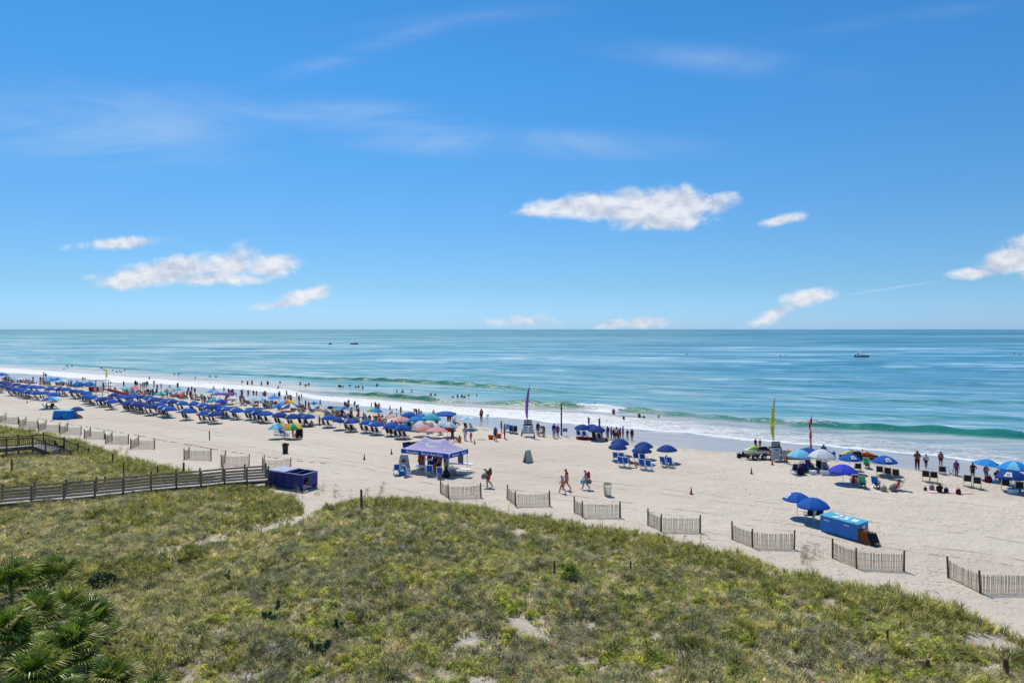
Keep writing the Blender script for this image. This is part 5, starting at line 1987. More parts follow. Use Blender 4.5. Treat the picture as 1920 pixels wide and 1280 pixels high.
CN = {id(NAVY): 'navy', id(BLACKC): 'black', id(TEAL): 'teal', id(BEIGE): 'beige', id(ROYAL): 'blue', id(MAROON): 'dark red', id(RED): 'red', id(SKYB): 'pale blue', id(AZURE): 'azure', id(WHITE): 'white',
      id(ROSE): 'pink', id(GREEN): 'green', id(ORANGE): 'orange', id(LILAC): 'lilac', id(PURPLE): 'purple', id(GREYC): 'grey', id(LTBLUE): 'light blue', id(VIOLET): 'violet'}
SPEC = {902.5: 'tall person in dark red shorts on the wet sand', 913: 'small child bending over the wet sand', 872: 'person in a long lilac cover-up', 883: 'girl in light swimwear right of the lilac cover-up',
        946: 'person in a red shirt and black trousers', 929: 'person in navy dress between the orange tubs', 1019.5: 'person in dark red shirt bending over', 1038.8: 'person in navy top and pale jeans',
        1544: 'broad person in bright blue shirt, hands on hips', 1563.6: 'child in a blue shirt facing the sea', 1720: 'tall person in a long dark red sarong', 1736: 'person in white cover-up walking at the water edge',
        1764: 'person in dark red swimwear facing the sea', 1793: 'person in purple hooded top walking on damp sand', 1104: 'person in black wetsuit walking out of the foam', 1460: 'person in pink behind the white notice board',
        1824: 'person in black striped top behind two chairs', 1849: 'person in dark red swimwear behind the chairs', 1882: 'person bending behind the azure umbrella', 1416.5: 'person in black behind the lime jet ski',
        1425: 'person in orange vest behind the lime jet ski'}
PW = {'stand': 'standing', 'walk': 'walking', 'bend': 'bending down', 'arms_front': 'reaching forward', 'hip_hand': 'hand on hip', 'sit_ground': 'sitting on sand', 'arms_up': 'waving'}
for (u, v, hp, sk, tp, bt, ps) in W0:
    p = G(u, v)
    full = {'bend': .72, 'sit_ground': .52}.get(ps, 1.0)
    h = min(1.88, max(1.0, hp / F * p.y / full))
    d_ = SPEC.get(u)
    if d_ is None:
        d_ = 'person %s in %s' % (PW[ps], ('%s top and %s bottoms' % (CN[id(tp)], CN[id(bt)])) if tp is not None and tp is not bt else (CN[id(bt)] + (' swimwear' if tp is None else ' clothes')))
    lg_ = LILAC if u == 872 else (MAROON if u in (1720,) else (BLACKC if u in (946, 1104) else (LTBLUE if u == 1038.8 else None)))
    person(u, v, ps, d_, h, sk, rs.randrange(2), tp, bt, legs=lg_, face=rs.choice([SEAF, SEAF + PI, SEAF + 1.2, SEAF - 1.0]) if u < 1500 and ps != 'arms_up' else SEAF + rs.uniform(-.3, .3),
           where='' if u in SPEC else None)

for k in range(46):
    u_ = rs.uniform(250, 860)
    va_ = np.interp(u_, [200, 300, 400, 500, 600, 700, 800, 860], [722, 730, 739, 748, 760, 772, 786, 796])
    tp_, bt_ = rs.choice([None, None, RED, BLACKC, NAVY, WHITE, ROSE]), rs.choice([NAVY, RED, BLACKC, TEAL, MAROON])
    ps_ = rs.choice(['stand', 'walk', 'hip_hand', 'arms_front', 'bend'])
    person(u_, va_ + rs.uniform(-4, 3), ps_, 'beachgoer %s in %s' % (PW[ps_], CN[id(bt_)]), rs.uniform(1.2, 1.8), rs.randrange(4), rs.randrange(3), tp_, bt_, face=rs.uniform(0, 6.28))

# swimmers: bodies standing in the water, only head and shoulders above it
SW = [(125, 686), (127.5, 688), (135, 686), (120, 691), (190, 690), (195, 693), (211, 694), (219, 697), (224, 696), (227, 697), (234, 694), (327, 701), (335, 701.5), (339, 700), (366, 709), (393, 706), (405, 706), (454, 716),
      (464, 720), (472.5, 719), (490, 721), (502, 720), (525, 717), (522, 725), (563, 721), (573, 723), (579, 721), (636, 724), (638.5, 725), (643, 725.5), (656, 723), (667, 726), (672, 726), (680, 727.5), (707, 722.5), (744, 733.5), (755, 734), (772, 734),
      (808, 740), (816, 740), (849, 744), (858, 744), (866, 743), (871, 744.5), (879, 741), (894, 740.5), (1080, 757.5), (1084, 757.5), (1115, 760), (1121, 761), (1136, 761.5), (1150.5, 775), (1197, 781), (1199, 781), (1207, 782), (1235, 781.5),
      (1442, 792), (1455, 792), (1476.5, 791), (1889, 816), (521, 728)]
for (u, v) in SW:
    p = P(u, v, WL + .1)
    stand_ = u in (464, 472.5, 490, 502, 563, 1150.5)
    sub = rs.uniform(1.05, 1.35) if not stand_ else .75
    person(0, 0, rs.choice(['stand', 'hip_hand', 'arms_front']), 'swimmer %s' % ('standing waist deep' if stand_ else 'shoulder deep'), 1.75, rs.randrange(1, 4), rs.randrange(2), rs.choice([None, None, BLACKC]), BLACKC,
           face=rs.uniform(0, 6), loc=(p.x, p.y, WL - sub))
for (u, v) in ((1288, 664.5), (1473, 667), (1463, 667.5), (1912, 665), (1902, 663)):
    p = P(u, v, WL)
    b_ = MB()
    b_.lathe([(.1, -.2), (.3, .0), (.32, .3), (.18, .5), (.05, .55)], 10)
    o = link('buoy', b_.mesh('buoy', BLACK), None, p)
    thing(o, 'tiny dark buoy far out on the sea', 'buoy', 'buoys far out', None)

def text_mesh(name, body, size, mt, extrude=.004, offset=0.0, shear=0.0, ax='CENTER', ay='TOP_BASELINE'):
    cu_ = bpy.data.curves.new(name, 'FONT')
    cu_.body = body
    cu_.size = size
    cu_.extrude = extrude
    cu_.offset = offset
    cu_.shear = shear
    cu_.align_x = ax
    cu_.align_y = ay
    o_ = bpy.data.objects.new('tmp_text', cu_)
    C.objects.link(o_)
    me_ = bpy.data.meshes.new_from_object(o_.evaluated_get(bpy.context.evaluated_depsgraph_get()))
    bpy.data.objects.remove(o_)
    me_.materials.clear()
    me_.materials.append(mt)
    me_.name = name
    return me_



# ------------------------------------------------------------------ navy umbrellas on the right
kit(1092, 804, NAVY, 'navy umbrella over red crates, left of two', logo=0, nchair=2, fab=CHBLUE, frame=WMETAL, kind='sling', cdesc='blue chair behind the red crates', where='', r=1.05)
kit(1119, 807, NAVY, 'navy umbrella over seated people, right of two', logo=0, nchair=2, fab=BLACKC, frame=WMETAL, kind='low', cdesc='dark chair beside the red crates', where='', r=1.1, sitter=1)
umbrella(1110, 803, NAVY, 'navy umbrella mostly hidden between two others', r=1.0, where='by the tall bare pole')
for k, (u, v, r_, ds) in enumerate(((1207, 838, 1.0, 'navy umbrella, far one of the middle overlapping pair'), (1162, 832, 1.02, 'navy umbrella, far one of the left overlapping pair'),
                                   (1158, 840, 1.0, 'navy umbrella, near one of the left overlapping pair'), (1203, 846, 1.02, 'navy umbrella, near one of the middle overlapping pair'), (1251, 844, 1.04, 'navy umbrella standing alone right of two pairs'))):
    umbrella(u, v, NAVY, ds, r=r_, rim=1.27, logo=0, where='')
for (u, v, ds) in ((1156, 865, 'blue chair, far left one in the left group'), (1167, 866, 'blue chair, far right one in the left group'), (1165, 874, 'blue chair, near left one in the left group'), (1175, 875.5, 'blue chair, near right one in the left group'),
                   (1194, 866, 'blue chair, far left one in the middle group'), (1206, 868, 'blue chair, far right one in the middle group'), (1205, 879, 'blue chair, near left one in the middle group'), (1217, 880.5, 'blue chair, near right one in the middle group'),
                   (1245, 874, 'blue chair, left one below the lone umbrella'), (1258, 875, 'blue chair, right one below the lone umbrella')):
    chair(G(u, v), 'sling', CHBLUE, WMETAL, 'white-framed ' + ds, SEAF + (.1 if u < 1230 else -.1), where='')
person(0, 0, 'sit', 'person in black sitting right of the left blue-chair group', 1.6, 2, 0, BLACKC, BEIGE, face=SEAF - 1.2, loc=G(1182, 876), where='')
person(0, 0, 'sit', 'person hidden between two blue chairs under the lone umbrella', 1.5, 2, 0, BLACKC, BLACKC, face=SEAF, loc=G(1250, 871), where='')

# right-hand cluster
umbrella(1515, 850, [ROYAL, NAVY], 'broad dark blue umbrella behind the pale blue one', r=1.35, rim=1.45, where='', flat=True)
umbrella(1500, 855, SKYB, 'pale sky-blue umbrella at the left of the group', r=1.15, rim=1.35, where='below the yellow flag')
umbrella(1540, 855, [NAVY, ROYAL, NAVY, NAVY, WHITE, WHITE, WHITE, ROYAL], 'half white, half navy umbrella with a pale pole', r=1.35, rim=1.5, rz=0, where='below the red flag')
umbrella(1594, 861, ROYAL, 'blue umbrella with a round white logo, left of two', r=1.0, rim=1.35, logo=270, where='')
umbrella(1581, 884, [AZURE] + [VIOLET] * 7, 'violet-blue umbrella with a pale right panel', r=1.18, rim=1.10, where='', logo=345)
kit(1659, 866, ROYAL, 'blue umbrella with a round white logo over three chairs', logo=262, nchair=0, where='', r=1.08)
umbrella(1847, 871, [AZURE, AZURE, ROYAL, AZURE], 'bright azure umbrella tilted right, left of two', r=1.2, rim=1.4, where='near the right edge', tilt=(0, .10), flat=True)
umbrella(1903, 878, [AZURE, SKYB], 'bright azure umbrella cut by the right edge', r=1.25, rim=1.5, where='')
umbrella(1897, 895, NAVY, 'navy umbrella with white logo in front of azure one', r=1.15, rim=1.25, logo=225, where='at the right edge')
umbrella(1495, 938, ROYAL, 'royal blue umbrella with bare pole, left of the pair by the blue box', r=1.0, rim=1.30, logo=180, where='')
umbrella(1526, 950, ROYAL, 'royal blue umbrella, right of the pair by the blue box', r=1.1, rim=1.22, logo=350, where='')
for (u, v, ds) in ((1517, 975, 'black low chair beside the blue box, left one'), (1533, 974, 'black low chair beside the blue box, right one')):
    chair(G(u, v), 'low', BLACKC, WMETAL, ds, SEAF + .5, where='')
for (u, v, kd, fb, fr_, ds, rz) in ((1650, 893, 'sling', BLACKC, WOODL, 'dark wood-framed chair, left of the row of three', 0), (1665, 896, 'sling', BLACKC, WOODL, 'dark wood-framed chair, middle of the row of three', 0), (1680, 899, 'sling', BLACKC, WOODL, 'dark wood-framed chair, right of the row of three', 0),
                                    (1736, 902, 'sling', BLACKC, WOODL, 'dark wood-framed chair, left of two near the walkers', 0), (1751, 904, 'sling', BLACKC, WOODL, 'dark wood-framed chair, right of two near the walkers', 0),
                                    (1767, 888, 'ground', BLACKC, STEEL, 'low black chair alone on damp sand', 0), (1788, 890, 'ground', WHITE, STEEL, 'low pale chair behind the purple-hooded walker', .5),
                                    (1814, 911, 'sling', BLACKC, WOODL, 'dark wood-framed chair, left of two by the striped-top person', 0), (1832, 915, 'sling', BLACKC, WOODL, 'dark wood-framed chair, right of two by the striped-top person', 0),
                                    (1885, 919, 'sling', BLACKC, WOODL, 'dark chair, left one under the navy umbrella at the right edge', 0), (1911, 924, 'sling', BLACKC, WOODL, 'dark chair, right one under the navy umbrella at the right edge', 0),
                                    (1488, 888, 'low', DNAVY, WMETAL, 'navy chair with white frame at the left end of the cluster', .5), (1495, 884, 'ground', NAVY, STEEL, 'navy folding seat below the pale blue umbrella', .3), (1536, 881, 'low', BLACKC, STEEL, 'black chair behind the white pole', .1),
                                    (1519, 880, 'low', PURPLE, STEEL, 'purple chair under the pale blue umbrella', -.3), (1548, 884, 'low', MAUVE, WMETAL, 'grey-mauve chair under the half white umbrella', -.1),
                                    (1608, 882, 'ground', BLACKC, STEEL, 'low dark seat behind the logo umbrella', .2), (1625, 877, 'low', GREEN, WMETAL, 'green and teal beach chair facing the jet skis', 0),
                                    (1601, 910, 'low', MAROON, WMETAL, 'dark red chair, left of two under the violet-blue umbrella', .3), (1610, 911, 'ground', ROSE, WMETAL, 'pink and red low chair beside the dark red one', -.6),
                                    (1617, 913, 'low', GREEN, STEEL, 'dark green chair right of the violet-blue umbrella', 0), (1643, 914, 'low', ROYAL, STEEL, 'blue low chair with a dark-haired sitter', -.2), (1684, 918, 'low', ROSE, WMETAL, 'pink reclined chair seen from the side', 1.5)):
    chair(G(u, v), kd, fb, fr_, ds, SEAF + rz, where='')
for (u, v, rz, tp, bt, sk, ds) in ((1601, 910, .3, None, MAROON, 1, 'person reclining in the dark red chair'), (1617, 913, 0, GREYC, NAVY, 0, 'person with pale hat in the dark green chair'), (1643, 914, -.2, ROYAL, BLACKC, 2, 'dark-haired person in the blue low chair'),
                                   (1681, 919, 1.5, RED, RED, 1, 'person in red leaning against the pink chair'), (1625, 877, 0, TEAL, NAVY, 2, 'person in the green and teal chair'), (1536, 881, .1, BLACKC, BLACKC, 2, 'person in black behind the white pole'),
                                   (1548, 884, -.1, WHITE, NAVY, 1, 'person in white under the half white umbrella'), (1519, 880, -.3, PURPLE, NAVY, 1, 'person in purple under the pale blue umbrella'), (1911, 924, 0, TEAL, GREEN, 1, 'person in teal under the navy umbrella, right edge'),
                                   (1870, 900, 0, MAROON, NAVY, 1, 'person in dark red sitting low near the right edge')):
    q_ = G(u, v)
    person(0, 0, 'sit', ds, 1.66, sk, 2 if 'hat' in ds else 0, tp, bt, face=SEAF + rz, loc=(q_.x, q_.y, q_.z - .12), where='')
bag(1506, 884, NAVY, 'large navy bag under the pale blue umbrella', 2.0, .2, '')
bag(1502, 889, DNAVY, 'dark duffel bag in front of the cluster', 2.2, .8, '')
bag(1880, 898, ROYAL, 'blue bag pile behind the navy umbrella at right edge', 2.2, .4, '')
bag(1853, 904, MAROON, 'dark red tote bag on the sand near the right edge', 1.5, .1, '')
bag(1657, 921, BEIGE, 'beige bag between the blue and pink chairs', 1.2, .1, '')
bag(1675, 921, GREYC, 'round grey bag beside the pink chair', 1.3, .4, '')
cooler(1524, 889, WPAINT, WPAINT, 'white cooler, left of two under the umbrella pair', .9, .2, '')
cooler(1546, 890, WPAINT, WPAINT, 'white cooler, right of two under the umbrella pair', 1.1, -.1, '')
cooler(1899, 924, WPAINT, TEAL, 'white bucket cooler between the right edge chairs', 1.0, .1, '')
towel(1665, 918, 1.6, .7, [YELLOW, LTBLUE], 'yellow and blue towel between two low chairs', .1, '')
towel(1776, 921, 3.3, 1.5, [PINK, WHITE, PINK, WHITE], 'large pale pink blanket spread on open sand', -.1, '')
person(0, 0, 'sit_ground', 'person in black sitting on the pink blanket, left', 1.55, 2, 0, BLACKC, BLACKC, face=SEAF + .2, loc=G(1762, 923), where='')
bag(1774, 923, DNAVY, 'dark navy bag on the middle of the pink blanket', 1.0, .4, '')
bag(1747, 918, MAUVE, 'mauve round bag at the back of the pink blanket', 1.1, .4, '')
bag(1797, 926, MAROON, 'dark red bag at the near right of the pink blanket', 1.1, .4, '')
bag(1735, 919, BLACKC, 'pair of dark shoes left of the pink blanket', .7, .4, '')

# red crates, orange tubs
tub = MB()
tub.lathe([(.22, 0), (.30, .30), (.33, .42), (.30, .42), (.26, .06)], 12)
TUB = tub.mesh('tub_mesh', ORANP, True)
for (u, v, ds) in ((920.5, 823, 'orange-red round tub, left of two beside the navy dress person'), (935, 820, 'orange-red round tub, right of two beside the navy dress person'), (1137, 826, 'orange bucket right of the seated group')):
    thing(link('tub', TUB, None, G(u, v), 0, scale=1.15 if u < 1000 else .8), ds, 'tub', None, '')
cr = MB()
for k in range(4):
    a = k * PI / 2
    c_, s_ = math.cos(a), math.sin(a)
    for z in (.06, .16, .26):
        cr.box((c_ * .25, s_ * .25, z), (.04 if k % 2 == 0 else .5, .5 if k % 2 == 0 else .04, .06))
for sx in (-1, 1):
    for sy in (-1, 1):
        cr.box((sx * .25, sy * .25, .15), (.05, .05, .31))
cr.box((0, 0, .02), (.5, .5, .03))
CRM = cr.mesh('crate_mesh', RED)
for k in range(6):
    thing(link('crate', CRM, None, G(1085 + k * 5.2, 823 + k * .3), .2 + .1 * k),
          ['leftmost', 'second from left', 'third from left', 'fourth from left', 'fifth from left', 'rightmost'][k] + ' red crate below the navy umbrellas', 'crate', 'red crates', '')
towel(903, 824, 1.1, .35, [GREEN, BLACKC], 'green and black bodyboard lying flat on the sand', .1, '')

# seated group left of the purple flag
for (u, v, fb, ds) in ((958, 811, NAVY, 'navy chair in the small seated group'), (966, 812, BLACKC, 'black chair in the small seated group'), (952, 809, AZURE, 'blue chair at the back of the small seated group')):
    chair(G(u, v), 'low', fb, STEEL, ds, SEAF + .6, where='left of the purple flag')
person(0, 0, 'sit', 'person in black seated left of the purple flag', 1.65, 2, 0, BLACKC, BLACKC, face=SEAF + .6, loc=G(966, 812) - Vector((0, 0, .1)), where='')
person(0, 0, 'sit', 'person in white seated left of the purple flag', 1.65, 1, 0, WHITE, NAVY, face=SEAF + .4, loc=G(958, 811) - Vector((0, 0, .1)), where='')
# below the white umbrella
chair(G(876, 806), 'low', BLACKC, STEEL, 'black chair under the single white umbrella', SEAF, where='')
chair(G(887, 807), 'low', LTBLUE, WMETAL, 'pale blue chair under the single white umbrella', SEAF - .2, where='')
cooler(883, 808, LTBLUE, WPAINT, 'pale blue cooler under the single white umbrella', 1.2, .1, '')
dogm = MB()


def ell(mb, c, rx, ry, rz_, n=8, m_=6):
    rings = []
    for j_ in range(1, m_):
        a = PI * j_ / m_ - PI / 2
        rings.append([(c[0] + rx * math.sin(a), c[1] + ry * math.cos(a) * math.cos(2 * PI * i / n), c[2] + rz_ * math.cos(a) * math.sin(2 * PI * i / n)) for i in range(n)])
    mb.loft(rings)


ell(dogm, (0, 0, .44), .34, .13, .16)
ell(dogm, (-.14, 0, .46), .20, .15, .18)
ell(dogm, (-.42, 0, .66), .13, .09, .10)
ell(dogm, (-.54, 0, .63), .09, .045, .045)
dogm.tube((-.26, 0, .50), (-.40, 0, .64), .09, 0, 8, .07)
for sx, sy in ((-1, -1), (-1, 1)):
    dogm.tube((-.22, sy * .08, .42), (-.23, sy * .08, .20), .05, 0, 6, .03)
    dogm.tube((-.23, sy * .08, .20), (-.21, sy * .08, .02), .03, 0, 6, .025)
    dogm.tube((-.21, sy * .08, .02), (-.27, sy * .08, .015), .03, 0, 6, .022)
    dogm.tube((.24, sy * .08, .42), (.18, sy * .08, .27), .075, 0, 6, .045)
    dogm.tube((.18, sy * .08, .27), (.29, sy * .08, .16), .04, 0, 6, .025)
    dogm.tube((.29, sy * .08, .16), (.27, sy * .08, .02), .025, 0, 6, .022)
    dogm.tube((.27, sy * .08, .02), (.21, sy * .08, .015), .028, 0, 6, .02)
    dogm.tube((-.38, sy * .07, .74), (-.40, sy * .10, .66), .03, 0, 5, .015)
dogm.tube((.33, 0, .50), (.50, 0, .60), .03, 0, 5, .012)
thing(link('dog', dogm.mesh('dog_mesh', mat('dog_fur', (.55, .48, .38), .9, .1), True), None, G(1015, 818), .3), 'cream coloured dog standing beside the bending person', 'dog', None, '')

# ------------------------------------------------------------------ tall pole with sign, flags, rental stands
p = G(1052.6, 816)
mb = MB()
mb.lathe([(.11, -.4), (.10, 1.2), (.09, 3.2), (.07, 4.15), (.03, 4.2)], 8)
root = link('tall_pole', mb.mesh('pole_shaft', POSTW), None, p)
thing(root, 'tall bare wooden pole at the edge of the damp sand', 'pole', None, '')
mb = MB()
mb.box((0, 0, 3.4), (.30, .30, .08))
mb.box((0, 0, 2.75), (.26, .26, .06))
link('collar', mb.mesh('pole_collar', MAROON), root)


def notice(u, v, w_, h_, zb, fab, desc, lines=3, legs=True):
    p_ = G(u, v)
    root_ = link('notice_sign', None, None, p_)
    thing(root_, desc, 'sign', None, '')
    b_ = MB()
    b_.box((0, 0, zb + h_ / 2), (w_, .04, h_))
    link('board', b_.mesh('sign_board', fab), root_)
    b_ = MB()
    for sx in (-1, 1):
        b_.box((sx * w_ * .46, .03, (zb + h_) / 2), (.03, .03, zb + h_))
    link('leg', b_.mesh('sign_legs', WMETAL), root_)
    b_ = MB()
    for k in range(lines):
        b_.box((0, -.024, zb + h_ * (.8 - .28 * k)), (w_ * (.7 - .1 * k), .004, h_ * .08))
    link('print', b_.mesh('sign_print', SIGNW), root_)
    return root_


notice(1059.5, 817, .60, .42, .55, PURPLE, 'small purple sign on a white frame beside the tall pole')


def stand(u, v, ztop, desc, flagtop_u, flagtop_v, flagc, fdesc, boards, toph=.75, wid=1.7):
    """slatted lifeguard-style stand with notice boards and a feather flag rising from it"""
    p_ = G(u, v)
    root_ = link('rental_stand', None, None, p_, 0)
    thing(root_, desc, 'stand', None, '')
    zt = ztop - toph
    w0, w1, d0, d1 = wid / 2, wid * .27, .75, .28
    for sx in (-1, 1):
        for sy in (-1, 1):
            b_ = MB()
            b_.bar((sx * w0, sy * d0, 0), (sx * w1, sy * d1, zt), .08, .08)
            link('leg', b_.mesh('stand_leg', BLACK), root_)
    b_ = MB()
    for z in (.42, .85):
        k = 1 - z / zt * .65
        b_.bar((-w0 * k - .05, -d0 * k, z), (w0 * k + .05, -d0 * k, z), .05, .09)
        b_.bar((-w0 * k, d0 * k, z), (w0 * k, d0 * k, z), .05, .09)
    link('brace', b_.mesh('stand_brace', BLACK), root_)
    b_ = MB()
    b_.box((0, 0, zt), (w1 * 2.6, d1 * 3, .07))
    link('seat', b_.mesh('stand_seat', BLACK), root_)
    for k in range(3):
        b_ = MB()
        b_.box((0, -.24, zt + toph * (.2 + .3 * k)), (w1 * 2.2, .04, toph * .24))
        bd = link('back_slat', b_.mesh('stand_back_slat', BLACKM), root_)
        b_ = MB()
        for j_ in (-1, 1):
            b_.box((j_ * w1 * .55, -.265, zt + toph * (.2 + .3 * k)), (w1 * .7, .004, toph * .035))
        link('lettering', b_.mesh('stand_print', SIGNW), bd)
    for (x0, w_, h_, zb, rz_) in boards:
        b_ = MB()
        k = Matrix.Rotation(R(-14), 3, 'X')
        b_.box((x0, -d0 - .10, zb + h_ / 2), (w_, .035, h_), 0, None)
        bd = link('notice_board', b_.mesh('board_mesh', SIGNW), root_, (0, 0, 0))
        bd.rotation_euler = (0, rz_, 0)
        b_ = MB()
        b_.box((x0, -d0 - .122, zb + h_ * .88), (w_ * .62, .006, h_ * .05))
        b_.box((x0 + w_ * .1, -d0 - .122, zb + h_ * .80), (w_ * .32, .006, h_ * .06))
        for j_ in range(7):
            b_.box((x0, -d0 - .121, zb + h_ * (.66 - .085 * j_)), (w_ * (.74 - .1 * (j_ % 3)), .004, h_ * .016))
        link('lettering', b_.mesh('board_print', BLACK), bd)
    # feather flag
    Y = p_.y
    X0, Z0 = p_.x - .05, p_.z + ztop * .95
    X1 = (flagtop_u - 960) / F * Y
    Z1 = CAM_H - (flagtop_v - HZ) / F * Y
    fl = link('feather_flag', None, None, (X0, Y + .1, Z0 - .8))
    thing(fl, fdesc, 'flag', None, '')
    n_ = 14
    pts_ = []
    for i in range(n_ + 1):
        a = i / n_
        pts_.append(Vector((X0 + (X1 - X0) * a ** 1.5 - X0, 0, (Z1 - Z0) * a + .8)))
    b_ = MB()
    b_.tube((0, 0, -.6), (0, 0, .8), .025, 0, 6)
    for a_, c_ in zip(pts_[:-1], pts_[1:]):
        b_.tube(a_, c_, .022, 0, 5)
    link('pole', b_.mesh('flag_pole', BLACK), fl)
    b_ = MB()
    vs_ = []
    for i in range(n_ + 1):
        a = i / n_
        wv = math.sin(PI * min(1, a * 1.02)) ** .55 * .42 * (1 - .45 * a) + .02
        for k in range(4):
            f_ = k / 3
            vs_.append(pts_[i] + Vector((-wv * f_, .10 * math.sin(f_ * 5 + a * 9), -.25 * f_ * (a > .8))))
    fs_ = []
    for i in range(n_):
        for k in range(3):
            a = i * 4 + k
            fs_.append((a, a + 1, a + 5, a + 4))
    b_.add(vs_, fs_)
    cl_ = link('banner', b_.mesh('flag_cloth', flagc, True), fl)
    return root_, fl, pts_


BLACKM = mat('stand_black_board', (0.02, 0.02, 0.03), .6)
PURF = cloth('flag_purple', (0.20, 0.06, 0.42), .35)
YELF = cloth('flag_yellow', (0.62, 0.60, 0.04), .35)
REDF = cloth('flag_red', (0.60, 0.05, 0.07), .35)
_, fl1, _ = stand(990, 817, 2.15, 'black A-frame rental stand with two pale notice boards under the purple flag', 993.5, 719, PURF, 'tall purple feather flag rising from the black stand',
                  [(-.42, .62, .95, .40, R(4)), (.42, .62, .95, .40, R(-4))])
_, fl2, _ = stand(1453, 862, 2.0, 'rental stand with white notice board under the yellow flag', 1453, 744, YELF, 'tall yellow feather flag with dark letters beside the jet ski',
                  [(-.22, .92, 1.15, .22, 0), (.62, .42, .95, .22, 0)], .72, 1.5)


def vtext(txt, parent, x, z0, z1, size, mt, y=-.13):
    n_ = len(txt)
    for i, ch_ in enumerate(txt):
        if ch_ == ' ':
            continue
        cu = text_mesh('letter', ch_, size, mt)
        o_ = link('letter', cu, parent, (x, y, z1 + (z0 - z1) * i / max(1, n_ - 1)), rot=(R(90), 0, 0))


vtext('PARASAIL', fl1, -.20, 1.4, 4.0, .34, WPAINT, -.16)
vtext('BANANA BOAT', fl2, -.22, 1.3, 4.0, .34, BLACK, -.16)
# red feather flag
p = G(1519, 868)
Y = p.y
fl = link('feather_flag', None, None, p)
thing(fl, 'narrow twisted red feather flag behind the blue umbrellas', 'flag', None, '')
b_ = MB()
b_.tube((0, 0, -.3), (.02, 0, 3.2), .03, 0, 6)
b_.tube((.02, 0, 3.2), (.14, 0, 5.0), .022, 0, 6, .015)
link('pole', b_.mesh('flag_pole', STEEL), fl)
b_ = MB()
n_ = 16
vs_ = []
for i in range(n_ + 1):
    a = i / n_
    z = 1.1 + 3.6 * a
    wv = (.26 if a < .9 else .26 * (1 - a) * 10) * (.75 + .25 * math.sin(a * 17))
    cx = .02 + .10 * a - (.22 * math.exp(-((a - .72) / .10) ** 2))
    for k in range(4):
        f_ = k / 3 - .5
        vs_.append(Vector((cx + wv * f_, -.04 + .10 * math.sin(f_ * 6 + a * 11), z)))
fs_ = [(i * 4 + k, i * 4 + k + 1, i * 4 + k + 5, i * 4 + k + 4) for i in range(n_) for k in range(3)]
b_.add(vs_, fs_)
link('banner', b_.mesh('flag_cloth', REDF, True), fl)

# ------------------------------------------------------------------ jet skis, trailer, banana boat
def hull(mb, L, W, H, mi=0, nose=.55):
    secs = []
    for t_, wk, zk, hk in ((-.5, .80, 0, .80), (-.35, .98, 0, .92), (0, 1.0, 0, .95), (.22, .92, .02, 1.0), (.38, .66, .10, 1.02), (.47, .30, .24, .98), (.5, .06, .40, .88)):
        x = t_ * L
        w2 = wk * W / 2
        zb, zt_ = zk * H, hk * H
        secs.append([(x, 0, zb), (x, w2 * .55, zb + .10 * H), (x, w2, zb + .50 * (zt_ - zb)), (x, w2 * .95, zt_ * .86), (x, w2 * .5, zt_), (x, -w2 * .5, zt_), (x, -w2 * .95, zt_ * .86), (x, -w2, zb + .50 * (zt_ - zb)), (x, -w2 * .55, zb + .10 * H)])
    mb.loft(secs, mi)


def jetski(loc, rz, body, trim, desc, seatc=BLACK):
    root_ = link('jet_ski', None, None, loc, rz)
    thing(root_, desc, 'jet ski', None, '')
    b_ = MB()
    hull(b_, 2.9, 1.05, .52)
    link('hull', b_.mesh('ski_hull', trim, True), root_)
    b_ = MB()
    b_.loft([[(x, w_ * s1, z * h_ + .45) for s1, z in ((1, 0), (.8, .6), (.35, 1), (-.35, 1), (-.8, .6), (-1, 0))] for x, w_, h_ in ((-.1, .30, .22), (.15, .34, .42), (.45, .34, .40), (.8, .30, .26), (1.15, .18, .12), (1.35, .05, .04))])
    link('hood', b_.mesh('ski_hood', body, True), root_)
    b_ = MB()
    b_.loft([[(x, w_ * s1, z * h_ + .42) for s1, z in ((1, 0), (.9, .7), (.4, 1), (-.4, 1), (-.9, .7), (-1, 0))] for x, w_, h_ in ((-1.25, .16, .20), (-1.0, .20, .36), (-.5, .20, .34), (-.1, .19, .30), (.05, .14, .24))])
    link('seat', b_.mesh('ski_seat', seatc, True), root_)
    b_ = MB()
    b_.tube((.05, 0, .75), (.02, 0, .98), .05, 0, 6)
    b_.tube((.0, -.36, .98), (0, .36, .98), .025, 0, 6)
    b_.tube((.0, -.40, .98), (0, -.26, .98), .035, 0, 6)
    b_.tube((.0, .26, .98), (0, .40, .98), .035, 0, 6)
    link('handlebar', b_.mesh('ski_handlebar', BLACK), root_)
    b_ = MB()
    for sy in (-1, 1):
        b_.box((-.55, sy * .42, .47), (1.5, .22, .05))
    link('footwell', b_.mesh('ski_footwell', BLACK), root_)
    b_ = MB()
    for sy in (-1, 1):
        b_.box((.55, sy * .505, .36), (1.3, .02, .08), 0, Matrix.Rotation(-sy * .10, 3, 'Z'))
    link('side_stripe', b_.mesh('ski_stripe', body), root_)
    return root_


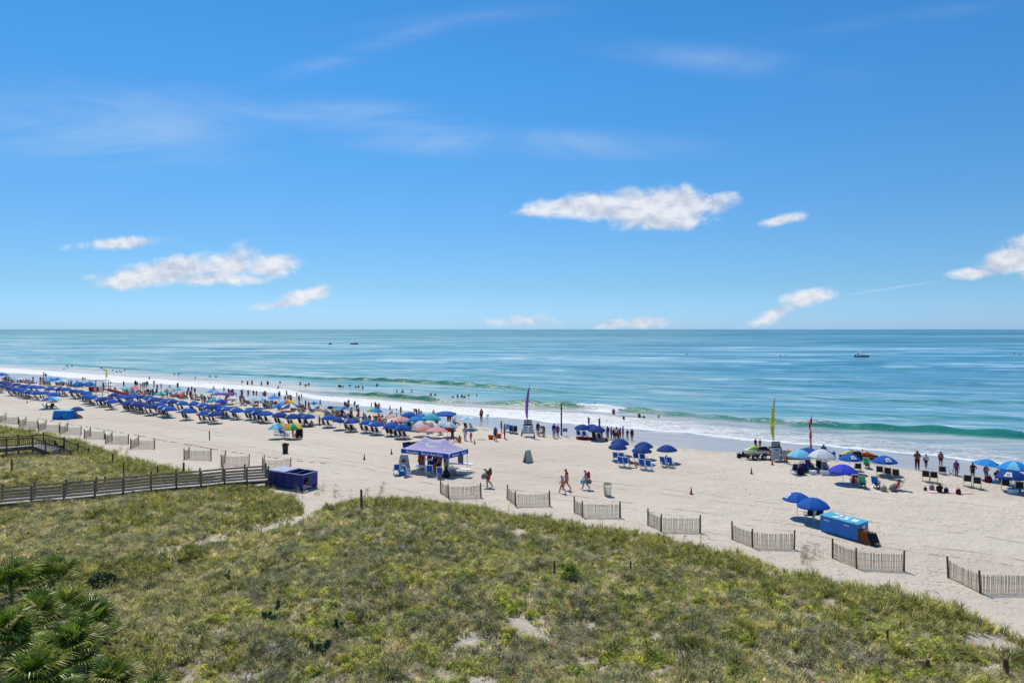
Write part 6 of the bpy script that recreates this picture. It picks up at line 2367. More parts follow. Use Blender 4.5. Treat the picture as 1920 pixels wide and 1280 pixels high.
p = G(1419, 860)
tr_ = link('beach_trailer', None, None, p, .15)
thing(tr_, 'black balloon-wheeled trailer carrying the lime jet ski', 'trailer', None, '')
b_ = MB()
for sy in (-1, 1):
    b_.bar((-1.2, sy * .45, .42), (1.1, sy * .45, .42), .08, .08)
b_.bar((-1.2, -.45, .42), (-1.2, .45, .42), .08, .08)
b_.bar((1.1, -.45, .42), (1.1, .45, .42), .08, .08)
b_.bar((-1.2, 0, .42), (-2.3, 0, .62), .07, .07)
b_.bar((-.2, -.7, .32), (-.2, .7, .32), .06, .06)
link('frame', b_.mesh('trailer_frame', BLACK), tr_)
for sx in (-.62, .42):
    for sy in (-1, 1):
        b_ = MB()
        rings = []
        for k in range(9):
            a = PI * k / 8
            rings.append([((.17 + .13 * math.sin(a)) * math.cos(2 * PI * i / 14), .14 * math.cos(a), (.17 + .13 * math.sin(a)) * math.sin(2 * PI * i / 14)) for i in range(14)])
        b_.loft(rings)
        wh_ = link('wheel', b_.mesh('trailer_tyre', BLACK, True), tr_, (sx, sy * .68, .30))
        b_ = MB()
        b_.tube((0, -.15, 0), (0, .15, 0), .13, 0, 10)
        link('rim', b_.mesh('wheel_rim', WMETAL), wh_)
jetski(p + Vector((0, 0, .50)), PI + .15, LIMEP, HULLW, 'white and lime green jet ski on a black trailer')
jetski(G(1596, 860) + Vector((0, 0, .02)), PI + .25, YGP, BLACK, 'yellow-green and black jet ski at the water edge', MAROON)
jetski(G(1617, 861) + Vector((0, 0, .02)), -.45, ORGP, BLACK, 'orange and black jet ski at the water edge')
p = G(1478, 859)
root = link('banana_boat', None, None, p, -.18)
thing(root, 'long yellow inflatable banana boat beside the stand', 'inflatable boat', None, '')
for nm, yy0, zz0, r0, L in (('main_tube', 0, .62, .26, 4.2), ('side_tube', -.42, .28, .20, 4.0), ('side_tube', .42, .28, .20, 4.0)):
    b_ = MB()
    rings = []
    for k in range(15):
        a = k / 14
        x = (a - .5) * L
        rk = r0 * min(1.0, (math.sin(PI * a) * 2.2) ** .6 + .08)
        zc = zz0 + .55 * max(0, a - .78) ** 1.2 * 2 + .35 * max(0, .15 - a) * 1.5
        rings.append([(x, yy0 + rk * math.cos(2 * PI * i / 10), zc + rk * math.sin(2 * PI * i / 10)) for i in range(10)])
    b_.loft(rings)
    link(nm, b_.mesh('banana_tube', BANAY, True), root)
for k in range(5):
    b_ = MB()
    b_.tube((-1.3 + .65 * k, -.16, .92), (-1.3 + .65 * k, .16, .92), .025, 0, 6)
    b_.tube((-1.3 + .65 * k, -.16, .92), (-1.3 + .65 * k, -.20, .78), .018, 0, 5)
    b_.tube((-1.3 + .65 * k, .16, .92), (-1.3 + .65 * k, .20, .78), .018, 0, 5)
    link('grab_handle', b_.mesh('grab_handle', BLACK), root)
# driftwood-like dark kit left of the trailer
bag(1386, 858, BLACKC, 'dark gear bag lying left of the trailer', 1.2, .3, '')
bag(1394, 856, DNAVY, 'second dark gear bag touching the trailer bar', 1.4, .9, '')

# ------------------------------------------------------------------ lifeguard tower
p = G(186, 745)
tw = link('lifeguard_tower', None, None, p, -.10)
thing(tw, 'red and white lifeguard tower among the umbrella rows', 'lifeguard tower', None, '')
for sx in (-1, 1):
    for sy in (-1, 1):
        b_ = MB()
        b_.box((sx * 1.35, sy * .9, .55), (.14, .14, 1.3))
        link('leg', b_.mesh('tower_leg', WPAINT), tw)
        b_ = MB()
        b_.box((sx * 1.35, sy * .9, 2.35), (.10, .10, 2.1))
        link('corner_post', b_.mesh('tower_post', STEEL), tw)
b_ = MB()
b_.box((0, 0, 1.15), (3.1, 2.1, .12))
link('deck', b_.mesh('tower_deck', WPAINT), tw)
b_ = MB()
b_.box((-.38, -.98, 1.68), (2.1, .05, .92))
b_.box((-1.42, 0, 1.68), (.05, 1.9, .92))
pn = link('red_panel', b_.mesh('tower_panel', REDP), tw)
b_ = MB()
b_.box((-.1, -1.02, 1.70), (.55, .03, .66))
pnl = link('sign_panel', b_.mesh('tower_sign', WPAINT), pn)
b_ = MB()
b_.box((1.06, -.98, 1.68), (.66, .05, .92))
link('white_panel', b_.mesh('tower_white_panel', WPAINT), tw)
b_ = MB()
for z in (2.16, 3.38):
    b_.bar((-1.4, -.95, z), (1.4, -.95, z), .07, .08)
    b_.bar((-1.4, .95, z), (1.4, .95, z), .07, .08)
    b_.bar((-1.4, -.95, z), (-1.4, .95, z), .07, .08)
    b_.bar((1.4, -.95, z), (1.4, .95, z), .07, .08)
b_.box((-.1, -.95, 2.75), (.07, .07, 1.2))
link('rail_frame', b_.mesh('tower_rails', STEEL), tw)
b_ = MB()
b_.bar((1.5, .4, 1.7), (6.2, .9, .45), .06, .30)
b_.bar((1.5, -.5, 1.7), (6.2, -.1, .45), .06, .30)
link('ramp_rail', b_.mesh('tower_ramp_rail', REDP), tw)
b_ = MB()
b_.bar((1.5, 0, 1.12), (6.2, .4, .02), 1.1, .08)
link('ramp', b_.mesh('tower_ramp', WPAINT), tw)
b_ = MB()
for i in range(6):
    b_.box((-.9 + .36 * i, -1.0, .55 + .04 * (i % 2)), (.24, .05, .12))
link('under_sign', b_.mesh('tower_under_sign', REDP), tw)
for k, (tx, zz, sz) in enumerate((('12', 1.50, .52),)):
    cu = text_mesh('number', tx, sz, REDP)
    link('number', cu, pn, (-.1, -1.045, zz), rot=(R(90), 0, 0))
q_ = tw.matrix_world @ Vector((0, 0, 0))
person(0, 0, 'stand', 'lifeguard standing in the red tower', 1.75, 2, 0, REDP, REDP, face=SEAF, loc=(p.x + .8, p.y + .1, p.z + 1.22), where='')
fg = link('warning_flag', None, None, p + Vector((.95, .5, 1.2)))
thing(fg, 'yellow flag flying above the red lifeguard tower', 'flag', None, '')
b_ = MB()
b_.tube((0, 0, 0), (.05, 0, 4.4), .03, 0, 5)
link('pole', b_.mesh('flag_pole', STEEL), fg)
b_ = MB()
b_.add([(x * .12, .05 * math.sin(x), z) for x, z in [(0.4, 4.4), (3.6, 4.1), (1.5, 3.1), (0.6, 2.9), (4.4, 3.7), (2.2, 2.5)]], [(0, 3, 2, 1), (3, 5, 4, 2)])
link('banner', b_.mesh('flag_cloth', YELF), fg)

# ------------------------------------------------------------------ big purple tent with its crowd
Lc, Fc = P(752.5, 883.5), P(841, 893)
Lc, Fc = Vector((-10.55, 65.2, 0)), Vector((-5.75, 62.35, 0))
ax = (Fc - Lc).normalized()
ay = Vector((-ax.y, ax.x, 0))
LW, LD = (Fc - Lc).length, 3.0
rzt = math.atan2(ax.y, ax.x)
cen = Lc + ax * LW / 2 + ay * LD / 2
tent = link('pop_up_tent', None, None, (cen.x, cen.y, 0), rzt)
thing(tent, 'large purple-topped pop-up tent with a blue lettered valance', 'tent', None, '')
hx, hy, ez = LW / 2, LD / 2, 1.83
for sx, sy in ((-1, -1), (1, -1), (1, 1), (-1, 1), (0, -1), (0, 1)):
    b_ = MB()
    b_.box((sx * (hx - .03), sy * (hy - .03), ez / 2), (.05, .05, ez + .3))
    link('leg', b_.mesh('tent_leg', WMETAL), tent)
nx, ny = 24, 12
vs_ = []


def roofz(x, y_):
    # two peaks joined by a saddle, falling in a sagging curve to the eaves
    px_ = hx * .42
    d_ = min(1, math.hypot(max(0, abs(x) - px_) / (hx - px_) if abs(x) > px_ else 0, 0))
    e = max(abs(y_) / hy, (abs(x) - px_) / (hx - px_) if abs(x) > px_ else 0)
    k = (1 - e)
    z = k ** 1.28 * 1.0
    if abs(x) < px_:
        z -= .12 * math.cos(x / px_ * PI / 2) * (k ** .5)
    z += .10 * math.exp(-((abs(x) - px_) ** 2 + y_ ** 2) / .12)
    return ez + .27 + z


for j_ in range(ny + 1):
    for i_ in range(nx + 1):
        x, y_ = (i_ / nx * 2 - 1) * (hx + .04), (j_ / ny * 2 - 1) * (hy + .04)
        vs_.append((x, y_, roofz(min(hx, max(-hx, x)), min(hy, max(-hy, y_)))))
fs_ = [(j_ * (nx + 1) + i_, j_ * (nx + 1) + i_ + 1, (j_ + 1) * (nx + 1) + i_ + 1, (j_ + 1) * (nx + 1) + i_) for j_ in range(ny) for i_ in range(nx)]
b_ = MB()
b_.add(vs_, fs_)
rf = link('roof', b_.mesh('tent_roof', LILAC, True), tent)
# pale swoosh printed on the near slope, laid on the cloth
b_ = MB()


def sheet(ring_pts):
    vv = [(x, y_, roofz(x, y_) + .02) for x, y_ in ring_pts]
    n2 = len(vv) // 2
    b_.add(vv, [(i, i + 1, n2 + i + 1, n2 + i) for i in range(n2 - 1)])


for cx, cy, ra, rb_, a0, a1 in ((.35, -.52, 1.0, .34, .4, 5.2), (-.9, -.72, .7, .2, .2, 2.9), (2.1, -.9, .35, .15, 0, 6.2), (2.45, -.4, .22, .2, 0, 6)):
    o1, o2 = [], []
    for k in range(17):
        a = a0 + (a1 - a0) * k / 16
        o1.append((cx + ra * math.cos(a), cy + rb_ * math.sin(a)))
        o2.append((cx + ra * .72 * math.cos(a), cy + rb_ * .55 * math.sin(a) + .02))
    sheet(o1 + o2)
link('roof_print', b_.mesh('roof_print', WHITE), rf)
for nm_, x0, y0, x1, y1 in (('front', -hx, -hy, hx, -hy), ('right', hx, -hy, hx, hy), ('back', hx, hy, -hx, hy), ('left', -hx, hy, -hx, -hy)):
    b_ = MB()
    dv = Vector((x1 - x0, y1 - y0, 0)).normalized()
    nv = Vector((dv.y, -dv.x, 0)) * .055
    n_ = 10
    vs_ = []
    for i in range(n_ + 1):
        q_ = Vector((x0 + (x1 - x0) * i / n_, y0 + (y1 - y0) * i / n_, 0)) + nv
        vs_ += [q_ + Vector((0, 0, ez + .285)), q_ + nv * (.3 * math.sin(i * 2.1)) + Vector((0, 0, ez - .13))]
    b_.add(vs_, [(2 * i, 2 * i + 1, 2 * i + 3, 2 * i + 2) for i in range(n_)])
    vl = link('valance', b_.mesh('tent_valance', CHBLUE), tent)
    if nm_ in ('front', 'right'):
        for body, sz, along_ in ((('Parasailing', .36, .24), ('Banana Boat Rides', .34, .66)) if nm_ == 'front' else (('Watersports', .22, .30), ('Rentals', .24, .74))):
            cu = text_mesh('lettering', body, sz, WPAINT, .004, .007, .25, 'CENTER', 'CENTER')
            q_ = Vector((x0, y0, 0)).lerp(Vector((x1, y1, 0)), along_) + nv * 1.75 + Vector((0, 0, ez + .075))
            link('lettering', cu, vl, q_, rot=(R(90), 0, math.atan2(dv.y, dv.x)))
b_ = MB()
b_.box((hx - .75, hy - .1, 1.25), (.62, .03, 1.15))
link('hanging_banner', b_.mesh('tent_banner', GREYC), tent)
# blue folded tents / wagons piled behind
for k, (u, v, w_, d_, h_, mt_, ds) in enumerate(((772, 846, 1.9, 1.0, .95, NAVY, 'dark blue folded tent heap behind the purple tent, left end'), (812, 838, 2.6, .7, .75, DNAVY, 'long navy wagon behind the purple tent'), (833, 836, 1.0, .8, .7, ROYAL, 'blue wagon behind the purple tent, right end'))):
    root = link('beach_wagon', None, None, G(u, v), .1)
    thing(root, ds, 'wagon', None, '')
    b_ = MB()
    b_.loft([[(w_ / 2 * k_ * sx, d_ / 2 * k_ * sy, z) for sx, sy in ((-1, -1), (1, -1), (1, 1), (-1, 1))] for z, k_ in ((.18, .9), (h_, 1.05), (h_, .98), (h_ * .55, .9))])
    link('body', b_.mesh('wagon_body', mt_), root)
    b_ = MB()
    for i in range(5):
        b_.box((w_ * (-.35 + .17 * i), rs.uniform(-.1, .1), h_ * .92 + .05 * (i % 2)), (.24, .3, .28), 0, Matrix.Rotation(.4 * i, 3, 'Z'))
    link('load', b_.mesh('wagon_load', GREYC if k else BLACKC), root)
    for sx in (-1, 1):
        for sy in (-1, 1):
            b_ = MB()
            b_.tube((sx * w_ * .38, sy * d_ * .42 - .03, .14), (sx * w_ * .38, sy * d_ * .42 + .03, .14), .14, 0, 10)
            link('wheel', b_.mesh('wagon_wheel', BLACK), root)


def tl(x, y_, z=0.0):
    q2 = cen + ax * x + ay * y_
    return Vector((q2.x, q2.y, ground(q2.x, q2.y) + z))


for (x, y_, ps, sk, tp, bt, h, ds) in ((-1.55, -.2, 'stand', 1, RED, RED, 1.70, 'person in red shirt, leftmost under the purple tent'), (-.9, -.6, 'stand', 1, RED, GREYC, 1.72, 'person in red shirt and grey shorts under the purple tent'),
                                       (-1.05, .6, 'stand', 3, MAROON, BLACKC, 1.8, 'dark-haired person behind the red shirts under the tent'), (-.45, .5, 'arms_front', 1, MAROON, NAVY, 1.72, 'person in dark red at the tent table'), (.0, .9, 'stand', 1, MAROON, MAROON, 1.75, 'tall person in dark red near the tent pole'),
                                       (.45, .2, 'hip_hand', 1, ORANGE, BLACKC, 1.7, 'person in orange-brown top under the tent'), (1.05, .4, 'stand', 1, NAVY, WHITE, 1.75, 'person in navy under the tent right of the pole'), (1.5, -.1, 'arms_front', 2, BEIGE, BEIGE, 1.78, 'person in brown patterned clothes, rightmost under the tent'),
                                       (-.6, 1.0, 'stand', 2, BLACKC, MAROON, 1.72, 'person in black at the back of the tent'), (.75, -.55, 'sit', 2, BLACKC, NAVY, 1.6, 'person in black sitting in the tent shade'), (-.2, -.2, 'bend', 1, WHITE, NAVY, 1.65, 'person in white leaning over the tent table')):
    person(0, 0, ps, ds, h, sk, 0, tp, bt, face=rs.choice([SEAF, SEAF + 1.4, SEAF + PI, SEAF - 1]), loc=tl(x, y_), where='')
for (u, v, rz, ds) in ((743.5, 889, .25, 'blue and white chair left of the purple tent'), (765, 892, -.9, 'blue and white chair at the tent corner, turned aside'), (806, 891, 0, 'blue and white chair facing the tent from the front'), (826, 895, -.15, 'blue and white chair near the front tent corner')):
    chair(G(u, v), 'sling', CHBLUE, WMETAL, ds, rz, where='')
for (u, v, w_, ds, rz) in ((862, 893, 2.2, 'long white folding bench table nearest the walker', -.28), (862, 883, 2.6, 'long white folding table at the right end of the tent', -.16), (790, 888, 1.1, 'round-edged white table among the tent crowd', -.2)):
    root = link('folding_table', None, None, G(u, v), rz)
    thing(root, ds, 'table', None, '')
    b_ = MB()
    b_.box((0, 0, .72), (w_, .62, .05))
    link('table_top', b_.mesh('table_top', WPAINT), root)
    for sx in (-1, 1):
        b_ = MB()
        for sy in (-1, 1):
            b_.tube((sx * w_ * .42, sy * .24, 0), (sx * w_ * .38, sy * .20, .70), .018, 0, 6)
        b_.tube((sx * w_ * .41, -.24, .18), (sx * w_ * .41, .24, .18), .014, 0, 5)
        link('leg', b_.mesh('table_leg', WMETAL), root)
towel(858, 890, 1.9, .8, [GREYC, LTBLUE], 'grey-blue tarp heap under the folding tables', -.2, '')
bag(848, 889, BEIGE, 'wicker-coloured bag under the tables', 1.6, .1, '')
bag(836, 895, BLACKC, 'black bag at the front corner of the tent', 1.6, .1, '')
cooler(755, 890, AZURE, SKYB, 'light blue cooler between the two left chairs', 1.1, .2, '')


def aboard(u, v, h, w_, desc, rz=0.0, print_=True):
    root_ = link('sandwich_board', None, None, G(u, v), rz)
    thing(root_, desc, 'sign', None, '')
    for s_ in (-1, 1):
        b_ = MB()
        k = Matrix.Rotation(s_ * R(16), 3, 'X')
        vs2 = []
        for yy_ in (-.02, .02):
            for (x, z) in ((-w_ / 2, 0), (w_ / 2, 0), (w_ * .32, h), (-w_ * .32, h)):
                vs2.append(Vector((x, s_ * .30 - s_ * .28 * z / h + yy_, z)))
        b_.add(vs2, [(0, 1, 2, 3), (7, 6, 5, 4), (0, 4, 5, 1), (1, 5, 6, 2), (2, 6, 7, 3), (3, 7, 4, 0)])
        bd = link('board', b_.mesh('a_board', PALE), root_)
        if print_ and s_ < 0:
            b_ = MB()
            b_.box((0, -.30 + .28 * .62 - .045, h * .62), (w_ * .34, .006, h * .10))
            b_.box((0, -.30 + .28 * .74 - .045, h * .74), (w_ * .22, .006, h * .06))
            link('print', b_.mesh('a_board_print', BLACKM), bd)
    return root_


aboard(757.5, 882, 1.5, 1.15, 'grey sandwich board with dark print behind the tent corner')
aboard(990, 866, 1.22, .95, 'grey A-frame board standing alone on open sand', .75, False)

# striped sunshade by the water
A_ = [P(613, 764, 1.7), P(640, 764.5, 1.65), P(661, 762, 1.75), P(622, 759, 1.8)]
p0 = G(640, 784)
root = link('sunshade', None, None, (p0.x, p0.y, p0.z))
thing(root, 'square stretched sunshade with yellow to blue cloth and guy lines', 'sunshade', None, '')
O = Vector(p0)
c4 = [P(612, 766, 1.5), P(637, 769, 1.75), P(660, 763, 1.9), P(617, 761, 1.95)]
n_ = 10
vs_ = []
for j_ in range(n_ + 1):
    for i_ in range(n_ + 1):
        a, b = i_ / n_, j_ / n_
        q_ = (c4[0] * (1 - a) + c4[1] * a) * (1 - b) + (c4[3] * (1 - a) + c4[2] * a) * b
        vs_.append(q_ - O - Vector((0, 0, .45 * math.sin(PI * a) * math.sin(PI * b))))
b_ = MB()
fs_, mi_ = [], []
for j_ in range(n_):
    for i_ in range(n_):
        a = j_ * (n_ + 1) + i_
        fs_.append((a, a + 1, a + n_ + 2, a + n_ + 1))
        mi_.append(0 if i_ < 2 else (1 if i_ < 4 else (2 if i_ < 6 else 3)))
b_.v, b_.f, b_.m = [tuple(v_) for v_ in vs_], fs_, mi_
link('cloth', b_.mesh('shade_cloth', [NAVY, CREAM, SKYB, ROYAL]), root)
for q_, fo_ in ((c4[1], P(638, 787)), (c4[2], P(662, 776))):
    b_ = MB()
    b_.tube(q_ - O, Vector((q_.x, q_.y, 0)) - O, .05, 0, 6)
    link('pole', b_.mesh('shade_pole', NAVY), root)
for q_, fo_ in ((c4[0], P(605, 776)), (c4[2], P(676, 778)), (c4[3], P(598, 768))):
    b_ = MB()
    b_.tube(q_ - O, fo_ - O, .03, 0, 5)
    link('guy_line', b_.mesh('shade_line', NAVY), root)
# blue square awning by the turquoise umbrella
p0 = G(834, 800)
root = link('canopy_awning', None, None, p0, -.1)
thing(root, 'square blue awning on four legs beside the turquoise umbrella', 'awning', None, '')
b_ = MB()
b_.loft([[(1.35 * k * sx, 1.35 * k * sy, z) for sx, sy in ((-1, -1), (1, -1), (1, 1), (-1, 1))] for z, k in ((1.62, 1.02), (1.78, 1.0), (2.05, .5), (2.15, .15))])
link('roof', b_.mesh('awning_roof', ROYAL), root)
for sx in (-1, 1):
    for sy in (-1, 1):
        b_ = MB()
        b_.box((sx * 1.3, sy * 1.3, .8), (.05, .05, 1.7))
        link('leg', b_.mesh('awning_leg', NAVY), root)
p0 = G(420, 757)
root = link('canopy_awning', None, None, p0, .05)
thing(root, 'dark purple low canopy frame in the crowd by the surf', 'awning', None, '')
b_ = MB()
b_.loft([[(1.9 * k * sx, 1.2 * k * sy, z) for sx, sy in ((-1, -1), (1, -1), (1, 1), (-1, 1))] for z, k in ((1.7, 1.0), (1.85, .97), (1.95, .6))])
link('roof', b_.mesh('awning_roof', PURPLE), root)
for sx in (-1, 1):
    for sy in (-1, 1):
        b_ = MB()
        b_.box((sx * 1.8, sy * 1.1, .85), (.06, .06, 1.7))
        link('leg', b_.mesh('awning_leg', DNAVY), root)

# things under the rainbow umbrella
thing(link('gear_cart', None, None, G(560, 819)), 'tall red and navy gear cart under the rainbow umbrella', 'cart', None, '')
ct = REG[-1][0]
b_ = MB()
b_.box((.15, 0, .55), (.62, .5, .85))
link('body', b_.mesh('cart_body', DNAVY), ct)
b_ = MB()
b_.loft([[(-.45 + .2 * k, -.1, z), (-.12, -.25, z), (-.12, .1, z), (-.45 + .2 * k, .1, z)] for z, k in ((.1, .2), (.7, .4), (1.35, .8))])
link('red_cover', b_.mesh('cart_cover', RED), ct)
b_ = MB()
b_.box((.2, 0, 1.08), (.45, .35, .18))
link('cooler_box', b_.mesh('cart_cooler', SKYB), ct)
for sx in (-1, 1):
    b_ = MB()
    b_.tube((.15 + sx * .3, -.3, .15), (.15 + sx * .3, -.22, .15), .15, 0, 10)
    link('wheel', b_.mesh('cart_wheel', BLACK), ct)
chair(G(530, 815), 'ground', ROYAL, STEEL, 'low blue chair under the rainbow umbrella, left', SEAF + .3, where='')
chair(G(538, 817), 'ground', ROYAL, STEEL, 'low blue chair under the rainbow umbrella, right', SEAF - .2, where='')
chair(G(518, 814), 'ground', WHITE, WMETAL, 'folding white frame chair left of the rainbow umbrella', SEAF + .9, where='')

# ------------------------------------------------------------------ bins
p = G(535, 849)
root = link('litter_bin', None, None, p)
thing(root, 'dark brown litter bin with a dark liner on open sand', 'bin', None, '')
b_ = MB()
b_.lathe([(.27, 0), (.33, .95), (.35, .97), (.33, .98), (.30, .55)], 14)
link('drum', b_.mesh('bin_drum', BINB, True), root)
b_ = MB()
n_ = 14
rings = []
for z, k in ((.80, .345), (.92, .37), (1.02, .40), (1.0, .33)):
    rings.append([((k + .03 * math.sin(i * 2.3)) * math.cos(2 * PI * i / n_), (k + .03 * math.sin(i * 2.3)) * math.sin(2 * PI * i / n_), z + .05 * math.sin(i * 1.7)) for i in range(n_)])
b_.loft(rings, 0, False)
link('liner', b_.mesh('bin_liner', BLACK, True), root)
p = G(1139, 929)
root = link('litter_bin', None, None, p)
thing(root, 'pale wire-mesh litter bin with a see-through liner on open sand', 'bin', None, '')
b_ = MB()
for i in range(24):
    a = 2 * PI * i / 24
    b_.tube((.28 * math.cos(a), .28 * math.sin(a), .04), (.32 * math.cos(a), .32 * math.sin(a), 1.0), .006, 0, 4)
for z, r_ in ((.04, .28), (.35, .293), (.68, .307), (1.0, .32)):
    for i in range(24):
        a, b = 2 * PI * i / 24, 2 * PI * (i + 1) / 24
        b_.tube((r_ * math.cos(a), r_ * math.sin(a), z), (r_ * math.cos(b), r_ * math.sin(b), z), .012 if z < .9 else .022, 0, 4)
link('mesh_cage', b_.mesh('bin_cage', PALE), root)
b_ = MB()
rings = []
for z, k in ((.03, .22), (.3, .27), (.7, .29), (1.01, .33), (.93, .345)):
    rings.append([((k + .012 * math.sin(i * 2.3)) * math.cos(2 * PI * i / 16), (k + .012 * math.sin(i * 2.3)) * math.sin(2 * PI * i / 16), z) for i in range(16)])
b_.loft(rings, 0, False)
link('liner', b_.mesh('bin_liner_clear', mat('clear_liner', (.62, .60, .54), .5, .4, .1, 3, transl=.6), True), root)

# ------------------------------------------------------------------ dumpster at the end of the boardwalk
Pf = P(567, 920.5)          # near corner
Pl = P(512, 912)
Pr = P(599, 917)
d1 = Vector((Pl.x - Pf.x, 60.9 - Pf.y, 0))
d1 = Vector((-3.9, 2.1, 0))
d2 = Vector((-d1.y, d1.x, 0)).normalized() * -1.0
Ld, Wd, Hd = d1.length, 1.75, 1.22
axd = -d1.normalized()       # from far left to near corner
ayd = Vector((-axd.y, axd.x, 0))
cen2 = Pf + d1 * .5 + ayd * Wd / 2
ds_ = link('dumpster', None, None, (cen2.x, cen2.y, ground(cen2.x, cen2.y) - .02), math.atan2(axd.y, axd.x))
thing(ds_, 'purple-blue steel dumpster with a half-open lid by the boardwalk end', 'dumpster', None, '')
hx2, hy2 = Ld / 2, Wd / 2
t_ = .05
b_ = MB()
b_.box((0, -hy2 + t_ / 2, .12 + Hd / 2), (Ld - .002, t_, Hd))
b_.box((0, hy2 - t_ / 2, .12 + Hd / 2), (Ld - .002, t_, Hd))
b_.box((-hx2 + t_ / 2, 0, .12 + Hd / 2), (t_, Wd - 2 * t_ - .004, Hd))
b_.box((0, 0, .16), (Ld - 2 * t_ - .004, Wd - 2 * t_ - .004, .06))
b_.box((hx2 - t_ / 2, .30, .12 + Hd * .58), (t_, Wd * .60, Hd * .82))
b_.box((hx2 - t_ / 2, -.56, .12 + Hd * .88), (t_, .60, Hd * .22))
b_.box((hx2 - t_ / 2, -.81, .12 + Hd * .42), (t_, .10, Hd * .70))
b_.box((hx2 - t_ / 2, 0, .155), (t_, Wd - 2 * t_ - .004, .07))
link('body', b_.mesh('dumpster_body', DUMPB), ds_)
b_ = MB()
b_.bar((-hx2, -hy2 - .02, .12 + Hd + .03), (hx2 + .02, -hy2 - .02, .12 + Hd + .03), .07, .055)
b_.bar((-hx2, hy2 + .02, .12 + Hd + .03), (hx2 + .02, hy2 + .02, .12 + Hd + .03), .07, .055)
b_.bar((hx2, -hy2 + .02, .12 + Hd + .03), (hx2, hy2 - .02, .12 + Hd + .03), .07, .055)
link('rim', b_.mesh('dumpster_rim', DUMPL), ds_)
for k in range(2):
    b_ = MB()
    b_.box((-hx2 * .62 + k * 1.02, 0, .12 + Hd + .075), (.99, Wd * .98, .04), 0, Matrix.Rotation(.02 - .03 * k, 3, 'Y'))
    link('lid_panel', b_.mesh('dumpster_lid', DUMPL), ds_)
for k in range(2):
    b_ = MB()
    b_.bar((.35 + .75 * k, -hy2 + .02, .12 + Hd - .02), (.15 + .75 * k, hy2 - .02, .12 + Hd - .02), .06, .05)
    link('cross_bar', b_.mesh('dumpster_bar', DUMPB), ds_)
for k in range(5):
    b_ = MB()
    b_.box((-hx2 + .25 + k * (Ld - .5) / 4, -hy2 - .03, .12 + Hd * .48), (.07, .06, Hd * .9))
    link('rib', b_.mesh('dumpster_rib', DUMPB), ds_)
for sy in (-1, 1):
    b_ = MB()
    b_.box((hx2 - .25, sy * hy2 * .8, .06), (.5, .14, .12))
    b_.box((-hx2 + .25, sy * hy2 * .8, .06), (.5, .14, .12))
    link('skid', b_.mesh('dumpster_skid', BLACK), ds_)

# ------------------------------------------------------------------ blue storage box with numbered lid, folded chairs beside it
fr_ = P(1608, 1016)
fl_ = P(1538, 996.5)
axb = Vector((fr_.x - fl_.x, fr_.y - fl_.y, 0))
Lb = axb.length
axb.normalize()
ayb = Vector((-axb.y, axb.x, 0))
Db, Hb = 1.15, 1.10
cb = (fl_ + fr_) / 2 + ayb * Db / 2
bx = link('storage_box', None, None, (cb.x, cb.y, ground(cb.x, cb.y) - .02), math.atan2(axb.y, axb.x))
thing(bx, 'large blue wooden storage box with a pale blue lid and white stickers', 'storage box', None, '')
b_ = MB()
b_.box((0, 0, .08 + (Hb - .08) / 2), (Lb, Db, Hb - .08))
link('body', b_.mesh('box_body', BOXB), bx)
b_ = MB()
b_.box((0, 0, 0), (Lb + .10, Db + .12, .05))
ld = link('lid', b_.mesh('box_lid', BOXT), bx, (0, 0, Hb + .04), rot=(R(2), 0, 0))
b_ = MB()
b_.box((.78, .02, .030), (.40, .50, .012))
b_.box((-.72, .36, .045), (.28, .2, .05), 0, Matrix.Rotation(.4, 3, 'Z'))
link('white_sheet', b_.mesh('lid_sheet', WPAINT), ld)
cu = text_mesh('number', '25', 1.12, WPAINT, .004, .02, 0, 'CENTER', 'CENTER')
link('number', cu, ld, (-.12, -.02, .034), rot=(0, 0, 0))
for x0 in (-.85, .55):
    b_ = MB()
    b_.box((x0, -Db / 2 - .006, Hb * .80), (.36, .008, .085))
    st_ = link('sticker', b_.mesh('box_sticker', WPAINT), bx)
    b_ = MB()
    b_.box((x0, -Db / 2 - .0115, Hb * .80), (.28, .002, .018))
    link('print', b_.mesh('sticker_print', BLACKM), st_)
b_ = MB()
b_.box((Lb / 2 + .006, .1, Hb * .8), (.008, .3, .2))
link('side_label', b_.mesh('box_label', WPAINT), bx)
b_ = MB()
for x0 in (-Lb * .4, 0, Lb * .4):
    b_.box((x0, 0, .03), (.14, Db * .96, .10))
link('skid', b_.mesh('box_skid', BLACKM), bx)
FLD = MB()
for sx in (-1, 1):
    FLD.bar((sx * .28, 0, 0), (sx * .28, .34, .98), .035, .03, 0)
    FLD.bar((sx * .24, .05, 0), (sx * .24, .32, .86), .03, .025, 0)
FLD.bar((-.28, .34, .98), (.28, .34, .98), .035, .03, 0)
FLD.bar((-.28, .02, .05), (.28, .02, .05), .03, .03, 0)
FLD.bar((-.28, .18, .52), (.28, .18, .52), .03, .03, 0)
FLD.box((0, .20, .58), (.46, .015, .72), 1, Matrix.Rotation(R(-19), 3, 'X'))
FLM = FLD.mesh('folded_chair_mesh', [CORK, DNAVY])
e0 = cb + axb * (Lb / 2 + .12) - ayb * .3
for k in range(11):
    q_ = e0 + axb * (.105 * k)
    o = link('folded_chair', FLM, None, (q_.x, q_.y, ground(q_.x, q_.y)), math.atan2(axb.y, axb.x) + PI / 2 + rs.uniform(-.06, .06), scale=(.95, 1, rs.uniform(.72, .80)))
    nm_ = ['closest to', 'second from', 'third from', 'fourth from', 'fifth from', 'sixth from', 'seventh from', 'eighth from', 'ninth from', 'tenth from', 'farthest from'][k]
    slots(o, [CORK if k < 8 else BLACKM, CORK if 2 < k < 8 else DNAVY])
    thing(o, 'folded wooden chair stacked upright, %s the blue storage box' % nm_, 'chair', 'folded chairs beside the blue box', '')

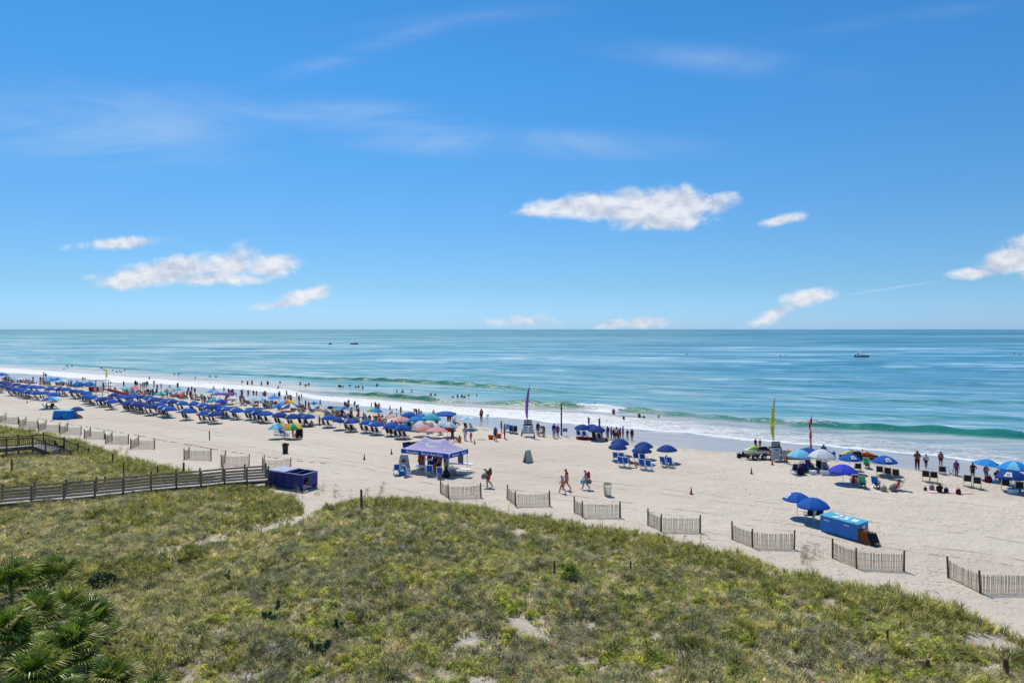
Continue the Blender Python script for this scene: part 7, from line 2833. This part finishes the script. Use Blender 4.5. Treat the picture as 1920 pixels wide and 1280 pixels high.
# ------------------------------------------------------------------ walkers in the foreground
pw = G(917, 913)
person(0, 0, 'walk_bent', 'person with backpack and red shorts walking stooped to the left', 1.80, 0, 1, OLIVE, RED, face=R(80), loc=pw, where='')
pf = G(1063, 918)
person(0, 0, 'walk', 'adult in a red shirt walking left behind the boy', 1.82, 0, 1, RED, RED, face=R(78), loc=pf, where='', legs=None)
pb_ = G(1055, 924)
person(0, 0, 'walk', 'boy in a pale blue shirt and red shorts walking left', 1.50, 0, 2, LTBLUE, RED, face=R(80), loc=pb_, where='')
pt = G(1099, 917)
person(0, 0, 'walk', 'person with a red backpack carrying a light blue bag', 1.68, 0, 2, ROSE, LTBLUE, face=R(78), loc=pt, where='')
PACK = MB()
PACK.loft([[(.17 * k * math.cos(a), .12 * k * math.sin(a), z) for a in [i * PI / 4 for i in range(8)]] for z, k in ((0, .75), (.10, 1.05), (.32, 1.05), (.46, .7), (.50, .3))])
PACKM = PACK.mesh('backpack_mesh', [NAVY], True)
for loc_, fab, sc3, ds, dx, dz in ((pw, OLIVE, 1.25, 'dark olive backpack on the stooped walker', .10, 1.02), (pt, RED, 1.2, 'bright red backpack on the rightmost walker', .20, .92)):
    o = link('backpack', PACKM, None, Vector(loc_) + Vector((dx, 0, dz)), R(78), scale=sc3)
    slots(o, [fab])
    thing(o, ds, 'backpack', None, '')
for loc_, fab, sc3, ds, dx, dz in ((pw, GREYC, 1.1, 'grey bundle held in front by the stooped walker', -.40, .74), (pt, SKYB, .85, 'light blue bag carried by the rightmost walker', -.30, .50), (pt, GREYC, .9, 'grey bag hanging behind the rightmost walker', .25, .50)):
    o = link('carried_bag', BAG, None, Vector(loc_) + Vector((dx, -.1, dz)), R(10), scale=sc3)
    slots(o, [fab])
    thing(o, ds, 'bag', None, '')

# ------------------------------------------------------------------ boats
def boat(u, v, L, W_, H_, body, trim, desc, rz, top=False, riders=0):
    p_ = P(u, v, WL)
    root_ = link('motor_boat', None, None, (p_.x, p_.y, WL - .15), rz)
    thing(root_, desc, 'boat', None, '')
    b_ = MB()
    hull(b_, L, W_, H_)
    link('hull', b_.mesh('boat_hull', body, True), root_)
    b_ = MB()
    b_.bar((-L * .48, -W_ * .45, H_ * 1.02), (L * .3, -W_ * .45, H_ * 1.1), .12, .30)
    b_.bar((-L * .48, W_ * .45, H_ * .97), (L * .3, W_ * .45, H_ * 1.0), .12, .16)
    b_.bar((L * .3, -W_ * .45, H_), (L * .5, 0, H_ * 1.08), .12, .16)
    b_.bar((L * .3, W_ * .45, H_), (L * .5, 0, H_ * 1.08), .12, .16)
    link('gunwale', b_.mesh('boat_gunwale', trim), root_)
    b_ = MB()
    b_.box((0, 0, H_ * 1.25), (L * .16, W_ * .4, H_ * .7))
    link('console', b_.mesh('boat_console', BLACKM if not top else WPAINT), root_)
    b_ = MB()
    b_.box((-L * .5, 0, H_ * 1.0), (.35, .35, .9))
    link('outboard', b_.mesh('boat_outboard', BLACKM), root_)
    if top:
        b_ = MB()
        n2 = 10
        for sy in (-1, 1):
            for i in range(n2):
                a, b = PI * i / n2, PI * (i + 1) / n2
                b_.tube((-L * .12 + 1.25 * math.cos(a), sy * W_ * .38, H_ + 2.1 * math.sin(a)), (-L * .12 + 1.25 * math.cos(b), sy * W_ * .38, H_ + 2.1 * math.sin(b)), .14, 0, 5)
        for i in (3, 5, 7):
            a = PI * i / n2
            b_.tube((-L * .12 + 1.25 * math.cos(a), -W_ * .38, H_ + 2.1 * math.sin(a)), (-L * .12 + 1.25 * math.cos(a), W_ * .38, H_ + 2.1 * math.sin(a)), .08, 0, 5)
        link('tower_arch', b_.mesh('boat_arch', WPAINT), root_)
    for k in range(riders):
        q2 = root_.matrix_world
        c_, s2 = math.cos(rz), math.sin(rz)
        lx = -L * .3 + k * 1.3
        person(0, 0, 'stand', ('person standing in the %s, %s' % ('boat with arch' if top else 'low dark boat', ('left', 'right')[k % 2])), 1.7, 2, 0, BLACKC, NAVY, face=rz, loc=(p_.x + c_ * lx, p_.y + s2 * lx, WL + H_ * .3), where='')
    return root_


boat(1617, 669.5, 7.6, 2.6, 1.0, BLACKM, HULLW, 'white and dark motor boat with arch on open sea, right', R(8), True, 1)
boat(664, 645.5, 7.6, 2.2, .9, BLACKM, BLACKM, 'low dark boat far out on the left sea', PI, False, 2)
boat(619.5, 645.6, 2.8, 1.3, .9, BLACKM, BLACKM, 'tiny dark watercraft left of the low dark boat', 0, False, 0)

# ------------------------------------------------------------------ labels: say where each look-alike stands
ORD = ['first', 'second', 'third', 'fourth', 'fifth', 'sixth', 'seventh', 'eighth', 'ninth', 'tenth', 'eleventh', 'twelfth', 'thirteenth', 'fourteenth', 'fifteenth', 'sixteenth', 'seventeenth',
       'eighteenth', 'nineteenth', 'twentieth']
bpy.context.view_layer.update()


def colrow(o):
    p_ = o.matrix_world.translation
    return 960 + F * p_.x / max(p_.y, .1), HZ + F * (CAM_H - p_.z) / max(p_.y, .1)


ZL = [(-1e9, 60, 'far left'), (60, 115, 'above the lounging pair'), (115, 172, 'left of the red tower'), (172, 215, 'at the red tower'), (215, 300, 'by the red ramp'), (300, 350, 'right of the red ramp'), (350, 400, 'beyond the lone stake'),
      (400, 460, 'right of the lone stake'), (460, 520, 'before the rainbow umbrella'), (520, 570, 'at the rainbow umbrella'), (570, 625, 'by the pale yellow umbrella'), (625, 720, 'by the striped sunshade'), (720, 790, 'left of the pink pair'),
      (790, 860, 'behind the purple tent'), (860, 960, 'right of the purple tent'), (960, 1065, 'by the purple flag'), (1065, 1200, 'by the red-crate umbrellas'), (1200, 1380, 'right of the blue-chair groups'),
      (1380, 1500, 'by the yellow flag'), (1500, 1640, 'by the red flag'), (1640, 1740, 'right of the red flag'), (1740, 1e9, 'at the right edge')]


def zone_of(u):
    for a, b, nm_ in ZL:
        if a <= u < b:
            return nm_
    return 'far right'


groups_ = {}
for o, d_, wh in REG:
    if wh is None:
        u_, v_ = colrow(o)
        wh = zone_of(u_)
    full = (d_ + ' ' + wh).strip()
    groups_.setdefault(full, []).append(o)
for full, lst in groups_.items():
    if len(lst) == 1:
        lst[0]['label'] = full
        continue
    lst.sort(key=lambda o_: colrow(o_)[0])
    n_ = len(lst)
    cat_ = lst[0]['category']
    for i, o in enumerate(lst):
        if n_ == 2:
            pr = ('left one of two: ', 'right one of two: ')[i]
        elif i == 0:
            pr = 'leftmost: '
        elif i == n_ - 1:
            pr = 'rightmost: '
        else:
            pr = (ORD[i] if i < 20 else 'later') + ' from left: '
        o['label'] = pr + full
        if 'group' not in o:
            nm_ = full
            o['group'] = (nm_[:70])
bad = [o['label'] for o, _, _ in REG if len(o['label'].split()) > 16 or len(o['label'].split()) < 4]
print('LABEL LENGTH', len(bad), bad[:10])
print('THINGS', len(REG), 'OBJECTS', len(bpy.data.objects))
import collections
print('KINDS', collections.Counter(o['category'] for o, _, _ in REG).most_common(6), 'CROWD', len(CROWD), 'TRIS', sum(len(m_.loops) for m_ in bpy.data.meshes) // 2)
